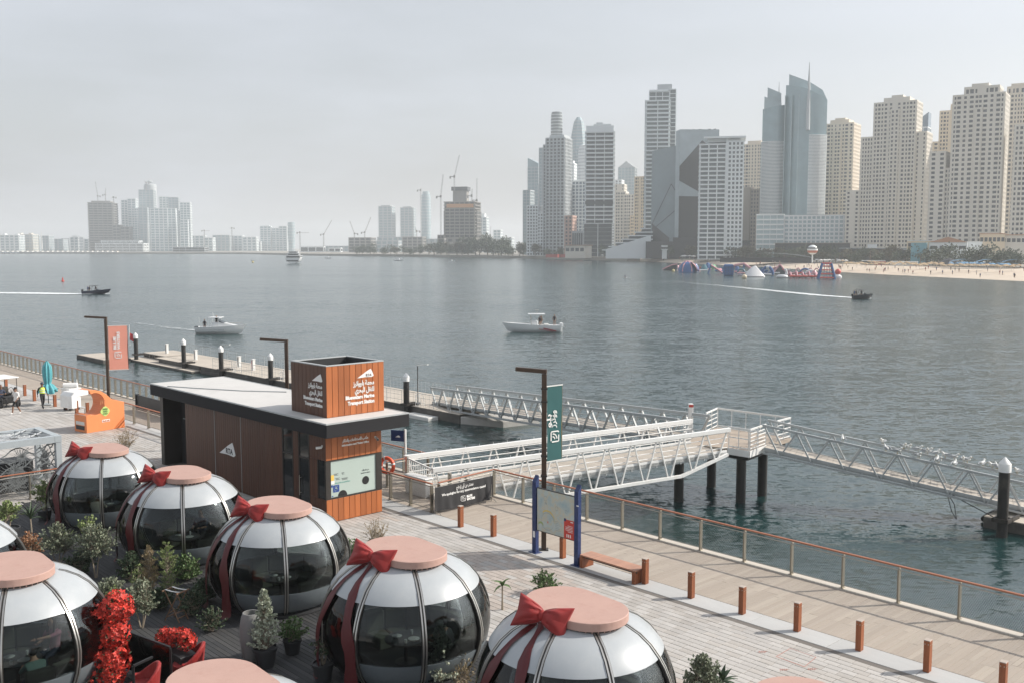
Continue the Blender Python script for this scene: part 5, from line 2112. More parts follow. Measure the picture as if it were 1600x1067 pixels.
def blossoms(spots, seed, lf=None, r_=.068):
    rr = random.Random(seed)
    q = MB()
    for (c, rad_, n) in spots:
        for i in range(n):
            d_ = Vector((rr.gauss(0, 1), rr.gauss(0, 1), rr.gauss(0, 1))).normalized()
            p = c + Vector((d_.x * rad_[0], d_.y * rad_[1], d_.z * rad_[2])) * rr.uniform(.72, 1.05)
            a_ = d_.orthogonal().normalized()
            b_ = d_.cross(a_)
            s_ = r_ * rr.uniform(.7, 1.3)
            k0 = rr.uniform(0, 6)
            for j in range(5):
                t0, t1 = k0 + j * 1.2566, k0 + j * 1.2566 + 1.05
                tm = (t0 + t1) / 2
                q.add([p, p + (a_ * math.cos(t0) + b_ * math.sin(t0)) * s_ * .75 + d_ * .02, p + (a_ * math.cos(tm) + b_ * math.sin(tm)) * s_ * 1.15 + d_ * rr.uniform(.0, .05), p + (a_ * math.cos(t1) + b_ * math.sin(t1)) * s_ * .75 + d_ * .02],
                      [(0, 1, 2), (0, 2, 3)])
    return q


def greens(spots, seed, n, lm):
    rr = random.Random(seed)
    q = MB()
    for (c, rad_, _) in spots:
        for i in range(n):
            d_ = Vector((rr.gauss(0, 1), rr.gauss(0, 1), rr.gauss(0, 1))).normalized()
            p = c + Vector((d_.x * rad_[0], d_.y * rad_[1], d_.z * rad_[2])) * rr.uniform(.2, .9)
            leaf(q, p, d_ + Vector((0, 0, .3)), .11, .02, rr)
    return q


bp = G(164, 1075, 0)
t = thing('flower_pillar', 'pillar of bright red flowers beside the left dome glass', 'flowers', bp, 0)
sp = [(Vector((-.22, 0, 1.86)), (.34, .32, .24), 110), (Vector((.34, .05, 1.98)), (.38, .36, .40), 170), (Vector((-.42, -.05, 1.48)), (.32, .30, .26), 110), (Vector((.32, -.05, 1.42)), (.34, .34, .40), 150), (Vector((-.1, -.1, .98)), (.42, .36, .36), 120), (Vector((.32, -.1, .78)), (.36, .36, .45), 150), (Vector((.1, -.1, .40)), (.42, .40, .40), 120)]
q = MB()
q.path([(0, 0, 0), (.02, 0, .8), (.05, 0, 1.6)], .05, 7)
q.build('trunk', TWIG, t)
stuff(blossoms(sp, 1).build('blossoms', FLW, t))
stuff(greens(sp, 2, 60, LF['dark']).build('foliage', LF['dark'], t))
t = thing('flower_box', 'low mass of red flowers behind the red armchairs', 'flowers', G(272, 1050, 0), QA)
sp = [(Vector((-.42, 0, .82)), (.24, .24, .20), 70), (Vector((-.1, .05, .86)), (.26, .22, .22), 70), (Vector((.25, .1, .92)), (.26, .22, .24), 80), (Vector((.5, .15, .95)), (.22, .2, .24), 60)]
q = MB()
q.box(-.65, -.15, 0, .7, .3, .62)
q.build('planter', POTM, t, bevel=.01)
stuff(blossoms(sp, 3).build('blossoms', FLW, t))
stuff(greens(sp, 4, 60, LF['dark']).build('foliage', LF['dark'], t))


def armchair(label, loc, rz, group='red velvet tub armchairs'):
    t = thing('armchair', label, 'armchair', loc, rz, group)
    q = MB()

    def f(i, j):
        a = R(-15) + R(210) * i
        out = .38 + .06 * j + .012 * math.sin(24 * a) * j
        top = .56 + .34 * math.sin(max(0, min(math.pi, a + .12))) ** 1.2
        return Vector((out * math.cos(a), out * math.sin(a), .26 + (top - .26) * j))
    q.surf(f, 36, 6)
    q.surf(lambda i, j: (lambda p: Vector((p.x * .80, p.y * .80, p.z)))(f(1 - i, j)), 36, 6)
    q.surf(lambda i, j: (lambda p: Vector((p.x * (1 - .2 * j), p.y * (1 - .2 * j), p.z + .03 * math.sin(math.pi * j))))(f(i, 1)), 36, 3)
    for e in (0, 1): q.surf(lambda i, j, e=e: (lambda p: Vector((p.x * (1 - .2 * (i if e else 1 - i)), p.y * (1 - .2 * (i if e else 1 - i)), p.z)))(f(e, j)), 2, 6)
    q.build('backrest', VEL, t, smooth=True, ang=70)
    q = MB()
    q.lathe([(.0001, .22), (.34, .24), (.36, .34), (.33, .45), (.0001, .47)], 24)
    q.build('seat', VEL, t, smooth=True)
    for a in (45, 135, 225, 315):
        q = MB()
        q.tube((.24 * math.cos(R(a)), .24 * math.sin(R(a)), .24), (.30 * math.cos(R(a)), .30 * math.sin(R(a)), 0), .022, .014, 8)
        q.build('leg', M['black'], t)
    return t


armchair('red velvet armchair with its tall back below the flower box', G(293, 1062, 0), QA + R(-25))
armchair('red velvet armchair at the bottom edge left of the other', G(222, 1098, 0), QA + R(-10))
BGL = glass_mat('balustrade_glass', (.82, .86, .85), .02)
t = thing('glass_balustrade', 'glass balustrade with a black top rail beside the red flowers', 'balustrade', (0, 0, 0))
a, b_ = G(160, 972, 1.05), G(266, 1011, 1.05)
c_ = G(208, 1040, 1.05)
q = MB()
q.bar(a, b_, .05, .05)
q.build('top_rail', M['black'], t)
q = MB()
lo = Vector((0, 0, -.95))
dd = (b_ - a).normalized()
q.bar(a + Vector((0, 0, -.5)), b_ + Vector((0, 0, -.5)), .014, .93)
q.build('pane', BGL, t)
q = MB()
for p in (a, b_): q.bar(p + Vector((0, 0, -1.05)), p + Vector((0, 0, -.026)), .05)
q.bar(c_ + Vector((0, 0, -1.05)), c_, .05)
c2 = G(238, 1026, 1.05)
q.bar(c_, c2, .05)
stuff(q.build('frame', M['black'], t))
t = thing('tray_stand', 'folding wooden tray stand with pale straps on the dark deck', 'tray stand', G(276, 968, 0), QA + R(20))
SWD = mat('stand_wood', (.22, .13, .08), .6, var=.2, stretch=(1, 1, .3))
for y in (-.17, .17):
    for s in (-1, 1):
        q = MB()
        q.bar((s * .26, y + s * .012, .01), (-s * .26, y + s * .012, .86), .03, .022, up=(0, 1, 0))
        q.build('leg', SWD, t)
for s in (-1, 1):
    q = MB()
    q.bar((s * .27, -.24, .87), (s * .27, .24, .87), .034)
    q.build('top_bar', SWD, t)
q = MB()
for s in (-1, 1):
    for z in (.12, .25): q.bar((s * (.26 - z * .6), -.17, z), (s * (.26 - z * .6), .17, z), .024)
stuff(q.build('stretcher', SWD, t))
for y in (-.15, .11):
    q = MB()
    q.surf(lambda i, j, y=y: Vector((-.27 + .54 * i, y + .06 * j, .892 - .02 * math.sin(math.pi * i))), 8, 1)
    q.surf(lambda i, j, y=y: Vector((.27 - .54 * i, y + .06 * j, .888 - .02 * math.sin(math.pi * i))), 8, 1)
    q.build('strap', M['offwhite'], t)

# ---------------------------------------------------------------- carved grey pavilion
PAV = mat('pavilion_grey', (.38, .42, .44), .5, var=.08)
t = thing('pavilion', 'low grey pavilion with carved screen roof and walls', 'pavilion', W(-44.45, 15.1), QA)
H2 = 2.4
q = MB()
for x in (-2.75, -.14):
    for y in (-8.3, -5.55, -2.8, -.14): q.box(x - .12 + .01, y - .12, 0, x + .13, y + .13, H2 - .30)
stuff(q.build('posts', PAV, t, bevel=.01))
q = MB()
for y in (-8.45, -2.96, -.01):
    q.box(-2.88, y - .14 if y < -1 else y - .28, H2 - .28, 0, y + .14 if y < -1 else y, H2)
for (xa, xb) in ((-2.88, -2.6), (-.28, 0)):
    for (ya, yb) in ((-8.3, -3.11), (-2.81, -.30)): q.box(xa, ya, H2 - .279, xb, yb, H2 - .001)
q.build('roof_frame', PAV, t)
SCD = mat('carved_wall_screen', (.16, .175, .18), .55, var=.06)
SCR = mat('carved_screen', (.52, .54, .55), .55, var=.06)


def carved(cx, cy, sx, sy, mk, seed, nm):
    """fret of curling vine ribs inside a frame: mk maps the flat panel to its place"""
    rr = random.Random(seed)
    q = MB()

    def rib(p0, p1, w0, w1):
        a, b_ = Vector((*p0, 0)), Vector((*p1, 0))
        d_ = b_ - a
        if d_.length < 1e-4: return
        s_ = Vector((-d_.y, d_.x, 0)).normalized()
        pts = [a + s_ * w0, a - s_ * w0, b_ - s_ * w1, b_ + s_ * w1]
        vs_ = [mk(p.x, p.y, z) for z in (0, .03) for p in pts]
        q.add(vs_, [(0, 1, 2, 3), (7, 6, 5, 4), (0, 4, 5, 1), (1, 5, 6, 2), (2, 6, 7, 3), (3, 7, 4, 0)])
    for k_ in range(5):
        px, py = rr.uniform(-.7, .7) * sx, rr.uniform(-.7, .7) * sy
        for b in range(26):
            a = 6.283 * b / 26 + rr.uniform(-.05, .05)
            L_ = rr.uniform(.25, .55) * min(sx, sy) * 1.3
            p = (px, py)
            for s_ in range(4):
                an = a + .28 * s_ * (1 if k_ % 2 else -1)
                n_ = (p[0] + math.cos(an) * L_ / 4, p[1] + math.sin(an) * L_ / 4)
                if abs(n_[0]) > sx or abs(n_[1]) > sy: break
                rib(p, n_, .014 - .002 * s_, .012 - .002 * s_)
                p = n_
    for k_ in range(7):
        y = -sy + 2 * sy * (k_ + .5) / 7
        pts = [(-sx + 2 * sx * i / 12, max(-sy, min(sy, y + .2 * math.sin(i * .9 + k_ * 1.7)))) for i in range(13)]
        for i in range(12): rib(pts[i], pts[i + 1], .022, .022)
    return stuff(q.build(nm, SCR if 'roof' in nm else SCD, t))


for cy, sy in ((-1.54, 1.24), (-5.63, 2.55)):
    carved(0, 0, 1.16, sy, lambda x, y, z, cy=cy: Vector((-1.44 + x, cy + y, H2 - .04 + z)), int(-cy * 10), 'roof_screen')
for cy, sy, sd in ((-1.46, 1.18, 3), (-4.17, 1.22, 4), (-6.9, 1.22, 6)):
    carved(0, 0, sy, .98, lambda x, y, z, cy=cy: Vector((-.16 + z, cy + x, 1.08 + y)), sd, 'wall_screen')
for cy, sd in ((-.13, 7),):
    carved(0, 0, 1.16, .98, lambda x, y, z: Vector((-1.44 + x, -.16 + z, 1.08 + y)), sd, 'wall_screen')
q = MB()
for i in range(4): q.box(-2.3, -.9 - i * 1.9, .01, -1.0, -2.3 - i * 1.9, 1.3)
tag(q.build('cabinet', M['charcoal'], None, bevel=.02, loc=W(-44.45, 15.1), rz=QA), 'row of dark cabinets inside the grey pavilion', 'cabinet')

# ---------------------------------------------------------------- orange snack stand, white cart, teal parasol, golf cart
ORG = mat('orange_paint', (.72, .24, .085), .5, var=.05)
ORD = mat('orange_dark', (.50, .13, .03), .5, var=.05)
t = thing('snack_stand', 'orange curved snack stand shaped like a big letter with green badge', 'stand', W(-57.3, 20.95), QA + R(10))
arc = [(.45 + .60 * math.cos(a), 1.60 + .64 * math.sin(a)) for a in [R(112) - R(235) * i / 20 for i in range(21)]]
poly = [(-.12, 0), (2.28, 0), (2.28, 1.52), (1.5, 1.76), (1.2, 2.06), (.86, 2.30), (.45, 2.42), (.10, 2.44)] + arc + [(-.12, .98)]
q = MB()
q.slab(poly, (0, 0, 0), (0, 1, 0), (0, 0, 1), -1.25)
q.build('body', ORG, t, bevel=.015)
q = MB()
q.slab([(.10, 2.19), (.10, 2.44), (-.75, 2.40), (-.95, 2.2), (-.95, 1.5), (-.62, 1.5), (-.60, 2.12)], (-.02, 0, 0), (0, 1, 0), (0, 0, 1), -1.2)
q.build('arm', M['white'], t, bevel=.03)
q = MB()
q.box(-1.1, -.10, .981, -.15, .30, 1.0)
q.build('counter', M['grey_metal'], t)
q = MB()
q.path([(-.5, .1, 1.0), (-.5, .1, 1.35), (-.5, -.12, 1.42), (-.5, -.15, 1.35)], .03, 8)
q.build('tap', M['steel'], t, smooth=True)
q = MB()
q.slab([(1.05 + .27 * math.cos(a) * (1 + .08 * math.cos(4 * a)), 1.12 + .27 * math.sin(a) * (1 + .08 * math.cos(4 * a))) for a in [i * .2618 for i in range(24)]], (.002, 0, 0), (0, 1, 0), (0, 0, 1), .012)
bd = q.build('badge', mat('badge_green', (.45, .58, .18), .5), t)
GRP = mat('green_print_dark', (.05, .16, .05), .5)
for z, tx in ((1.20, 'FRESH'), (1.07, 'AND'), (.94, 'COLD')): text(tx, .13, bd, (.016, 1.05, z), (0, 1, 0), PZ, GRP, 'lettering', 'CENTER', .004, width=.3)
q = MB()
q.slab([(.84, .50), (1.32, .50), (1.32, .64), (.84, .64)], (.002, 0, 0), (0, 1, 0), (0, 0, 1), .012)
pb = q.build('name_plate', M['white'], t)
for (x, zz_) in ((1.08, .53),): text('Refresh', .12, pb, (.016, x, zz_), (0, 1, 0), PZ, ORD, 'lettering', 'CENTER', .004, width=.4)
for i in range(3):
    q = MB()
    q.slab([(1.55 + i * .22, .02), (1.67 + i * .22, .02), (2.26, .55 - i * .2), (2.26, .68 - i * .2)], (.002, 0, 0), (0, 1, 0), (0, 0, 1), .008)
    q.build('stripe', ORD, t)
for i in range(4):
    q = MB()
    q.bar((.006, .78 + i * .12, 1.52 + .06 * (i % 2)), (.006, .82 + i * .12, 1.78), .02, .01)
    q.build('print_line', mat('peach_print', (.8, .42, .2), .5), t)
q = MB()
q.box(-1.1, -.128, .42, -.2, -.121, .62)
q.build('vent_panel', M['offwhite'], t)
q = MB()
q.box(-1.1, -.128, .15, -.2, -.121, .38)
q.build('dark_panel', M['charcoal'], t)
t = thing('serving_cart', 'white serving cart on black wheels behind a bollard', 'cart', G(112, 640, 0), QA + R(15))
q = MB()
q.box(-.45, -.4, .18, .45, .4, 1.38)
q.box(-.5, -.45, 1.381, .5, .45, 1.45)
q.build('body', M['white'], t, bevel=.03)
q = MB()
q.tube((-.35, -.3, 1.62), (.3, .3, 1.62), .17, .17, 16)
q.build('drum', M['white'], t, smooth=True, bevel=.02)
q = MB()
q.tube((.3, .25, 1.45), (.3, .25, 2.0), .03)
q.build('post', M['white'], t)
for x in (-.3, .3):
    for y in (-.28, .28):
        q = MB()
        q.tube((x - .03, y, .09), (x + .03, y, .09), .09, n=14)
        q.build('wheel', M['black'], t, smooth=True)
t = thing('parasol', 'closed teal parasol standing beside the guard', 'parasol', G(76, 632, 0), 0)
TEAL = mat('teal_canvas', (.10, .36, .40), .75, var=.12, scale=5)
q = MB()


def pf(i, j):
    a = 2 * math.pi * i
    z = .95 + 2.0 * j
    r0 = (.42 * (1 - j * 3.2) + .17) if j < .22 else .17 + .10 * math.sin(math.pi * min(1, (j - .2) / .8)) - .12 * max(0, j - .85) / .15
    r0 = max(r0, .03)
    return Vector((r0 * (1 + .22 * math.sin(8 * a)) * math.cos(a), r0 * (1 + .22 * math.sin(8 * a)) * math.sin(a), z + (.18 * math.sin(3 * a + 1) if j == 0 else 0)))


q.surf(pf, 48, 20)
q.build('canopy', TEAL, t, smooth=True, ang=70)
q = MB()
q.tube((0, 0, .1), (0, 0, 3.0), .03)
q.build('pole', M['dark_metal'], t)
q = MB()
q.box(-.35, -.35, 0, .35, .35, .09)
q.build('base', M['grey_metal'], t, bevel=.02)
t = thing('golf_cart', 'dark golf cart with a white roof at the left edge', 'golf cart', G(6, 634, 0), QA + R(8))
q = MB()
q.prism([(-1.15, -.58), (1.15, -.58), (1.15, .58), (-1.15, .58)], .32, [.62, .78, .78, .62])
q.box(-1.1, -.56, .621, -.5, .56, .95)
q.build('body', M['black'], t, bevel=.05)
q = MB()
q.box(-.45, -.52, .72, .15, .52, .86)
q.box(-.52, -.52, .87, -.40, .52, 1.25)
q.build('seat', mat('cart_seat', (.05, .045, .04), .6), t, bevel=.04)
q = MB()
q.box(-1.2, -.66, 1.90, .95, .66, 1.98)
q.build('roof', M['white'], t, bevel=.03)
q = MB()
for x in (-1.0, .8):
    for y in (-.55, .55): q.bar((x, y, .8), (x * .95, y, 1.90), .035)
stuff(q.build('roof_posts', M['dark_metal'], t))
for x in (-.78, .80):
    for y in (-.56, .56):
        q = MB()
        q.tube((x, y - .09, .25), (x, y + .09, .25), .25, n=18)
        wh = q.build('wheel', M['black'], t, smooth=True, bevel=.02)
        q = MB()
        q.tube((x, y - .097, .25), (x, y + .097, .25), .12, n=14)
        q.build('hub', M['steel'], wh)
q = MB()
q.path([(.55 + .0, .18 * math.cos(a) + .25, 1.1 + .18 * math.sin(a)) for a in [i * .5236 for i in range(12)]], .018, 6, closed=True)
q.tube((.8, .25, .8), (.56, .25, 1.1), .02)
q.build('steering_wheel', M['black'], t, smooth=True)
for y in (-.35, .35):
    q = MB()
    q.ball((1.15, y, .62), .07, 10, 6, (.4, 1, 1))
    q.build('headlight', M['offwhite'], t, smooth=True)
p = W(0, 0)
person('driver in dark clothes seated in the golf cart at the left edge', G(6, 634, .32) + Vector((-.2, .1, 0)), QA + R(8) + math.pi / 2, SIT, [SKIN[1], c_navy, c_black, c_black])
# red survey marks sprayed on the paving
q = MB()
rp_ = mat('red_spray', (.45, .16, .12), .8, var=.2)
a, b_ = G(1213, 1025, .004), G(1257, 1041, .004)
q.bar(a, b_, .02, .002)
c_, d_ = G(1235, 1012, .004), G(1275, 1026, .004)
for (x, y) in ((c_, d_), (c_, a), (d_, b_)): q.bar(x, y, .012, .002)
for (px, py) in ((1192, 1019), (1226, 1047), (1270, 1046)):
    o0 = G(px, py, .004)
    for k_ in range(4): q.bar(o0 + Vector((k_ * .05 - .1, 0, 0)), o0 + Vector((k_ * .05 - .06, .12, 0)), .012, .002)
    q.bar(o0 + Vector((-.12, .05, 0)), o0 + Vector((.14, .07, 0)), .012, .002)
stuff(q.build('survey_marking', rp_, None))['label'] = 'red survey lines sprayed on the paving'
# ---------------------------------------------------------------- shores
def zat(px, py, Y): return at(px, py, Y).z


SAND = mat('beach_sand', (0.56, 0.47, 0.37), .9, var=.10, scale=.08, stain=(.40, .31, .22), stain_amt=.5, stain_scale=.05)
LAND = mat('far_ground', (.30, .28, .24), .9, var=.2, scale=.02)
shore = [(1760, 451, 423), (1680, 446, 420.5), (1600, 441, 418.5), (1500, 436, 416.5), (1400, 431, 414), (1310, 426, 411.5), (1200, 418.5, 408.5), (1100, 413.5, 406), (1000, 409, 404), (900, 405.5, 402), (800, 402.8, 400.3), (740, 401.8, 399.4), (640, 400.6, 398.4), (540, 399.4, 397.6), (480, 398.6, 397)]
sh = [(G(a, b_, WATER_Z - .08), G(a, c_, .30)) for a, b_, c_ in shore]
q = MB()
vs_ = []
for p, r_ in sh:
    for k_ in range(7):
        f_ = k_ / 6
        x = p.lerp(r_, f_)
        x.z = WATER_Z - .25 + (2.8 * (1 - (1 - f_) ** 2)) + (.12 * math.sin(k_ * 2.1 + p.y * .05) if 1 < k_ < 6 else 0)
        vs_.append(x)
q.add(vs_, [(i * 7 + j, i * 7 + j + 1, i * 7 + 8 + j, i * 7 + 7 + j) for i in range(len(sh) - 1) for j in range(6)])
setting(q.build('beach', SAND, smooth=True), 'pale sand beach along the far shore')
q = MB()
far = []
for (a, b_, c_), (p, r_) in zip(shore, sh):
    far.append((r_ + Vector((0, 0, .25)), at(a, 392, 5200)))
left = [(380, 397.6), (200, 397.3), (100, 397.2), (0, 397.0), (-120, 396.9), (-300, 396.8)]
for a, b_ in left:
    p = G(a, b_, WATER_Z - .3)
    far.append((Vector((p.x, p.y, .4)), at(a, 392, 5200)))
vs_ = []
for p, r_ in far: vs_ += [p, Vector((r_.x, r_.y, .5)), Vector((p.x, p.y, -4))]
q.add(vs_, [(i * 3, i * 3 + 1, i * 3 + 4, i * 3 + 3) for i in range(len(far) - 1)] + [(i * 3 + 2, i * 3, i * 3 + 3, i * 3 + 5) for i in range(len(far) - 1)])
setting(q.build('land', LAND), 'flat far shore the city stands on')

# ---------------------------------------------------------------- city
BE = mat('beige_render', (.65, .61, .535), .85, var=.06, scale=.05)
BE2 = mat('sand_render', (.68, .60, .49), .85, var=.06, scale=.05)
BE3 = mat('warm_render', (.70, .58, .42), .85, var=.06, scale=.05)
WH = mat('white_render', (.72, .75, .75), .8, var=.05, scale=.05)
GRC = mat('grey_render', (.44, .47, .48), .8, var=.08, scale=.05)
PINK = mat('pink_render', (.48, .32, .26), .85)
BRN = mat('brown_render', (.28, .24, .20), .85, var=.05, scale=.1)


def glz(nm, c, r_=.12, sp=.8): return mat(nm, c, r_, .0, var=.25, scale=.06, spec=sp)


GLT = glz('teal_glass', (.19, .285, .315))
GLB = glz('blue_glass', (.09, .15, .21))
GLK = glz('window_glass_dark', (.035, .045, .05), .2, .5)
GLG = glz('grey_glass', (.075, .10, .105), .15)
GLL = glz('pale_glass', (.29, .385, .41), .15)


def columns(a0, a1, seed):
    """wall strips left between mirrored window columns of mixed widths"""
    rr = random.Random(seed)
    L_, half, x = a1 - a0, [], .9
    while x < L_ / 2 - .4:
        w = rr.choice((1.05, 1.2, 1.75, 1.75, 2.4))
        if x + w > L_ / 2: break
        half.append((x, x + w))
        x += w + rr.choice((.75, .9, 1.1, 1.9))
    wins = [(a0 + p, a0 + r_) for p, r_ in half] + [(a1 - r_, a1 - p) for p, r_ in reversed(half)]
    out, c_ = [], a0
    for p, r_ in wins:
        if p > c_: out.append((c_, p))
        c_ = max(c_, r_)
    out.append((c_, a1))
    return out


def facade(W_, C_, x0, x1, y0, y1, z0, z1, nx, ny, nz, pier=.5, band=.45, dp=.45, db=.35, irr=0):
    """dark glass core with wall piers and spandrel bands standing proud of it on all four sides"""
    C_.box(x0 + .02, y0 + .02, z0, x1 - .02, y1 - .02, z1 - .3)
    for (n_, a0, a1, fx) in ((nx, x0, x1, 0), (ny, y0, y1, 1)):
        st = (a1 - a0) / n_
        w = st * pier
        if irr and fx == 0 and a1 - a0 > 6:
            spans = columns(a0, a1, irr + int(x0 * 7))
        else:
            spans = [(max(a0, a0 + st * i - w / 2), min(a1, a0 + st * i + w / 2)) for i in range(n_ + 1)]
        for lo, hi in spans:
            if fx == 0:
                if pier > 0:
                    W_.box(lo, y0 - dp, z0, hi, y0 + .05, z1)
                    W_.box(lo, y1 - .05, z0, hi, y1 + dp, z1)
            else:
                if pier > 0:
                    W_.box(x0 - dp, lo, z0, x0 + .05, hi, z1)
                    W_.box(x1 - .05, lo, z0, x1 + dp, hi, z1)
    sz = (z1 - z0) / nz
    for j in range(nz + 1):
        zc = z0 + sz * j
        lo, hi = max(z0, zc - sz * band / 2), min(z1 + .6 * (j == nz), zc + sz * band / 2 + .8 * (j == nz))
        W_.box(x0 - db, y0 - db, lo, x1 + db, y0 + .04, hi)
        W_.box(x0 - db, y1 - .04, lo, x1 + db, y1 + db, hi)
        W_.box(x0 - db, y0 + .041, lo, x0 + .04, y1 - .041, hi)
        W_.box(x1 - .04, y0 + .041, lo, x1 + db, y1 - .041, hi)
    W_.box(x0 + .05, y0 + .05, z1 - .29, x1 - .05, y1 - .05, z1 + .05)


def tower(label, pxc, Y, th, blocks, wall, glass, name='apartment_tower', fl=3.5, bay=3.4, pier=.5, band=.45, dp=.45, db=.35, base=1.0, extra=None, cat='tower', group=None):
    """blocks: (px0, px1, py top, py bottom or None, near depth, far depth[, style dict]) seen square-on from the quay"""
    c = at(pxc, 390, Y)
    t = thing(name, label, cat, (c.x, c.y, base), th, group)
    k_ = Y / FPX / math.cos(math.atan((pxc - CX) / FPX))
    W_, C_ = MB(), MB()
    m_irr = wall in (BE, BE2, BE3)
    for bk in blocks:
        px0, px1, pt, pb, y0, y1 = bk[:6]
        s_ = dict(pier=pier, band=band, dp=dp, db=db, fl=fl, bay=bay)
        if len(bk) > 6: s_.update(bk[6])
        x0, x1 = (px0 - pxc) * k_, (px1 - pxc) * k_
        z1 = zat(pxc, pt, Y) - base
        z0 = 0 if pb is None else zat(pxc, pb, Y) - base
        if s_.get('plain'):
            W_.box(x0, y0, z0, x1, y1, z1)
            continue
        facade(W_, C_, x0, x1, y0, y1, z0, z1, max(1, round((x1 - x0) / s_['bay'])), max(1, round((y1 - y0) / s_['bay'])), max(1, round((z1 - z0) / s_['fl'])), s_['pier'], s_['band'], s_['dp'], s_['db'], s_.get('irr', int(pxc) if m_irr and not s_.get('flat') else 0))
    if C_.v: C_.build('window_glass', glass, t)
    if W_.v: stuff(W_.build('wall_grid', wall, t))
    if extra: extra(t, k_, lambda py: zat(pxc, py, Y) - base, pxc)
    return t


TH = R(-33)


def crown(px0, px1, py0, py1, y0, y1, m, nm='roof'):
    def fn(t, k_, Z, pxc):
        q = MB()
        q.box((px0 - pxc) * k_, y0, Z(py1) + .06, (px1 - pxc) * k_, y1, Z(py0))
        q.build(nm, m, t)
    return fn


def multi(*fns):
    def fn(*a):
        for f_ in fns: f_(*a)
    return fn


# beige apartment row at the right
tower('tall beige tower cut by the right edge, warm sunlit flank', 1592, 780, TH, [(1560, 1640, 146, None, 0, 26), (1568, 1630, 134, 146, 3, 22, dict(fl=10)), (1572, 1626, 128, 134, 5, 20, dict(plain=True))], BE2, GLK, fl=3.3, bay=2.7)
tower('lower beige block at the right edge before the taller tower', 1606, 670, TH, [(1584, 1640, 196, None, -4, 14)], BE, GLK, fl=3.3, bay=2.7, pier=.62)
tower('broad grey beige tower with stepped crown, tallest at right', 1518, 690, TH, [(1486, 1552, 148, None, 0, 24), (1500, 1544, 136, 148, 2, 20, dict(bay=6, fl=12)), (1508, 1530, 129.5, 136, 4, 18, dict(plain=True)), (1516, 1524, 170, None, -1.0, .5, dict(bay=3)), (1478, 1486, 262, None, 3, 22), (1458, 1478, 235, None, 2, 22)], BE, GLK, fl=3.2, bay=2.45, pier=.48)
tower('golden beige stepped tower left of the broad grey beige one', 1468, 840, TH, [(1461, 1490, 174, None, 2, 22), (1474, 1490, 163, 174, 4, 20, dict(plain=True)), (1444, 1461, 222, None, 1, 22)], BE3, GLK, fl=3.2, bay=2.6, pier=.5)
tower('beige tower with square shoulders and one central raised crown', 1392, 775, TH, [(1362, 1420, 160, None, 0, 22), (1374, 1410, 152, 160, 2, 20, dict(plain=True)), (1386, 1397, 172, None, -1.2, .5, dict(bay=3)), (1384, 1400, 148, 152, 4, 17, dict(plain=True)), (1345, 1362, 213, None, 1, 21), (1326, 1345, 297, None, 0, 20), (1420, 1434, 209, None, 2, 24)], BE, GLK, fl=3.2, bay=2.6, pier=.5)
tower('slim beige tower right behind the twin sail tower', 1305, 890, TH, [(1281, 1326, 194, None, 0, 24), (1291, 1318, 187, 194, 3, 20, dict(plain=True)), (1297, 1312, 184, 187, 5, 16, dict(plain=True)), (1299, 1309, 206, None, -1.2, .5, dict(bay=3))], BE2, GLK, fl=3.2, bay=2.6, pier=.5)
tower('blue glass sliver tower with slanted top behind beige crowns', 1432, 1000, TH, [(1424, 1441, 200, None, 0, 16)], WH, GLB, fl=4, bay=4, pier=.12, band=.2, dp=.2, db=.2, name='office_tower', extra=lambda t, k_, Z, pxc: (lambda q: (q.prism([(-8 * k_, 1), (9 * k_, 1), (9 * k_, 15), (-8 * k_, 15)], Z(199), [Z(190), Z(176), Z(176), Z(190)]), q.build('slanted_roof', GLB, t)))(MB()))
tower('dark blue glass block peeking between two beige towers', 1338, 1000, TH, [(1329, 1347, 234, None, 0, 16)], GRC, GLB, fl=4, bay=5, pier=.1, band=.2, dp=.2, db=.2, name='office_tower')
tower('pale beige tower behind the white balcony tower', 1174, 1000, TH, [(1158, 1192, 226, None, 0, 22), (1163, 1184, 220, 226, 3, 18, dict(plain=True))], BE2, GLK, fl=3.3, bay=2.7, pier=.55)
tower('plain brown slab building between balcony tower and sail tower', 1170, 900, TH, [(1152, 1170, 293, None, 0, 12, dict(plain=True)), (1170, 1192, 297, None, 2, 12)], BRN, GLK, fl=3.3, bay=2.7)
tower('narrow brown residential tower left of the angular glass block', 998, 1100, TH, [(990, 1008, 277, None, 0, 18)], BE3, GLK, fl=3.6, bay=4, pier=.5)

# white balcony tower
def cornice(px0, px1, py0, py1, y0, y1, m=WH):
    return crown(px0, px1, py0, py1, y0, y1, m, 'cornice')


tower('white balcony tower with flat overhanging roof plate', 1124, 790, R(-12), [(1093, 1131, 226, None, 0, 24, dict(pier=.14, band=.34, dp=.9, db=1.1, bay=6)), (1134, 1157, 222, None, -1, 24, dict(pier=.42, band=.42, bay=3.2))], WH, GLG, fl=3.4, extra=multi(cornice(1098, 1160, 214, 217, -3, 26), crown(1104, 1152, 217.2, 222, 2, 22, WH, 'roof_house'), crown(1131.2, 1133.8, 216.9, 392, -1.5, 5, WH, 'pier')))
# tall balcony tower
tower('tall slim tower of curved white balconies with a flat cap', 1030, 960, R(-8), [(1008, 1042, 158, None, 0, 24, dict(pier=.08, band=.36, dp=1.2, db=1.6, bay=11)), (1043, 1052, 140, None, 3, 24, dict(pier=.1, band=.15, bay=4)), (1012, 1042, 143, 158, 4, 20, dict(pier=.1, band=.2, bay=6))], WH, GLG, fl=3.9, extra=multi(crown(1024, 1046, 131, 140, 5, 18, GRC, 'roof_house'), crown(1012, 1041, 140, 143, 2, 22, WH, 'cornice')))
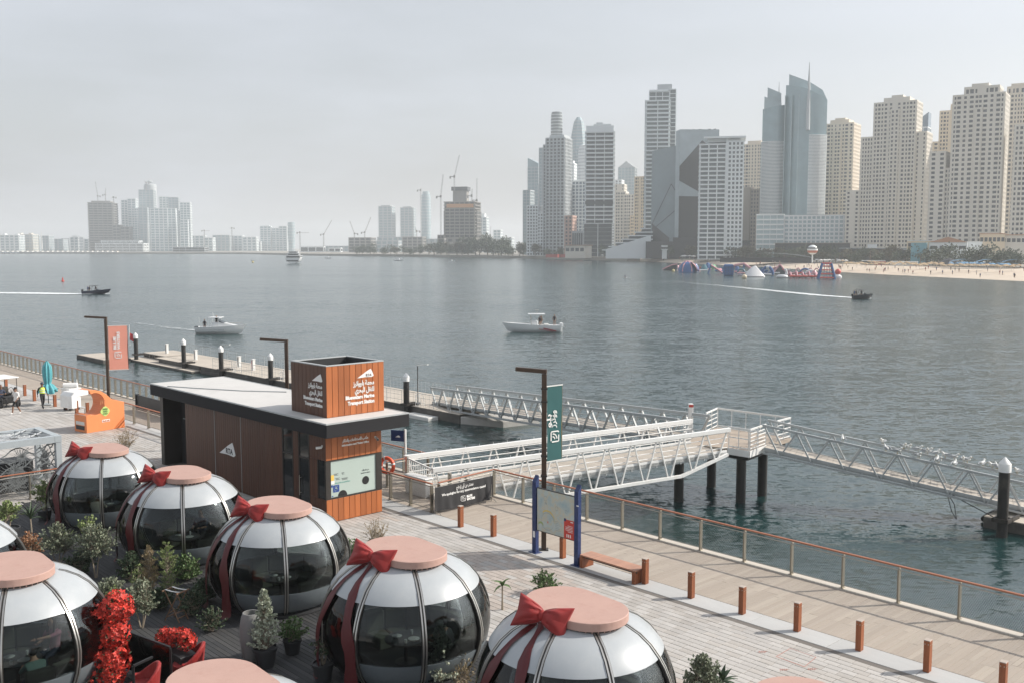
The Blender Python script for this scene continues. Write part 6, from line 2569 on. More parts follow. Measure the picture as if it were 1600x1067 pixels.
# round cornered banded tower with dark base
tower('banded white balcony tower on a dark green walled base', 936, 1030, R(-6), [(915, 957, 207, 350, 0, 26, dict(pier=.07, band=.34, dp=1.0, db=1.5, bay=10)), (912, 956, 350, None, 0, 28, dict(pier=.05, band=.04, bay=14, dp=.15, db=.15))], WH, GLK, fl=4.2, extra=multi(crown(915, 957, 197, 206, -1, 27, WH, 'cornice'), crown(926, 953, 193.5, 196.6, 4, 22, GRC, 'roof_house'), crown(930, 940, 190, 193, 10, 18, GRC, 'helipad'), crown(914, 957, 315, 320, -1.7, 27.7, GLK, 'sky_lobby')))
# tall pier tower
tower('tall grey tower with strong vertical piers, dark side', 866, 1130, R(-22), [(852, 882, 216, None, 0, 26, dict(pier=.34, band=.38, dp=.9, bay=4.6)), (846, 852, 226, None, 3, 24, dict(pier=.3, band=.3, bay=4))], GRC, GLK, fl=3.7, extra=multi(crown(856, 880, 211, 215, 3, 22, GRC, 'roof_house')))
def lathe_tower(label, pxc, Y, prof, m, nm='office_tower', nseg=24, ribs=0, sq=1.0, rm=None):
    """prof: (half width px, py) from the ground up"""
    c = at(pxc, 390, Y)
    t = thing(nm, label, 'tower', (c.x, c.y, 1), R(-20))
    k_ = Y / FPX
    q = MB()
    q.lathe([(h * k_, (0 if py is None else zat(pxc, py, Y) - 1)) for h, py in prof], nseg)
    q.build('shaft', m, t, smooth=nseg > 8)
    q = MB()
    z1 = zat(pxc, prof[-1][1], Y) - 1
    z = 6
    while z < z1 - 3:
        for (h0, p0), (h1, p1) in zip(prof, prof[1:]):
            za, zb = (0 if p0 is None else zat(pxc, p0, Y) - 1), zat(pxc, p1, Y) - 1
            if za <= z < zb:
                r_ = (h0 + (h1 - h0) * (z - za) / (zb - za)) * k_ + .25
                q.lathe([(r_, z), (r_, z + 1.3)], nseg)
        z += 4.6 if not ribs else ribs
    stuff(q.build('floor_bands', rm or GRC, t))
    return t


lathe_tower('round dark topped tower rising behind the pier tower', 869, 1500, [(9, None), (9, 190), (8.6, 180), (7.6, 176), (.01, 175.5)], GLG)
lathe_tower('tapered tower with a split pointed crown', 903, 1500, [(14, None), (14, 230), (11.5, 210), (8, 192), (3.5, 184), (.01, 183.5)], GLL, nseg=8)
lathe_tower('rounded pale tower half hidden beside the tapered crown', 912, 1450, [(10, None), (10, 240), (8, 228), (.01, 226)], WH, nseg=10)
def slant(px0, px1, pya, pyb, y0, y1, m, pybot, nm='slanted_roof'):
    def fn(t, k_, Z, pxc):
        q = MB()
        xa, xb = (px0 - pxc) * k_, (px1 - pxc) * k_
        q.prism([(xa, y0), (xb, y0), (xb, y1), (xa, y1)], Z(pybot) + .06, [Z(pya), Z(pyb), Z(pyb), Z(pya)])
        q.build(nm, m, t)
    return fn


tower('grey blue glass tower with a slanting top, far left of the row', 832, 1350, R(-18), [(824, 841, 262, None, 0, 24)], GRC, GLL, fl=4.2, bay=5, pier=.12, band=.2, dp=.2, db=.2, name='office_tower', extra=slant(824, 841, 247, 256, .2, 23.8, GLL, 262))
tower('short grey tower at the far left end of the row', 822, 1300, R(-18), [(817, 828, 298, None, 0, 20)], GRC, GLL, fl=4, bay=4, pier=.2, band=.25, name='office_tower')
tower('low white stepped apartments at the foot of slanting tower', 832, 1150, R(-18), [(823, 841, 322, None, 0, 20), (841, 854, 334, None, -2, 18)], WH, GLK, fl=3.6, bay=3.6, pier=.45)
tower('grey tower with green side behind the pier tower', 844, 1250, R(-18), [(842, 852, 232, None, 0, 20)], GRC, GLL, fl=4, bay=4, pier=.3, band=.3)
tower('pink walled narrow block beside the pier tower', 888, 1080, R(-18), [(882, 894, 338, None, 0, 18)], PINK, GLK, fl=4, bay=5, pier=.5)
tower('white striped tower between pier tower and banded tower', 903, 1150, R(-18), [(893, 915, 284, None, 0, 20, dict(pier=.3, band=.3)), (896, 912, 281, 284, 3, 16, dict(plain=True))], WH, GLB, fl=3.8, bay=4)
tower('slim white tower with a lantern top behind the striped tower', 891, 1350, R(-18), [(886, 896, 256, None, 0, 16), (888, 894, 251, 256, 4, 12, dict(plain=True))], WH, GLL, fl=4, bay=4, pier=.4)
tower('grey glass tower with a low gabled roof, right of banded tower', 977, 1500, R(-15), [(965, 990, 262, None, 0, 24)], GRC, GLL, fl=4.2, bay=5, pier=.15, band=.2, name='office_tower', extra=lambda t, k_, Z, pxc: (lambda q: (q.add([(-12 * k_, 0, Z(262)), (13 * k_, 0, Z(262)), (13 * k_, 24, Z(262)), (-12 * k_, 24, Z(262)), (0, 0, Z(252)), (0, 24, Z(252))], [(0, 1, 4), (2, 3, 5), (1, 2, 5, 4), (3, 0, 4, 5)]), q.build('gable_roof', GRC, t)))(MB()))
tower('beige apartment block low behind the stepped terraces', 978, 1200, R(-18), [(960, 976, 300, None, 2, 20), (974, 996, 305, None, 0, 18), (958, 972, 288, None, 8, 24)], BE, GLK, fl=3.7, bay=3.8, pier=.5)
tower('small beige block beside the narrow brown tower', 991, 1180, R(-18), [(984, 999, 338, None, 0, 16)], BE3, GLK, fl=3.8, bay=4.5, pier=.6)
tower('pale apartment tower behind the banded tower, right flank', 962, 1400, R(-18), [(955, 970, 282, None, 0, 18)], WH, GLK, fl=3.8, bay=4, pier=.5)
tower('hazy grey tower far behind the gabled one', 996, 1800, R(-15), [(985, 1003, 288, None, 0, 20)], GRC, GLL, fl=4.2, bay=5, pier=.2, band=.25, name='office_tower')

# twin sail tower
Y = 860
c = at(1238, 390, Y)
K = Y / FPX / math.cos(math.atan(438 / FPX))
t = thing('sail_tower', 'twin glass towers with sail shaped tops and a needle spire', 'tower', (c.x, c.y, 1), R(-16))
zz_ = lambda py: zat(1238, py, Y) - 1
X = lambda px: (px - 1238) * K


def bulge(x0, x1, y0, y1, bow_, n=10):
    return [(x0 + (x1 - x0) * i / n, y0 - bow_ * math.sin(math.pi * i / n)) for i in range(n + 1)] + [(x1, y1), (x0, y1)]


q = MB()
pb = bulge(X(1223), X(1282), 0, 22, 7)
tops = []
for x, y in pb:
    f_ = (x - X(1223)) / (X(1282) - X(1223))
    tops.append(zz_(133 + 8 * f_ + 18 * f_ * f_))
q.prism(pb, 0, tops)
q.build('right_shaft', GLT, t, smooth=True, ang=40)
q = MB()
q.prism(bulge(X(1190), X(1224), 6, 24, 4), 0, [zz_(168 - 6 * i / 10) for i in range(11)] + [zz_(165), zz_(168)])
q.build('left_shaft', GLT, t, smooth=True, ang=40)
q = MB()
q.slab([(X(1227), zz_(150)), (X(1227), zz_(115)), (X(1256), zz_(128)), (X(1275), zz_(142)), (X(1282), zz_(158)), (X(1282), zz_(170))], (0, 3, 0), (1, 0, 0), (0, 0, 1), -1.2)
q.build('sail', GLL, t)
q = MB()
q.slab([(X(1196), zz_(170)), (X(1196), zz_(132)), (X(1216), zz_(142)), (X(1217), zz_(170))], (0, 11, 0), (1, 0, 0), (0, 0, 1), -1.2)
q.slab([(X(1192), zz_(176)), (X(1192), zz_(148)), (X(1217), zz_(160)), (X(1217), zz_(176))], (0, 5, 0), (1, 0, 0), (0, 0, 1), -1.2)
q.build('sail', GLL, t)
q = MB()
q.tube((X(1255.5), -8.5, zz_(206)), (X(1255.5), -6, zz_(150)), 1.7, 1.5, 10)
q.tube((X(1255.5), -6, zz_(150)), (X(1255.5), -4, zz_(100)), 1.5, .25, 10)
q.build('spire', GRC, t, smooth=True)
q = MB()
q.tube((X(1212.5), 15, zz_(170)), (X(1212.5), 15, zz_(123)), 1.0, .2, 8)
q.build('antenna', GRC, t)
q = MB()
nf = 56
for j in range(nf):
    z = zz_(336) + (zz_(212) - zz_(336)) * j / nf
    pr_ = bulge(X(1243), X(1283), -1.2, 16, 6.2, 8)
    q.prism([(x, y) for x, y in pr_], z, z + .75)
    if j < nf * .93:
        q.prism(bulge(X(1188.5), X(1222), 4.5, 22, 4.4, 6), z, z + .6)
stuff(q.build('floor_bands', WH, t))
q = MB()
for px in (1222.5, 1232, 1242):
    q.box(X(px) - .3, -3.5 - (px > 1225) * 2.5, 0, X(px) + .3, 2, zz_(150))
q.build('mullion', GLL, t)
tower('pale green glass podium wing at the foot of sail tower', 1252, 815, R(-16), [(1187, 1226, 336, None, -8, 20, dict(pier=.06, band=.3, bay=6, fl=3.8)), (1227, 1317, 338, 382, -6, 20, dict(pier=.3, band=.36, bay=3.4, fl=3.2))], WH, GLL, name='podium_building', cat='building', dp=.3, db=.5, extra=crown(1214, 1320, 382.2, 399, -9, 20, BRN, 'podium'))

# angular dark glass block: two leaning masses with faceted skins
c = at(1066, 390, 900)
K = 900 / FPX / math.cos(math.atan(266 / FPX))
zz_ = lambda py: zat(1066, py, 900) - 1
X = lambda px: (px - 1066) * K
t = thing('office_block', 'angular dark glass office block of two faceted masses', 'building', (c.x, c.y, 1), R(-10))
GLD1, GLD2, GLD3 = glz('slate_glass', (.20, .255, .275), .22, .6), glz('pale_slate_glass', (.34, .40, .42), .25, .6), glz('deep_glass', (.016, .02, .022), .1, .6)
q = MB()
q.prism([(X(1018), 0), (X(1056), -4), (X(1056), 30), (X(1018), 30)], 0, [zz_(236), zz_(228), zz_(228), zz_(236)])
q.build('left_mass', GLD1, t)
q = MB()
q.prism([(X(1054), -8), (X(1060), -12), (X(1060), 30), (X(1054), 30)], 0, [zz_(207), zz_(205), zz_(205), zz_(207)])
q.prism([(X(1060.1), -12), (X(1118), -6), (X(1118), 30), (X(1060.1), 30)], 0, [zz_(205), zz_(205), zz_(205), zz_(205)])
q.build('right_mass', GLD2, t)
q = MB()
pf_ = lambda px: -12 + 6 * (px - 1060) / 58 - .35
for poly in ([(1060, 262), (1093, 222), (1118, 240), (1118, 318), (1060, 284)], [(1060, 308), (1118, 309), (1118, 392), (1060, 392)]):
    vs_ = [(X(a), pf_(a), zz_(b_)) for a, b_ in poly]
    n_ = len(vs_)
    q.add(vs_ + [(x, y + .3, z) for x, y, z in vs_], [tuple(range(n_ - 1, -1, -1))] + [(i, (i + 1) % n_, n_ + (i + 1) % n_, n_ + i) for i in range(n_)])
q.build('dark_facet', GLD3, t)
q = MB()
pl_ = lambda px: -4 * (px - 1018) / 38 - .3
for (a, b_) in (((1019, 352), (1048, 288)), ((1048, 288), (1055, 300)), ((1022, 358), (1054, 330))):
    q.bar((X(a[0]), pl_(a[0]), zz_(a[1])), (X(b_[0]), pl_(b_[0]), zz_(b_[1])), .5, .4, up=(0, 1, 0))
q.build('facade_seam', GLD3, t)
q = MB()
for poly in ([(1020, 350), (1046, 372), (1046, 392), (1018.5, 392)],):
    vs_ = [(X(a), pl_(a) - .1, zz_(b_)) for a, b_ in poly]
    q.add(vs_ + [(x, y + .3, z) for x, y, z in vs_], [(3, 2, 1, 0)] + [(i, (i + 1) % 4, 4 + (i + 1) % 4, 4 + i) for i in range(4)])
q.build('dark_facet', GLD3, t)
q = MB()
q.box(X(1012), -22, 0, X(1052), -13, zz_(378))
q.box(X(1052.2), -24, 0, X(1122), -13, zz_(372))
q.build('podium', M['charcoal'], t)
q = MB()
for px in (1062, 1070, 1078, 1088, 1102, 1110): q.box(X(px), 3, zz_(205) - .5, X(px) + 2.2, 9, zz_(205) + 1.6)
stuff(q.build('roof_plant', M['charcoal'], t))
# stepped terraces
c = at(985, 392, 900)
K = 900 / FPX
t = thing('terrace_building', 'low white building stepping up in open terraces', 'building', (c.x, c.y, .5), R(-10))
zz_ = lambda py: zat(985, py, 900) - .5
for i in range(7):
    q = MB()
    x0, x1 = (942 + i * 9.5 - 985) * K, (1018 - 985) * K
    z0, z1 = zz_(396 - i * 5.6), zz_(396 - (i + 1) * 5.6)
    q.box(x0 + 1.5, -8 + i * 3.2, max(0, z0), x1, 16, z1 - .9)
    q.m = 1
    q.box(x0, -9.5 + i * 3.2, z1 - .899, x1 + .5, 16.4, z1)
    q.build('terrace', [GLK, WH], t)
q = MB()
q.prism([((948 - 985) * K, -9.9), ((1017 - 985) * K, -9.9), ((1017 - 985) * K, -9.55), ((948 - 985) * K, -9.55)], 0, [zz_(390), zz_(368), zz_(368), zz_(390)])
q.build('side_wall', WH, t)

# tower under construction with cranes
GRH = mat('raw_concrete', (.26, .25, .23), .9, var=.15, scale=.1)
ORN = mat('site_netting_orange', (.55, .27, .10), .8)


def construct(label, pxc, Y, th, blocks, core=None, band=None, netting=None):
    def ex(t, k_, Z, pxc_):
        if core:
            px0, px1, p0, p1 = core
            q = MB()
            q.box((px0 - pxc_) * k_, 6, Z(p1), (px1 - pxc_) * k_, 20, Z(p0))
            q.build('core', GRH, t)
            q = MB()
            q.box((px0 - 2 - pxc_) * k_, 4, Z(p0 + 6), (px1 + 2 - pxc_) * k_, 22, Z(p0))
            q.build('formwork', GLK, t)
        if netting:
            px0, px1, p0, p1 = netting
            q = MB()
            q.box((px0 - pxc_) * k_, -2.2, Z(p1), (px1 - pxc_) * k_, -1.6, Z(p0))
            q.build('safety_net', ORN, t)
    return tower(label, pxc, Y, th, blocks, GRH, GLK, name='unfinished_tower', extra=ex)


construct('tower under construction with open floors and orange netting', 719, 1500, R(-12), [(695, 742, 316, 372, 0, 34, dict(pier=.14, band=.30, fl=5, bay=7, dp=1.2, db=1.8)), (692, 745, 330, 372, 4, 30, dict(pier=.2, band=.2, fl=6, bay=9)), (697, 744, 372, None, 0, 34, dict(pier=.5, band=.5, fl=9, bay=12))], core=(706, 728, 292, 316), netting=(698, 741, 319, 325))
construct('dark unfinished round tower at the far left cluster', 159, 2450, R(10), [(143, 175, 317, None, 0, 60, dict(pier=.1, band=.36, fl=6, bay=12, dp=1.2, db=2.2)), (146, 172, 314, 317, 6, 50, dict(plain=True))])
construct('unfinished low block with open floors beside the round tower', 183, 2400, R(5), [(178, 188, 352, None, 0, 26, dict(pier=.15, band=.3, fl=7, bay=9)), (190, 202, 355, None, -6, 22, dict(pier=.15, band=.3, fl=7, bay=9))])
construct('low unfinished frame left of the two hazy towers', 562, 1900, R(-5), [(545, 580, 372, None, 0, 40, dict(pier=.2, band=.3, fl=6, bay=10))])
construct('low unfinished frame under the tallest hazy tower', 645, 1900, R(-5), [(629, 660, 371, None, 0, 40, dict(pier=.2, band=.3, fl=6, bay=10))])
construct('tall unfinished block right beside the orange netted tower', 689, 1550, R(-5), [(684, 694, 368, None, 0, 20, dict(pier=.2, band=.3, fl=6, bay=8))])
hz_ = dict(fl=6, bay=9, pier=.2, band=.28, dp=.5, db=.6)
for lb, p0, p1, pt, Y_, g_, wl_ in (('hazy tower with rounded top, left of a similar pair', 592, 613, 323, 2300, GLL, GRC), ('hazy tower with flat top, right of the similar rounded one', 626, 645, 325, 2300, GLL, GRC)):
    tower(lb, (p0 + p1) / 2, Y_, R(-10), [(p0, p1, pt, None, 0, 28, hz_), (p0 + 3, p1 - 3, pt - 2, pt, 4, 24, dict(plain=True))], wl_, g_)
lathe_tower('slim hazy tower with tiered crown right of the matched pair', 666.5, 2300, [(7.5, None), (7.5, 325), (7.2, 324), (7.2, 306), (5.5, 303), (5.2, 300), (.01, 299.5)], GLL, nseg=12, ribs=7)
tower('hazy white tower behind the orange netted tower', 754, 2000, R(-10), [(748, 760, 340, None, 0, 24, hz_), (751, 757, 334, 340, 3, 18, dict(plain=True))], WH, GLL)
tower('hazy low tower right of the netted tower', 777, 2200, R(-10), [(771, 782, 360, None, 0, 24, hz_), (782, 800, 372, None, 0, 30, hz_)], WH, GLL)
tower('dark low block behind trees right of the netted tower', 768, 1700, R(-10), [(757, 790, 378, None, 0, 24, hz_)], GRC, GLK, name='low_building', cat='building')
# stacked block resort
t = None
tower('hazy resort of stacked blocks with gaps between them', 427, 2700, R(8), [(408, 424, 354, None, 0, 40, hz_), (409, 421, 353, 356, 4, 30, hz_), (425, 437, 357, None, 4, 40, hz_), (436, 447, 354, None, 0, 36, hz_), (420, 440, 366, 374, 6, 30, hz_)], WH, GLL, name='resort_building', cat='building')
lathe_tower('hazy round tower beside the stacked block resort', 456, 2700, [(5, None), (5, 385), (6, 360), (5.5, 348), (.01, 347)], GLL, nseg=14, ribs=8)
# far left cluster
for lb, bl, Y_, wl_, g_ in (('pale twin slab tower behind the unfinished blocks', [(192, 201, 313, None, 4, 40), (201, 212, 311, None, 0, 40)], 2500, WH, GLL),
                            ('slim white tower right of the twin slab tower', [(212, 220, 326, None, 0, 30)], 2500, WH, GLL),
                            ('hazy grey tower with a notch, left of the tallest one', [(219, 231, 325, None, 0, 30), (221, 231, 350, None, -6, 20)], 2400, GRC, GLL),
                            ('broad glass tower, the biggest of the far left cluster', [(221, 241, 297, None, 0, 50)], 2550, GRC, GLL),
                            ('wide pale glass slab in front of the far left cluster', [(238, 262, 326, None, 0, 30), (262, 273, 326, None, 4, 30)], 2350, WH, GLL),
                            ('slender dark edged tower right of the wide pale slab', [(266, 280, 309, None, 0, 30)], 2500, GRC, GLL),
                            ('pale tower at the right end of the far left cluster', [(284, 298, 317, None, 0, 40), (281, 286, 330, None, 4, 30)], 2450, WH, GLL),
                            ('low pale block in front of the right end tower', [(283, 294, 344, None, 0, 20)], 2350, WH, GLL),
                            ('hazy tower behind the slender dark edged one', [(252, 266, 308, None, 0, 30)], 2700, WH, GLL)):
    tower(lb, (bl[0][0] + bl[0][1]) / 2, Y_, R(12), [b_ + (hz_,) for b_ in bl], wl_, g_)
lathe_tower('tower with a round lantern top, tallest of far left cluster', 238, 2650, [(9.5, None), (9.5, 290), (7, 288), (7, 292), (3, 288), (2, 287), (4, 285), (3.5, 283), (.6, 282), (.01, 280)], GRC, nseg=14, ribs=8)
lo = dict(fl=7, bay=11, pier=.3, band=.3, dp=.6, db=.7)
for i, (p0, p1, pt, lb, wl_) in enumerate(((3, 28, 368, 'low hazy hotel block at the far left edge', WH), (28, 50, 367, 'low hazy hotel wing with turrets, second from left', BE), (52, 61, 369, 'low dark glass block left of the white mast', GRC), (66, 76, 369, 'low dark glass block right of the white mast', GRC), (84, 98, 374, 'low rounded grey block left of the far cluster', GRC), (97, 108, 373, 'low grey block next to the rounded one', GRC),
                                           (111, 122, 371, 'low white block with roof frames before the round tower', WH), (126, 145, 374, 'low white block touching the unfinished round tower', WH), (299, 318, 369, 'low hazy block right of the far left cluster', WH), (320, 332, 372, 'small hazy block second right of the cluster', WH), (334, 358, 368, 'wide low hazy block with an opening', GRC), (360, 378, 369, 'low hazy block next to the wide one', WH), (380, 400, 371, 'low hazy block left of the stacked resort', WH), (398, 407, 378, 'tiny hazy block beside the stacked resort', WH))):
    tower(lb, (p0 + p1) / 2, 2600 + (i % 3) * 60, R(6), [(p0, p1, pt, None, 0, 40, lo)] + ([(p0 + 2, p0 + 6, pt - 2.5, pt, 4, 20, dict(plain=True)), (p1 - 6, p1 - 2, pt - 2.5, pt, 4, 20, dict(plain=True))] if i in (0, 1, 6) else []), wl_, GLL, name='low_building', cat='building')
tower('low terraced white podium before the far left cluster', 188, 2250, R(4), [(156, 222, 381, None, -10, 30, dict(fl=4, bay=14, pier=.05, band=.5, dp=.8, db=1.5)), (162, 214, 377, 381, 0, 26, dict(fl=4, bay=14, pier=.05, band=.5, dp=.8, db=1.5))], WH, GLK, name='podium_building', cat='building')
tower('long dark pier building on the water before the cluster', 297, 2150, R(2), [(274, 320, 387, None, -10, 20, dict(fl=5, bay=14, pier=.04, band=.2))], GRC, GLK, name='pier_building', cat='building')
tower('long white boat shed on the far shore', 487, 2000, R(0), [(470, 505, 386, None, 0, 20, dict(fl=8, bay=14, pier=.1, band=.3))], WH, GLK, name='boat_shed', cat='building')
tower('low white sheds right of the boat shed', 524, 2000, R(0), [(514, 532, 388, None, 0, 20, dict(fl=6, bay=14, pier=.2, band=.4))], WH, GLK, name='shed', cat='building')
for lb, p0, p1, pt, Y_ in (('low pale hall behind the two hazy towers', 590, 630, 371, 2100), ('low grey hall between unfinished frames and netted tower', 660, 690, 374, 1950), ('low hazy hall left of the unfinished frame', 505, 545, 385, 2300), ('low dark hall behind the hazy pair', 588, 622, 377, 2000)):
    tower(lb, (p0 + p1) / 2, Y_, R(-4), [(p0, p1, pt, None, 0, 40, lo)], GRC, GLL, name='low_building', cat='building')

# cranes
CRM = mat('crane_steel', (.30, .29, .28), .6)


def crane(label, pxb, pyb, Y, pyt, jib, pj=None, w=1.5):
    """mast from (pxb, pyb) up to pyt; jib tip and tail given as pixel offsets"""
    b_ = at(pxb, pyb, Y)
    zt = zat(pxb, pyt, Y)
    k_ = Y / FPX
    t = thing('crane', label, 'crane', b_, 0, 'construction cranes on the far shore')
    H_ = zt - b_.z

    def lattice(a, e, w_):
        q = MB()
        d_ = (e - a)
        s_ = d_.cross(Vector((0, 1, 0))).normalized() * w_ / 2
        y_ = Vector((0, w_ / 2, 0))
        for s in (-1, 1):
            for r_ in (-1, 1): q.bar(a + s_ * s + y_ * r_, e + s_ * s + y_ * r_, w_ * .2)
        n_ = max(3, int(d_.length / w_ / 1.2))
        for i in range(n_):
            p0, p1 = a + d_ * (i / n_), a + d_ * ((i + 1) / n_)
            sg = 1 if i % 2 else -1
            q.bar(p0 + s_ * sg - y_, p1 - s_ * sg - y_, w_ * .12)
            q.bar(p0 + s_ * sg + y_, p1 - s_ * sg + y_, w_ * .12)
        return q
    lattice(Vector((0, 0, 0)), Vector((0, 0, H_)), w).build('mast', CRM, t)
    tip = Vector((jib[0] * k_, 0, H_ - jib[1] * k_))
    lattice(Vector((0, 0, H_)), tip, w * .8).build('jib', CRM, t)
    tail = Vector((-math.copysign(6, jib[0]) * w / 1.5, 0, H_ + 1))
    q = MB()
    q.bar(Vector((0, 0, H_)), tail, w, w * .7)
    q.box(tail.x - 1.2, -1.2, H_ - 2.5, tail.x + 1.2, 1.2, H_ + 1)
    q.build('counterweight', CRM, t)
    q = MB()
    q.box(-w * .9, -w, H_ - 1, w * .9, w, H_ + 2.4)
    q.build('cab', GRH, t)
    return t


for a in (('crane with raised jib on top of the netted tower', 710, 300, 1500, 277, (8, -33)), ('tall crane left of the netted tower', 689, 372, 1520, 308, (4, -34)), ('tall crane mast right of the netted tower', 745, 372, 1520, 314, (0.5, -34)), ('small crane on the netted tower right corner', 737, 320, 1500, 307, (1, -11)),
          ('luffing crane beside the boat shed', 506, 392, 2100, 367, (13, -22)), ('hammerhead crane left of the boat shed', 469, 390, 2200, 364, (14, 0)), ('crane over the low unfinished frame, right one', 570, 378, 1900, 364, (10, -24)), ('crane over the low unfinished frame, left one', 554, 378, 1900, 366, (-7, -20)),
          ('crane on the dark round unfinished tower, left one', 153, 316, 2450, 307, (-3, -22)), ('crane on the dark round unfinished tower, right one', 165, 316, 2450, 305, (1, -10)), ('hammerhead crane right of the unfinished round tower', 179, 352, 2400, 309, (-3, 0)), ('crane beside the lantern topped tower', 229, 300, 2550, 286, (-4, -3)),
          ('small crane over the low hazy blocks', 320, 390, 2500, 361, (8, 0)), ('small crane near the low hazy opening', 363, 390, 2500, 357, (-3, 0)), ('crane left of the slim hazy tower', 658, 390, 1950, 298, (1, -3)), ('small crane over the frame under the slim tower', 651, 372, 1900, 362, (-2, -5)), ('thin crane right of the hazy white tower', 766, 390, 2000, 368, (1, -14))):
    crane(*a)
q = MB()
b_ = at(66, 390, 2300)
q.tube((0, 0, 0), (0, 0, zat(66, 362, 2300) - b_.z), 1.4, .5, 8)
tag(q.build('mast', M['white'], None, loc=b_), 'tall white mast standing on the far left shore', 'mast')
# breakwater viaduct
Yv = 2080
t = thing('viaduct', 'long low viaduct with dark arches along the far left water', 'bridge', at(0, 397, Yv))
k_ = Yv / FPX
q = MB()
q.box(-160, -6, 2.2, 182 * k_, 6, 4.2)
q.build('deck', WH, t)
q = MB()
q.prism([(-5, -5.5), (5, -5.5), (3, 5.5), (-3, 5.5)], -3.5, 2.19)
me = q.mesh('pier', BE)
p0 = at(0, 397, Yv)
for i in range(36):
    o = put('pier', me, t)
    o.location = (-120 + i * 10.4, 0, WATER_Z - p0.z + 3.2)
    o.scale = (.35, 1, 1)
t.location.z = WATER_Z - .2
# ---------------------------------------------------------------- beach front: low buildings, trees, umbrellas, people
def ground_at(px, py, z=.55):
    return G(px, py, z)


CRN = leafmat('crown_leaf', (.075, .095, .055))
CRN2 = leafmat('crown_leaf_dry', (.13, .12, .075))
BARK = mat('bark', (.16, .12, .09), .9)


def crown_mesh(seed, w, h, n, m, s=1.0):
    rr = random.Random(seed)
    q = MB()
    lobes = [(Vector((rr.uniform(-.5, .5) * w, rr.uniform(-.5, .5) * w, rr.uniform(.3, .8) * h)), rr.uniform(.28, .5) * w) for _ in range(7)]
    for i in range(n):
        c, r_ = rr.choice(lobes)
        d_ = Vector((rr.gauss(0, 1), rr.gauss(0, 1), rr.gauss(0, 1))).normalized()
        p = c + d_ * r_ * rr.uniform(.55, 1.05)
        leaf(q, p, d_ + Vector((rr.uniform(-.8, .8), rr.uniform(-.8, .8), rr.uniform(-.3, .8))), s * rr.uniform(.6, 1.2), s * .34, rr)
    return q.mesh('crown', m)


TREE = []
for i in range(4):
    cm = crown_mesh(30 + i, 5.2, 5.0, 420, CRN if i < 3 else CRN2, .95)
    q = MB()
    q.path([(0, 0, 0), (.1, 0, 1.2), (0, .1, 2.6)], [.28, .2, .12], 6)
    for a in (0, 2.1, 4.2): q.path([(0, .05, 1.6), (.8 * math.cos(a), .8 * math.sin(a), 2.8), (1.4 * math.cos(a), 1.4 * math.sin(a), 3.8)], [.11, .08, .03], 5)
    TREE.append((q.mesh('trunk', BARK), cm))
q = MB()
rr = random.Random(9)
for i in range(15):
    a = i * 2.4
    e0 = rr.uniform(-.1, 1.0)
    L_ = rr.uniform(2.2, 2.9)
    pts = []
    for k_ in range(7):
        f_ = k_ / 6
        pts.append(Vector((math.cos(a) * L_ * f_, math.sin(a) * L_ * f_, math.sin(e0) * L_ * f_ - 1.6 * f_ * f_)))
    for k_ in range(6):
        p, d_ = pts[k_], pts[k_ + 1] - pts[k_]
        sd = Vector((-math.sin(a), math.cos(a), 0))
        for s in (-1, 1):
            for m_ in (.2, .7):
                leaf(q, p + d_ * m_, sd * s * .8 + d_.normalized() * .6 + Vector((0, 0, -.35)), .75 * (1 - .5 * k_ / 6), .09, rr)
PALMC = q.mesh('crown', CRN)
q = MB()
q.path([(0, 0, 0), (.15, .05, 2.5), (.05, 0, 5.2)], [.26, .19, .17], 7)
PALMT = q.mesh('trunk', BARK)


def back(px):
    for (a, _, c), (a2, _, c2) in zip(shore, shore[1:]):
        if a2 <= px <= a: return c2 + (c - c2) * (px - a2) / (a - a2)
    return 397


def tree(px, py, s, i, lb, z=.55):
    p = ground_at(px, py, z)
    if i == 'p':
        t = thing('palm_tree', lb, 'palm tree', p, px * 1.7, 'palm trees along the beach front')
        put('trunk', PALMT, t)
        o = put('crown', PALMC, t)
        o.location = (.05, 0, 5.2)
    else:
        t = thing('tree', lb, 'tree', p, px * 1.3, 'trees along the beach front')
        put('trunk', TREE[i][0], t)
        o = put('crown', TREE[i][1], t)
        o.location = (0, 0, 1.4)
    t.scale = (s, s, s * (.9 + .2 * math.sin(px)))
    return t


rt = random.Random(21)
n_ = 0
for px in range(1180, 1600, 9):
    base = back(px) - .2
    k_ = rt.choice((0, 1, 2, 3, 0, 1, 'p', 'p'))
    tree(px + rt.uniform(-4, 4), base - rt.uniform(.2, 1.6), rt.uniform(1.0, 1.5) * (1.0 if px > 1400 else 1.15), k_, 'palm among the beach front trees before the beige towers' if k_ == 'p' else ('leafy tree at the far right of the beach front, below villas' if px > 1450 else 'leafy tree behind the straw umbrellas on the beach' if px > 1320 else 'leafy tree beside the sphere kiosk on the beach front'))
for px in range(848, 1180, 10):
    base = back(px) - .2
    k_ = rt.choice((0, 1, 2, 3, 1, 'p'))
    tree(px + rt.uniform(-4, 4), base - rt.uniform(0, 1), rt.uniform(.8, 1.2) * 1.5, k_, 'palm on the beach front before the glass and white towers' if k_ == 'p' else 'leafy tree on the beach front before the glass and white towers')
for px in range(560, 848, 9):
    k_ = rt.choice((0, 1, 2, 3, 0))
    tree(px + rt.uniform(-4, 4), back(px) - .15 - rt.uniform(0, .3), rt.uniform(1.3, 2.1) * (1.6 if 660 < px < 790 else 1.0), k_, ('dark leafy tree on the shore below the orange netted tower' if 690 < px < 748 else 'dark leafy tree on the shore right of the netted tower' if px >= 748 else 'dark leafy tree on the shore below the slim hazy towers'))


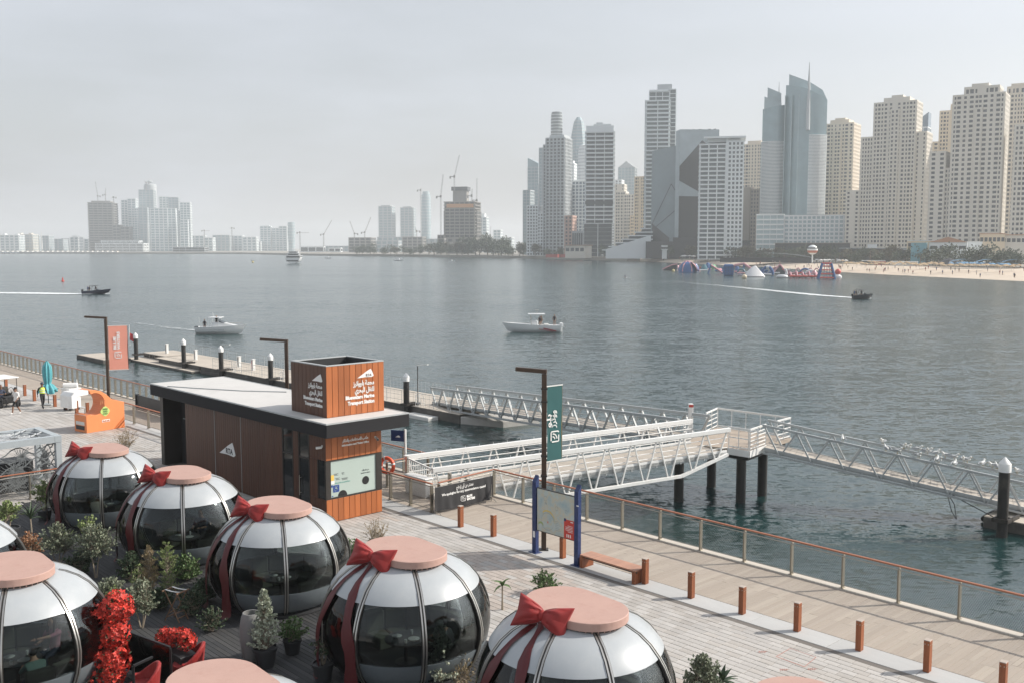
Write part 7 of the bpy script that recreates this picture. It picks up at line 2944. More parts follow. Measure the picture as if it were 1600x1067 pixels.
def low(label, px0, px1, pt, pb, depth, m, name='low_building', win=None, roof=None, th=R(-25), z=.5, cat='building', nwin=0, over=0.0, Y=None):
    pc = (px0 + px1) / 2
    b_ = ground_at(pc, pb, z) if Y is None else at(pc, pb, Y)
    k_ = b_.y / FPX / math.cos(math.atan((pc - CX) / FPX))
    w = (px1 - px0) * k_ / 2
    h = (pb - pt) * b_.y / FPX
    t = thing(name, label, cat, b_, th)
    q = MB()
    q.box(-w, 0, .2 - b_.z, w, depth, h)
    q.build('wall', m, t)
    if win is not None:
        q = MB()
        n2 = max(2, nwin or int(w / 2.2))
        for i in range(n2):
            x = -w + 2 * w * (i + .5) / n2
            q.box(x - w / n2 * .72, -.12, h * win[0], x + w / n2 * .72, .05, h * win[1])
        stuff(q.build('window_row', GLK, t))
    q = MB()
    q.box(-w - over, -over - .2, h + .02, w + over, depth + over, h + .35 + over * .1)
    q.build('roof', roof or m, t)
    return t, w, h, depth


TER = mat('terracotta_roof', (.42, .22, .13), .85)
low('dark shopfront strip under the villas at the right edge', 1502, 1640, 387, 404, 14, M['charcoal'], win=(.1, .75), roof=WH, over=.8, Y=610)
low('long dark pavilion with a flat grey roof behind the beach', 1420, 1500, 391, 408, 14, M['charcoal'], win=(.1, .7), roof=GRC, over=1.0, Y=640)
low('low dark shop row behind the trees, centre right', 1318, 1420, 389, 403, 12, M['charcoal'], win=(.1, .7), roof=GRC, over=.6, Y=700)
low('beige villa with terracotta roof between the beige towers', 1420, 1462, 377, 391, 14, BE3, win=(.35, .75), roof=WH, Y=600)
low('turquoise walled box beside the beige villa', 1425, 1446, 381, 389, 8, mat('turquoise_wall', (.16, .36, .42), .7), Y=585)
t, w, h, d_ = low('long white hall with a shallow terracotta gable roof', 1456, 1506, 380, 392, 16, WH, win=(.2, .6), Y=580)
q = MB()
q.add([(-w, -.6, h + .36), (w, -.6, h + .36), (w, d_, h + .36), (-w, d_, h + .36), (0, -.6, h + 3.4), (0, d_, h + 3.4)], [(0, 1, 4), (2, 3, 5), (1, 2, 5, 4), (3, 0, 4, 5), (3, 2, 1, 0)])
q.build('gable_roof', TER, t)
low('orange walled villa with paired windows at the right', 1534, 1566, 366, 386, 14, BE3, win=(.4, .72), roof=TER, over=.5, nwin=6, Y=600)
low('beige villa with a tiled roof at the right edge', 1566, 1640, 368, 386, 14, BE, win=(.4, .72), roof=TER, over=.5, nwin=12, Y=595)
low('white tented cafe on the beige villas terrace', 1506, 1532, 379, 387, 8, WH, Y=590)
b_ = ground_at(1362, 410.5)
k_ = b_.y / FPX
t = thing('sign_box', 'small white sign box on two posts above the beach trees', 'sign', b_, R(-20))
q = MB()
q.box(-7 * k_, -.5, 22 * k_, 7 * k_, .5, 28 * k_)
q.build('panel', WH, t)
for x in (-4, 4):
    q = MB()
    q.tube((x * k_, 0, 0), (x * k_, 0, 22 * k_), .18, n=8)
    q.build('post', M['dark_metal'], t)
low('dark glazed pavilion behind the sphere kiosk', 1215, 1322, 381, 403, 16, M['charcoal'], win=(.08, .8), roof=BRN, over=1.2, th=R(-16), Y=775)
t, w, h, d_ = low('low dark shed with a curved pale roof on the sand', 1128, 1262, 404, 410, 14, M['charcoal'], name='beach_shed', th=R(-20))
q = MB()
q.surf(lambda i, j: Vector((-w * 1.02 + 2.04 * w * i, -1 + (d_ + 2) * j, h + .4 + 3.2 * math.sin(math.pi * i) ** .8)), 24, 2)
q.surf(lambda i, j: Vector((w * 1.02 - 2.04 * w * i, -1 + (d_ + 2) * j, h + .2 + 2.9 * math.sin(math.pi * i) ** .8)), 24, 2)
q.build('curved_roof', mat('shed_roof', (.48, .48, .47), .6), t, smooth=True)
low('low beige pavilion with tiled roof at the tower row foot', 882, 914, 384, 397, 20, BE, win=(.3, .7), roof=TER, over=1.0, Y=960)
low('dark block at the foot of the striped white tower', 893, 914, 362, 392, 20, GRC, win=(.1, .9), nwin=6, Y=1060)
low('dark panel walled block beside the brown slab', 1152, 1166, 377, 400, 14, M['charcoal'], Y=850)
for i, (p0, p1) in enumerate(((852, 872), (874, 890), (891, 906))):
    low(('red beach cafe canopy, first from the left', 'red beach cafe canopy in the middle of three', 'red beach cafe canopy, third from the left')[i], p0, p1, 398.4, 402.4, 8, mat('red_canopy', (.40, .06, .04), .7), 'canopy', cat='canopy')
# sphere kiosk on a pole
b_ = ground_at(1269, 411)
k_ = b_.y / FPX
t = thing('sphere_kiosk', 'white and red banded sphere kiosk raised on a pole', 'kiosk', b_)
q = MB()
q.tube((0, 0, 0), (0, 0, 14 * k_), 1.0 * k_, n=12)
q.build('pole', WH, t)
rs = 8.0 * k_
for nm, a0, a1, m_ in (('lower_shell', -90, -38, WH), ('window_ring', -38, -8, mat('red_window', (.45, .13, .07), .4)), ('middle_ring', -8, 12, WH), ('dark_ring', 12, 30, GLK), ('upper_shell', 30, 90, WH)):
    q = MB()
    q.lathe([(max(.001, rs * math.cos(R(a0 + (a1 - a0) * i / 6))), 20 * k_ + rs * .95 * math.sin(R(a0 + (a1 - a0) * i / 6))) for i in range(7)], 24, cap=False)
    q.build(nm, m_, t, smooth=True)
b_ = ground_at(1038, 405.2)
k_ = b_.y / FPX
t = thing('lifeguard_tower', 'slim white lifeguard tower at the edge of the sand', 'tower', b_)
q = MB()
q.box(-3.2 * k_, -2, 0, 3.2 * k_, 2, 14 * k_)
q.build('shaft', WH, t)
q = MB()
q.box(-4.2 * k_, -3, 14.1 * k_, 4.2 * k_, 3, 21 * k_)
q.m = 1
q.box(-4.3 * k_, -3.1, 15.5 * k_, 4.3 * k_, 3.1, 18.5 * k_)
q.build('cabin', [WH, GLK], t)

# beach umbrellas
UB = dict(blue=mat('blue_canvas', (.16, .33, .50), .8), white=mat('white_canvas', (.68, .67, .64), .8), straw=mat('straw_canvas', (.40, .29, .17), .9))
UM = {}
for k_, m_ in UB.items():
    q = MB()
    q.tube((0, 0, 0), (0, 0, 2.6), .05, n=5)
    q.m = 1
    q.lathe([(1.7, 2.0), (1.1, 2.35), (.03, 2.75)], 8, cap=False)
    q.lathe([(.03, 2.7), (1.1, 2.3), (1.68, 1.97)], 8, cap=False)
    UM[k_] = q.mesh('beach_umbrella', [M['offwhite'], m_])
ru = random.Random(4)


def umbrellas(kind, n, pxa, pxb, pya, pyb, lb, grp, s=1.0):
    for i in range(n):
        f_ = (i + ru.uniform(-.3, .3)) / max(1, n - 1)
        px = pxa + (pxb - pxa) * f_
        p = G(px, back(px) + ru.uniform(pya, pyb), .15)
        o = put('beach_umbrella', UM[kind], None, loc=p, rz=ru.uniform(0, 1))
        o.scale = (s,) * 3
        tag(o, lb, 'umbrella', grp)


umbrellas('blue', 34, 1478, 1592, -.3, 2.6, 'blue beach umbrella among rows at the right of the beach', 'blue beach umbrellas')
umbrellas('white', 14, 1462, 1600, -1.6, -.6, 'white beach umbrella behind the blue umbrella rows', 'white umbrellas at the right')
umbrellas('straw', 46, 1316, 1470, 1.0, 7.0, 'straw coloured umbrella on the open sand', 'straw umbrellas on the sand')
umbrellas('straw', 22, 1470, 1590, 3.4, 6.5, 'straw umbrella in front of the blue umbrella rows', 'straw umbrellas at the right')
umbrellas('white', 26, 1196, 1322, -.6, 1.2, 'white umbrella along the sand below the sphere kiosk', 'white umbrellas below the sphere kiosk')
umbrellas('white', 16, 1066, 1122, -.8, 1.2, 'white umbrella on the sand below the white tower', 'white umbrellas below the white tower', 1.4)
umbrellas('white', 18, 880, 1060, -.5, .8, 'white umbrella on the narrow beach in the middle', 'white umbrellas in the middle', 1.2)
t = thing('beach_canopy', 'pale blue stretched canopy over the beach club at right', 'canopy', G(1545, 418.6, .3), R(-20))
q = MB()
q.surf(lambda i, j: Vector((-18 + 36 * i, -4 + 8 * j, 3.0 + 1.2 * abs(math.sin(3 * math.pi * i)))), 36, 4)
q.surf(lambda i, j: Vector((18 - 36 * i, -4 + 8 * j, 2.94 + 1.2 * abs(math.sin(3 * math.pi * i)))), 36, 4)
q.build('canvas', UB['blue'], t, smooth=True)
q = MB()
for i in range(4):
    for y in (-3.8, 3.8): q.tube((-18 + i * 12, y, 0), (-18 + i * 12, y, 3.0), .09, n=6)
stuff(q.build('posts', M['white'], t))
t = thing('beach_canopy', 'dark peaked tent beside the blue umbrella rows', 'tent', G(1483, 417, .3), R(-20))
q = MB()
q.lathe([(7, 1.4), (3.6, 3.4), (.05, 4.6)], 8, cap=False)
q.lathe([(.05, 4.5), (3.6, 3.3), (6.95, 1.35)], 8, cap=False)
q.build('canvas', M['black'], t)
q = MB()
for i in range(8): q.tube((6.8 * math.cos(i * .785), 6.8 * math.sin(i * .785), 0), (6.8 * math.cos(i * .785), 6.8 * math.sin(i * .785), 1.4), .1, n=5)
stuff(q.build('posts', M['dark_metal'], t))
for i, (p0, p1, m_, lb) in enumerate(((1347, 1364, GLK, 'dark booth box on the sand'), (1366, 1382, mat('red_booth', (.45, .12, .08), .7), 'red booth box on the sand'), (1392, 1410, WH, 'white booth box on the sand'), (1413, 1432, GRC, 'grey booth box on the sand'))):
    low(lb + ' among the beachgoers', p0, p1, back(p0) - 4.2, back(p0) + 1.2, 5, m_, 'beach_booth', z=.25, cat='booth', roof=WH)
# beachgoers: a few pixels tall
BPM = []
for i, (cs, cl_) in enumerate((((.25, .14, .09), (.03, .03, .035)), ((.30, .18, .12), (.35, .06, .05)), ((.20, .11, .07), (.05, .10, .25)), ((.34, .2, .14), (.6, .6, .58)))):
    q = MB()
    for s in (-1, 1):
        q.path([(s * .09, 0, .9), (s * .10, -.02, .5), (s * .10, .02, .06)], [.095, .06, .045], 6)
        q.path([(s * .17, 0, 1.40), (s * .25, .02, 1.12), (s * .24, -.08, .88)], [.055, .045, .03], 5)
    q.path([(0, 0, 1.44), (0, 0, 1.52)], .055, 6)
    q.ball((0, -.01, 1.62), .11, 8, 6, (.85, 1, 1.15))
    q.m = 1
    q.path([(0, 0, .84), (0, 0, 1.1), (0, .0, 1.32), (0, 0, 1.46)], [.155, .14, .19, .09], 8)
    BPM.append(q.mesh('person', [mat('skin_far', cs, .6), mat('swimwear', cl_, .8)], smooth=True))
rb = random.Random(8)
LBP = ('tiny beachgoer in dark clothes on the pale sand', 'tiny beachgoer in red on the pale sand', 'tiny beachgoer in blue on the pale sand', 'tiny beachgoer in white on the pale sand')
for i in range(110):
    px = rb.choice((rb.uniform(1310, 1600), rb.uniform(1310, 1600), rb.uniform(1180, 1320), rb.uniform(960, 1200)))
    hi_ = back(px)
    lo_ = hi_ + 4 + max(0, px - 1000) * .029
    f_ = rb.uniform(.05, .9)
    py = hi_ + (lo_ - hi_) * f_
    k_ = rb.randrange(4)
    o = put('person', BPM[k_], None, loc=G(px, py, .35 - 2.6 * f_ * f_), rz=rb.uniform(0, 6.28))
    o.scale = (1.1,) * 3
    tag(o, LBP[k_], 'person', 'beachgoers on the far sand')

# ---------------------------------------------------------------- inflatable water park
IB, IR, IW, IP = mat('vinyl_blue', (.03, .10, .27), .4), mat('vinyl_red', (.55, .07, .05), .4), mat('vinyl_white', (.68, .68, .68), .4), mat('vinyl_pink', (.55, .27, .30), .4)
ITE, IK = mat('vinyl_teal', (.05, .16, .20), .4), mat('vinyl_black', (.03, .035, .04), .45)


def infl(label, px, py, name='inflatable'):
    p = G(px, py, WATER_Z)
    return thing(name, label, 'inflatable', (p.x, p.y, WATER_Z), R(-12), 'inflatables of the floating water park'), p.y / FPX * 1.03


def pipe(mb, pts, r_, n=8): mb.path(pts, r_, n)


t, k_ = infl('inflatable climbing frame with blue slanting legs and red rungs', 1291, 436)
H_ = 23 * k_
for s in (-1, 1):
    for d_ in (-1, 1):
        q = MB()
        pipe(q, [(s * 12 * k_, d_ * 3, 0), (s * 6.5 * k_, d_ * 1.2, H_)], 1.5 * k_)
        q.build('leg', IB, t, smooth=True)
q = MB()
for j in range(4):
    f_ = (j + .3) / 4
    for d_ in (-1, 1): pipe(q, [(-(12 - 5.5 * f_) * k_, d_ * (3 - 1.8 * f_), H_ * f_), ((12 - 5.5 * f_) * k_, d_ * (3 - 1.8 * f_), H_ * f_)], .9 * k_, 7)
pipe(q, [(-7 * k_, 0, H_), (7 * k_, 0, H_)], 1.3 * k_)
q.m = 0
stuff(q.build('rungs', IR, t, smooth=True))
q = MB()
for x in (-3.5, 0, 3.5): pipe(q, [(x * k_ * 1.3, -3, 0), (x * k_, -1.2, H_)], .5 * k_, 6)
stuff(q.build('climbing_straps', IB, t, smooth=True))
t, k_ = infl('blue inflatable block with curved slide on its right', 1143, 431)
q = MB()
q.prism([(-12 * k_, -3), (3 * k_, -3), (3 * k_, 3), (-12 * k_, 3)], 0, 17 * k_)
q.build('block', IB, t, bevel=.5)
q = MB()
q.surf(lambda i, j: Vector(((3 + 13 * i) * k_, -3 + 6 * j, 17 * k_ * (1 - i) ** 1.8 + .3)), 12, 2)
q.surf(lambda i, j: Vector(((16 - 13 * i) * k_, -3 + 6 * j, max(-.2, 17 * k_ * i ** 1.8 - .9))), 12, 2)
q.build('slide', IB, t, smooth=True)
q = MB()
for x in (-9, -4.5, 0):
    for z in (4, 8, 12): q.ball((x * k_, -3.1, z * k_), .9 * k_, 7, 5, (1, .5, 1))
stuff(q.build('hand_holds', IK, t, smooth=True))
t, k_ = infl('white inflatable iceberg cone with a long flank', 1178, 433)
q = MB()
q.add([(-17 * k_, -4, 0), (17 * k_, -4, 0), (15 * k_, 5, 0), (-12 * k_, 5, 0), (-6 * k_, -1.5, 13 * k_), (1 * k_, -2.0, 18.5 * k_), (5 * k_, 1.5, 14 * k_), (-3 * k_, 2, 15 * k_)],
      [(0, 1, 5), (0, 5, 4), (1, 2, 6), (1, 6, 5), (2, 3, 7, 6), (3, 0, 4, 7), (4, 5, 6, 7), (3, 2, 1, 0)])
q.build('body', IW, t, bevel=.4, smooth=True, ang=50)
t, k_ = infl('blue inflatable dome tower wrapped by a red slide', 1074, 426)
q = MB()
q.lathe([(14 * k_, 0), (13.5 * k_, 6 * k_), (11 * k_, 11 * k_), (7 * k_, 15 * k_), (.01, 17 * k_)], 18)
q.build('dome', IB, t, smooth=True)
q = MB()
for a in range(6): pipe(q, [(13.8 * k_ * math.cos(a * 1.05), 13.8 * k_ * math.sin(a * 1.05), .5), (11.4 * k_ * math.cos(a * 1.05), 11.4 * k_ * math.sin(a * 1.05), 11 * k_), (2 * k_ * math.cos(a * 1.05), 2 * k_ * math.sin(a * 1.05), 17 * k_)], 1.1 * k_, 6)
stuff(q.build('ribs', IP, t, smooth=True))
q = MB()
q.surf(lambda i, j: Vector(((6 + 14 * i) * k_, (-4 + 4 * j), 15 * k_ * (1 - i) + .4)), 8, 2)
q.surf(lambda i, j: Vector(((20 - 14 * i) * k_, (-4 + 4 * j), 15 * k_ * i - .6)), 8, 2)
q.build('slide', IP, t, smooth=True)
t, k_ = infl('dark inflatable ramp at the left end of the water park', 1047, 422.5)
q = MB()
q.add([(-11 * k_, -3, 0), (11 * k_, -3, 0), (11 * k_, 3, 0), (-11 * k_, 3, 0), (3 * k_, -3, 8 * k_), (11 * k_, -3, 9 * k_), (11 * k_, 3, 9 * k_), (3 * k_, 3, 8 * k_)], [(0, 1, 5, 4), (2, 3, 7, 6), (3, 0, 4, 7), (1, 2, 6, 5), (4, 5, 6, 7), (3, 2, 1, 0)])
q.build('ramp', IK, t, bevel=.3)
q = MB()
pipe(q, [(-11 * k_, -3.2, .5), (3 * k_, -3.2, 8 * k_), (11 * k_, -3.2, 9.2 * k_)], .9 * k_)
q.build('edge_tube', IP, t, smooth=True)
t, k_ = infl('green and white inflatable pad behind the water park', 1111, 420)
q = MB()
q.lathe([(8 * k_, 0), (8.4 * k_, 3 * k_), (6 * k_, 6 * k_), (.01, 6.6 * k_)], 14)
q.build('body', mat('vinyl_green', (.07, .26, .11), .45), t, smooth=True)
t, k_ = infl('pink inflatable ladder slide between dome and blue block', 1119, 428)
for s in (-1, 1):
    q = MB()
    pipe(q, [(-8 * k_, s * 2.5, 13 * k_), (9 * k_, s * 2.5, .6)], 1.3 * k_)
    q.build('rail', IP, t, smooth=True)
q = MB()
for i in range(6): pipe(q, [((-8 + 17 * i / 5) * k_, -2.5, 13 * k_ * (1 - i / 5) + .4), ((-8 + 17 * i / 5) * k_, 2.5, 13 * k_ * (1 - i / 5) + .4)], .9 * k_, 6)
pipe(q, [(-8 * k_, -2.5, 13 * k_), (-12 * k_, -2.5, 0)], 1.1 * k_)
pipe(q, [(-8 * k_, 2.5, 13 * k_), (-12 * k_, 2.5, 0)], 1.1 * k_)
stuff(q.build('rungs', IB, t, smooth=True))
t, k_ = infl('blue inflatable arch with a white band, right of iceberg', 1199, 431)
q = MB()
pipe(q, [(8 * k_ * math.cos(a), 0, 12 * k_ * math.sin(a) + .3) for a in [i * math.pi / 12 for i in range(13)]], 2.2 * k_)
q.build('arch', IB, t, smooth=True)
q = MB()
pipe(q, [(8 * k_ * math.cos(a), -.3, 12 * k_ * math.sin(a) + .3) for a in (1.3, 1.57, 1.84)], 2.4 * k_)
pipe(q, [(-10 * k_, 0, .6), (10 * k_, 0, .6)], 1.6 * k_)
stuff(q.build('bands', IW, t, smooth=True))
t, k_ = infl('white inflatable swan beside the red obstacle track', 1222, 435)
q = MB()
q.ball((0, 0, 2.5 * k_), 4 * k_, 14, 8, (2.2, 1.4, .85))
pipe(q, [(5 * k_, 0, 3 * k_), (6.5 * k_, 0, 9 * k_), (5 * k_, 0, 13 * k_), (2.5 * k_, 0, 13.5 * k_)], [2.2 * k_, 1.7 * k_, 1.6 * k_, 1.2 * k_])
q.build('body', IW, t, smooth=True)
q = MB()
q.tube((2.5 * k_, 0, 13.5 * k_), (-.5 * k_, 0, 12.8 * k_), 1.0 * k_, .2 * k_, 8)
q.build('beak', IR, t, smooth=True)
t, k_ = infl('red and white inflatable obstacle track low on the water', 1254, 434.5)
q = MB()
for y in (-4, 4): pipe(q, [(-20 * k_, y, .8), (20 * k_, y, .8)], 1.5 * k_)
q.build('side_tube', IR, t, smooth=True)
q = MB()
for i in range(5): pipe(q, [((-18 + i * 9) * k_, 4 * math.cos(a), 4 + 7 * k_ * math.sin(a) * (.6 + .2 * (i % 2)) - 3) for a in [j * math.pi / 8 for j in range(9)]], 1.3 * k_, 7)
stuff(q.build('hoops', IP, t, smooth=True))
q = MB()
for i in range(4): q.ball(((-13 + i * 9) * k_, 0, 2.2 * k_), 2.6 * k_, 10, 6, (1.2, 1, 1.1))
stuff(q.build('bumps', IW, t, smooth=True))
t, k_ = infl('blue peaked inflatable hut with red posts behind the swan', 1218, 428)
q = MB()
q.add([(-10 * k_, -3, 0), (10 * k_, -3, 0), (10 * k_, 3, 0), (-10 * k_, 3, 0), (0, -1, 14 * k_), (0, 1, 14 * k_)], [(0, 1, 4), (2, 3, 5), (1, 2, 5, 4), (3, 0, 4, 5), (3, 2, 1, 0)])
q.build('hut', IK, t, bevel=.3)
q = MB()
for s in (-1, 1): pipe(q, [(s * 10 * k_, -3.2, .4), (0, -1.2, 14 * k_)], 1.2 * k_)
stuff(q.build('edge_tubes', IP, t, smooth=True))
t, k_ = infl('red inflatable ball on a white float at the right end', 1309, 434)
q = MB()
q.ball((0, 0, 8.5 * k_), 4.6 * k_, 16, 10)
q.build('ball', IR, t, smooth=True)
q = MB()
q.lathe([(6 * k_, 0), (6 * k_, 2 * k_), (2.5 * k_, 5 * k_), (.01, 5 * k_)], 14)
q.build('float', IW, t, smooth=True)
t, k_ = infl('pink and blue inflatable bridge behind the blue block', 1160, 424)
q = MB()
pipe(q, [(-22 * k_, 0, 1), (-10 * k_, 0, 9 * k_), (2 * k_, 0, 11 * k_), (12 * k_, 0, 4 * k_), (22 * k_, 0, 1)], 2 * k_)
q.build('bridge', IP, t, smooth=True)
q = MB()
for x in (-10, 2): pipe(q, [(x * k_, 0, 0), (x * k_, 0, 10 * k_)], 1.6 * k_)
stuff(q.build('posts', IB, t, smooth=True))
t, k_ = infl('row of small pink and white hoops behind the obstacle track', 1262, 428)
q = MB()
for i in range(4):
    pipe(q, [((-14 + i * 9) * k_ + 3.6 * k_ * math.cos(a), 0, 7 * k_ * math.sin(a) + .4) for a in [j * math.pi / 8 for j in range(9)]], .9 * k_, 6)
stuff(q.build('hoops', IP, t, smooth=True))

ri = random.Random(12)
for i, px in enumerate((1058, 1066, 1086, 1092, 1100, 1106, 1124, 1129, 1136, 1152, 1158, 1170, 1186, 1192, 1206, 1212, 1228, 1236, 1244, 1250, 1258, 1266, 1272)):
    t, k_ = infl('small colourful inflatable obstacle in the thick of the water park', px, 420 + (px - 1058) * .045 + ri.uniform(0, 4))
    ca, cb_ = ri.sample((IB, IR, IW, IP, IB, IP, ITE), 2)
    kind = ri.randrange(3)
    a_, h_ = ri.uniform(4, 8) * k_, ri.uniform(4, 11) * k_
    q = MB()
    if kind == 0:
        q.prism([(-a_, -2), (a_, -2), (a_, 2), (-a_, 2)], 0, [h_ * .4, h_, h_, h_ * .4])
    elif kind == 1:
        pipe(q, [(a_ * math.cos(x), 0, h_ * math.sin(x) + .3) for x in [j * math.pi / 9 for j in range(10)]], 1.4 * k_, 7)
    else:
        q.lathe([(a_, 0), (a_ * .9, h_ * .5), (a_ * .4, h_), (.01, h_ * 1.02)], 9)
    q.build('body', ca, t, bevel=.12 if kind == 0 else 0, smooth=True)
    q = MB()
    pipe(q, [(-a_ * 1.1, -2.3, .5), (a_ * 1.1, -2.3, .5 + (h_ * .8 if kind == 0 else 0))], 1.1 * k_, 6)
    q.build('edge_tube', cb_, t, smooth=True)

# ---------------------------------------------------------------- boats, buoys, wakes
NVY = mat('hull_navy', (.012, .015, .04), .3)
HW = mat('hull_white', (.70, .71, .71), .3, var=.03, scale=.5)
HG = mat('hull_grey', (.46, .48, .48), .35)
WSH = mat('windshield', (.03, .04, .045), .1)


def hull(L, B, H_, m, m2=None, stern=.86, sheer=.35, flare=.75):
    """lofted planing hull, bow towards +x"""
    q = MB()
    n_, k2 = 14, 6
    secs = []
    for i in range(n_ + 1):
        f_ = i / n_
        bw = B / 2 * (stern + (1 - stern) * min(1, f_ * 2)) * (1 - max(0, (f_ - .55) / .45) ** 2.2)
        bw = max(bw, .02)
        top = H_ * (1 + sheer * f_ * f_)
        ke = -.35 + .35 * max(0, (f_ - .6) / .4) ** 2 * 1.6
        x = -L / 2 + L * f_
        sec = []
        for j in range(k2 + 1):
            g = j / k2
            sec.append((x + (.10 * L * g * f_ ** 3), bw * (flare + (1 - flare) * g) * math.sin(min(1, g * 1.5 + .12) * math.pi / 2), ke + (top - ke) * g))
        secs.append(sec)
    for s in (1, -1):
        vs_ = [(x, y * s, z) for sec in secs for (x, y, z) in sec]
        fs = []
        for i in range(n_):
            for j in range(k2):
                a = i * (k2 + 1) + j
                f4 = (a, a + k2 + 1, a + k2 + 2, a + 1)
                fs.append(f4 if s < 0 else f4[::-1])
        q.add(vs_, fs)
    top = [sec[-1] for sec in secs]
    q.m = 1
    q.add([(x, y * .97, z - .08) for x, y, z in top] + [(x, -y * .97, z - .08) for x, y, z in top], [(i, i + 1, n_ + 2 + i, n_ + 1 + i) for i in range(n_)])
    q.m = 0
    s0 = secs[0]
    q.add([(x, y, z) for x, y, z in s0] + [(x, -y, z) for x, y, z in s0], [(j, j + 1, k2 + 2 + j, k2 + 1 + j) for j in range(k2)])
    return q.mesh('hull', [m, m2 or m], smooth=True, ang=50), top


def crew(t, x, y, z, k_=0, seated=False):
    o = put('crew_member', BPM[k_], t)
    o.location = (x, y, z - (.45 if seated else 0))
    return o


def sailor(label, t, x, y, z, k_, sc=1.0):
    p = t.matrix_basis @ Vector((x, y, z))
    o = put('person', BPM[k_], None, loc=p, rz=t.rotation_euler.z)
    o.scale = (sc,) * 3
    return tag(o, label, 'person')


def outboard(t, x, y, z, m):
    q = MB()
    q.box(x - .3, y - .2, z, x + .15, y + .2, z + .62)
    q.box(x - .18, y - .08, z - .8, x + .02, y + .08, z)
    return q.build('outboard', m, t, bevel=.06)


# white cabin cruiser heading right
p = G(343, 521.5, WATER_Z)
t = thing('cabin_cruiser', 'white cabin cruiser with grey stripe and raised windscreen, left', 'boat', (p.x, p.y, WATER_Z), R(-4))
me, top = hull(6.9, 2.4, 1.05, HW, HW)
put('hull', me, t)
q = MB()
q.bar((-3.3, -1.13, .50), (1.2, -1.21, .62), .03, .34)
q.build('side_stripe', HG, t)
q = MB()
q.add([(-.9, -.95, 1.0), (3.0, -.28, 1.25), (3.0, .28, 1.25), (-.9, .95, 1.0), (-.9, -.8, 1.75), (.3, -.7, 1.78), (.3, .7, 1.78), (-.9, .8, 1.75)], [(0, 1, 5, 4), (3, 7, 6, 2), (1, 2, 6, 5), (4, 5, 6, 7), (0, 4, 7, 3)])
q.build('cabin', HW, t, bevel=.06)
q = MB()
q.add([(.28, -.72, 1.79), (1.0, -.6, 1.62), (1.0, .6, 1.62), (.28, .72, 1.79), (-.15, -.66, 2.15), (-.15, .66, 2.15)], [(0, 1, 2, 3), (0, 4, 1), (1, 4, 5, 2), (2, 5, 3), (3, 5, 4, 0)])
q.build('windscreen', WSH, t)
q = MB()
q.box(-1.5, -.95, 2.42, .4, .95, 2.50)
for x, y in ((-1.4, -.85), (-1.4, .85), (.1, -.75), (.1, .75)): q.tube((x, y, 1.0), (x, y, 2.42), .03, n=6)
q.build('hard_top', HW, t)
q = MB()
q.tube((-.8, 0, 2.5), (-1.0, 0, 3.2), .02)
q.tube((-2.6, -.9, 1.0), (-2.8, -.9, 2.6), .015)
stuff(q.build('antennas', M['white'], t))
q = MB()
q.path([(1.0, -.95, 1.5), (2.6, -.45, 1.65), (3.5, 0, 1.72), (2.6, .45, 1.65), (1.0, .95, 1.5)], .02, 5)
stuff(q.build('bow_rail', M['steel'], t))
outboard(t, -3.5, 0, .5, M['black'])
sailor('person in dark clothes at the helm of the white cruiser', t, -.5, .25, 1.0, 0)
sailor('person in dark clothes sitting at the stern of the white cruiser', t, -2.2, -.2, .45, 0)
# white centre console boat heading left
p = G(834, 518.5, WATER_Z)
t = thing('console_boat', 'white open fishing boat with T-top and outboards, centre', 'boat', (p.x, p.y, WATER_Z), math.pi + R(3))
me, top = hull(8.2, 2.5, 1.05, HW, HW, sheer=.45)
put('hull', me, t)
q = MB()
for s in (-1, 1):
    q.bar((-3.4, s * 1.14, .18), (-1.4, s * 1.22, .62), .025, .16)
    q.bar((-2.9, s * 1.15, .12), (-.7, s * 1.25, .52), .025, .08)
stuff(q.build('hull_graphic', mat('graphic_red', (.25, .03, .04), .4), t))
q = MB()
q.box(-.6, -.45, .7, .5, .45, 1.75)
q.build('console', HW, t, bevel=.08)
q = MB()
q.add([(.5, -.42, 1.76), (.5, .42, 1.76), (.15, .40, 2.25), (.15, -.40, 2.25)], [(0, 1, 2, 3), (3, 2, 1, 0)])
q.build('windscreen', WSH, t)
q = MB()
q.box(-1.7, -1.0, 2.72, .9, 1.0, 2.80)
q.build('t_top', HW, t, bevel=.03)
q = MB()
for x in (-1.4, .5):
    for y in (-.8, .8): q.tube((x * .8, y, .9), (x, y, 2.72), .035, n=6)
q.path([(-.5, 0, 2.8), (-.5, 0, 3.3)], .03, 5)
q.box(-.8, -.3, 3.3, -.2, .3, 3.38)
stuff(q.build('frame', M['steel'], t))
for y in (-.5, .0, .5): outboard(t, -4.2, y, .75, HW)
q = MB()
q.box(-2.3, -.7, .7, -1.6, .7, 1.25)
q.build('seat', M['offwhite'], t, bevel=.05)
sailor('person in black standing at the stern of the fishing boat', t, -3.2, .1, .95, 0)
sailor('person at the wheel of the white fishing boat', t, -.95, .1, .75, 0)
sailor('second person under the fishing boat canopy', t, -1.2, -.5, .7, 0)
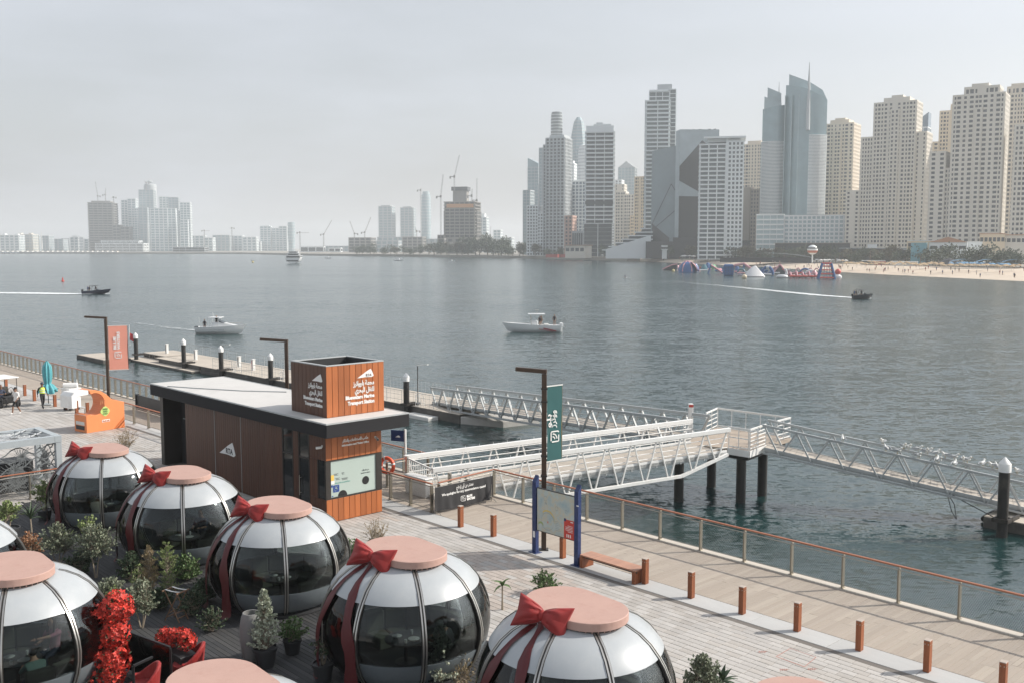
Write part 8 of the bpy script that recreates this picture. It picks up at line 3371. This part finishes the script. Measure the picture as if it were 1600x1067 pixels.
# dark speedboats
for (px, py, ang, lb, L_, mh) in ((150, 460, R(-3), 'dark navy speedboat with a long white wake, far left', 7.4, NVY), (1347, 467.5, R(-4), 'small dark speedboat with people and white wake, right', 4.6, IK)):
    p = G(px, py, WATER_Z)
    t = thing('speedboat', lb, 'boat', (p.x, p.y, WATER_Z + .15), ang)
    me, top = hull(L_, 2.2, .85, mh, M['charcoal'], sheer=.3)
    o = put('hull', me, t)
    o.rotation_euler = (0, R(-3), 0)
    q = MB()
    q.add([(.6, -.8, .9), (1.5, -.5, .95), (1.5, .5, .95), (.6, .8, .9), (.2, -.75, 1.45), (.2, .75, 1.45)], [(0, 1, 2, 3), (0, 4, 1), (1, 4, 5, 2), (2, 5, 3), (3, 5, 4, 0)])
    q.build('windscreen', WSH, t)
    q = MB()
    q.path([(-.9, -1.0, .8), (-.5, -.9, 2.1), (-.5, .9, 2.1), (-.9, 1.0, .8)], .05, 6)
    q.box(-1.5, -.95, 2.14, .6, .95, 2.22)
    q.build('arch', M['dark_metal'], t)
    outboard(t, -L_ / 2 - .1, 0, .55, M['black'])
    sd = 'left' if px < 500 else 'right'
    for i, (x, y, k_) in enumerate(((-.1, .3, 0), (-1.6, -.4, 0), (-2.4 if L_ > 6 else -1.9, .3, 2))):
        sailor(['driver of the dark speedboat at the ' + sd, 'passenger amidships on the dark speedboat at the ' + sd, 'passenger at the stern of the dark speedboat at the ' + sd][i], t, x, y, .35, k_)
# motor yacht seen from astern
p = G(459.5, 412, WATER_Z)
k_ = p.y / FPX
t = thing('motor_yacht', 'white three decked motor yacht seen from the stern', 'yacht', (p.x, p.y, WATER_Z), R(96))
me, top = hull(40 * k_, 25 * k_, 8.5 * k_, HW, HW, sheer=.3)
put('hull', me, t)
for i, (x0, x1, w, z0, z1) in enumerate(((-14, 12, 11, 8.6, 12.4), (-11, 9, 9.0, 12.5, 16.2), (-7, 6, 7.2, 16.3, 19.2))):
    q = MB()
    q.box(x0 * k_, -w * k_, z0 * k_, x1 * k_, w * k_, (z1 - .7) * k_)
    q.m = 1
    q.box((x0 - .1) * k_, -(w - 1.2) * k_, (z0 + .6) * k_, (x0 + .02) * k_, (w - 1.2) * k_, (z1 - 1.4) * k_)
    q.box((x0 + 3) * k_, -(w + .1) * k_, (z0 + 1.2) * k_, (x1 - 2) * k_, (w + .1) * k_, (z1 - 1.6) * k_)
    q.m = 0
    q.box((x0 - 4) * k_, -(w + .9) * k_, (z1 - .69) * k_, (x1 + 1) * k_, (w + .9) * k_, z1 * k_)
    q.build('deck_house', [HW, WSH], t)
q = MB()
q.tube((0, 0, 19.2 * k_), (-1 * k_, 0, 24.5 * k_), .8 * k_, .3 * k_)
q.box(-1.5 * k_, -3 * k_, 21.5 * k_, 0, 3 * k_, 22.2 * k_)
q.build('radar_mast', HW, t)
q = MB()
q.box(-20.2 * k_, -9 * k_, 3.2 * k_, -20.05 * k_, 9 * k_, 5.2 * k_)
q.build('stern_opening', WSH, t)
# small far craft and buoys
for (px, py, L_, lb) in ((979, 436.5, 2.6, 'tiny white dinghy with a person in mid water'), (513, 404.5, 7, 'tiny white boat far off right of the yacht'), (623, 408, 8, 'tiny white boat in the far middle water'), (706, 409.5, 6, 'tiny white boat near the far beach'), (395, 408, 4, 'tiny pale boat left of the yacht')):
    p = G(px, py, WATER_Z)
    t = thing('small_boat', lb, 'boat', (p.x, p.y, WATER_Z), R(rb.uniform(-20, 20)))
    me, top = hull(L_, L_ * .36, L_ * .13, HW, HW)
    put('hull', me, t)
    q = MB()
    q.box(-L_ * .12, -L_ * .1, L_ * .11, L_ * .1, L_ * .1, L_ * .3)
    q.build('cabin', HW, t, bevel=.05)
    if px == 979: sailor('person standing in the tiny white dinghy', t, -.6, 0, .2, 2)
for (px, py, h, m_, lb) in ((98, 440, 1.6, IR, 'red channel buoy in the far left water'), (1052, 425, 1.6, mat('buoy_yellow', (.6, .5, .25), .5), 'small yellow buoy left of the inflatables'), (1163, 436, 2.2, mat('buoy_cream', (.62, .52, .36), .5), 'round cream buoy before the iceberg inflatable'), (395, 411, 1.8, mat('buoy_yellow2', (.6, .5, .2), .5), 'tiny yellow buoy left of the yacht')):
    p = G(px, py, WATER_Z)
    q = MB()
    if m_ is IR:
        q.lathe([(.55, -.3), (.6, .25), (.25, .5), (.22, 1.3), (.05, 1.5), (.01, 1.55)], 14)
    else:
        q.ball((0, 0, h * .35), h * .5, 14, 8, (1, 1, .95))
        q.tube((0, 0, h * .7), (0, 0, h * 1.1), .06)
    tag(q.build('buoy', m_, None, smooth=True, loc=(p.x, p.y, WATER_Z)), lb, 'buoy')

fm = bpy.data.materials.new('wake_foam')
fm.use_nodes = True
n, l = fm.node_tree.nodes, fm.node_tree.links
b = n['Principled BSDF']
b.inputs['Base Color'].default_value = (.74, .78, .79, 1)
b.inputs['Roughness'].default_value = .8
uvn = n.new('ShaderNodeAttribute')
uvn.attribute_name = 'foam'
geo = n.new('ShaderNodeNewGeometry')
z = n.new('ShaderNodeTexNoise')
z.inputs['Scale'].default_value = .9
z.inputs['Detail'].default_value = 7
z.inputs['Roughness'].default_value = .7
l.new(geo.outputs['Position'], z.inputs['Vector'])
ad = n.new('ShaderNodeMath')
ad.operation = 'ADD'
l.new(z.outputs['Fac'], ad.inputs[0])
l.new(uvn.outputs['Fac'], ad.inputs[1])
mr = n.new('ShaderNodeMapRange')
mr.inputs[1].default_value = .92
mr.inputs[2].default_value = 1.22
l.new(ad.outputs[0], mr.inputs[0])
l.new(mr.outputs[0], b.inputs['Alpha'])


def wake(label, pts, dens):
    """pts: (px, py, half width m) from the boat backwards"""
    cs = [(G(px, py, WATER_Z), w) for px, py, w in pts]
    dense = []
    for (p, w), (r_, w2) in zip(cs, cs[1:]):
        for i in range(8):
            f_ = i / 8
            dense.append((p.lerp(r_, f_), w + (w2 - w) * f_))
    dense.append(cs[-1])
    vs_, wt = [], []
    N = 9
    for i, (p, w) in enumerate(dense):
        d_ = (dense[min(i + 1, len(dense) - 1)][0] - dense[max(i - 1, 0)][0]).normalized()
        s_ = Vector((-d_.y, d_.x, 0))
        f_ = i / (len(dense) - 1)
        for j in range(N):
            g = j / (N - 1) * 2 - 1
            vs_.append(p + s_ * w * g + Vector((0, 0, .04 + .10 * (1 - g * g) * (1 - f_))))
            wt.append((dens[0] + (dens[1] - dens[0]) * f_) * (1 - abs(g) ** 3) + .0)
    q = MB()
    q.add(vs_, [(i * N + j, i * N + j + 1, (i + 1) * N + j + 1, (i + 1) * N + j) for i in range(len(dense) - 1) for j in range(N - 1)])
    me = q.mesh('wake_foam', fm, smooth=True)
    at_ = me.attributes.new('foam', 'FLOAT', 'POINT')
    at_.data.foreach_set('value', wt)
    o = put('wake_foam', me)
    stuff(o)
    o['label'] = label


wake('white foaming wake behind the navy speedboat', [(172, 459.5, .9), (140, 460, 2.6), (90, 459.5, 5.2), (40, 458.5, 6.4), (-60, 457.5, 6.4)], (.95, .66))
wake('white foaming wake behind the small dark speedboat', [(1362, 467, .8), (1335, 466, 1.8), (1280, 462, 3.2), (1200, 454, 4.0), (1120, 446, 4.4), (1040, 439, 4.6)], (.95, .36))
wake('faint wake trailing the white cabin cruiser', [(316, 518, .7), (270, 513.5, 1.7), (215, 506, 2.3), (150, 501.5, 2.6), (60, 497, 2.6)], (.56, .24))
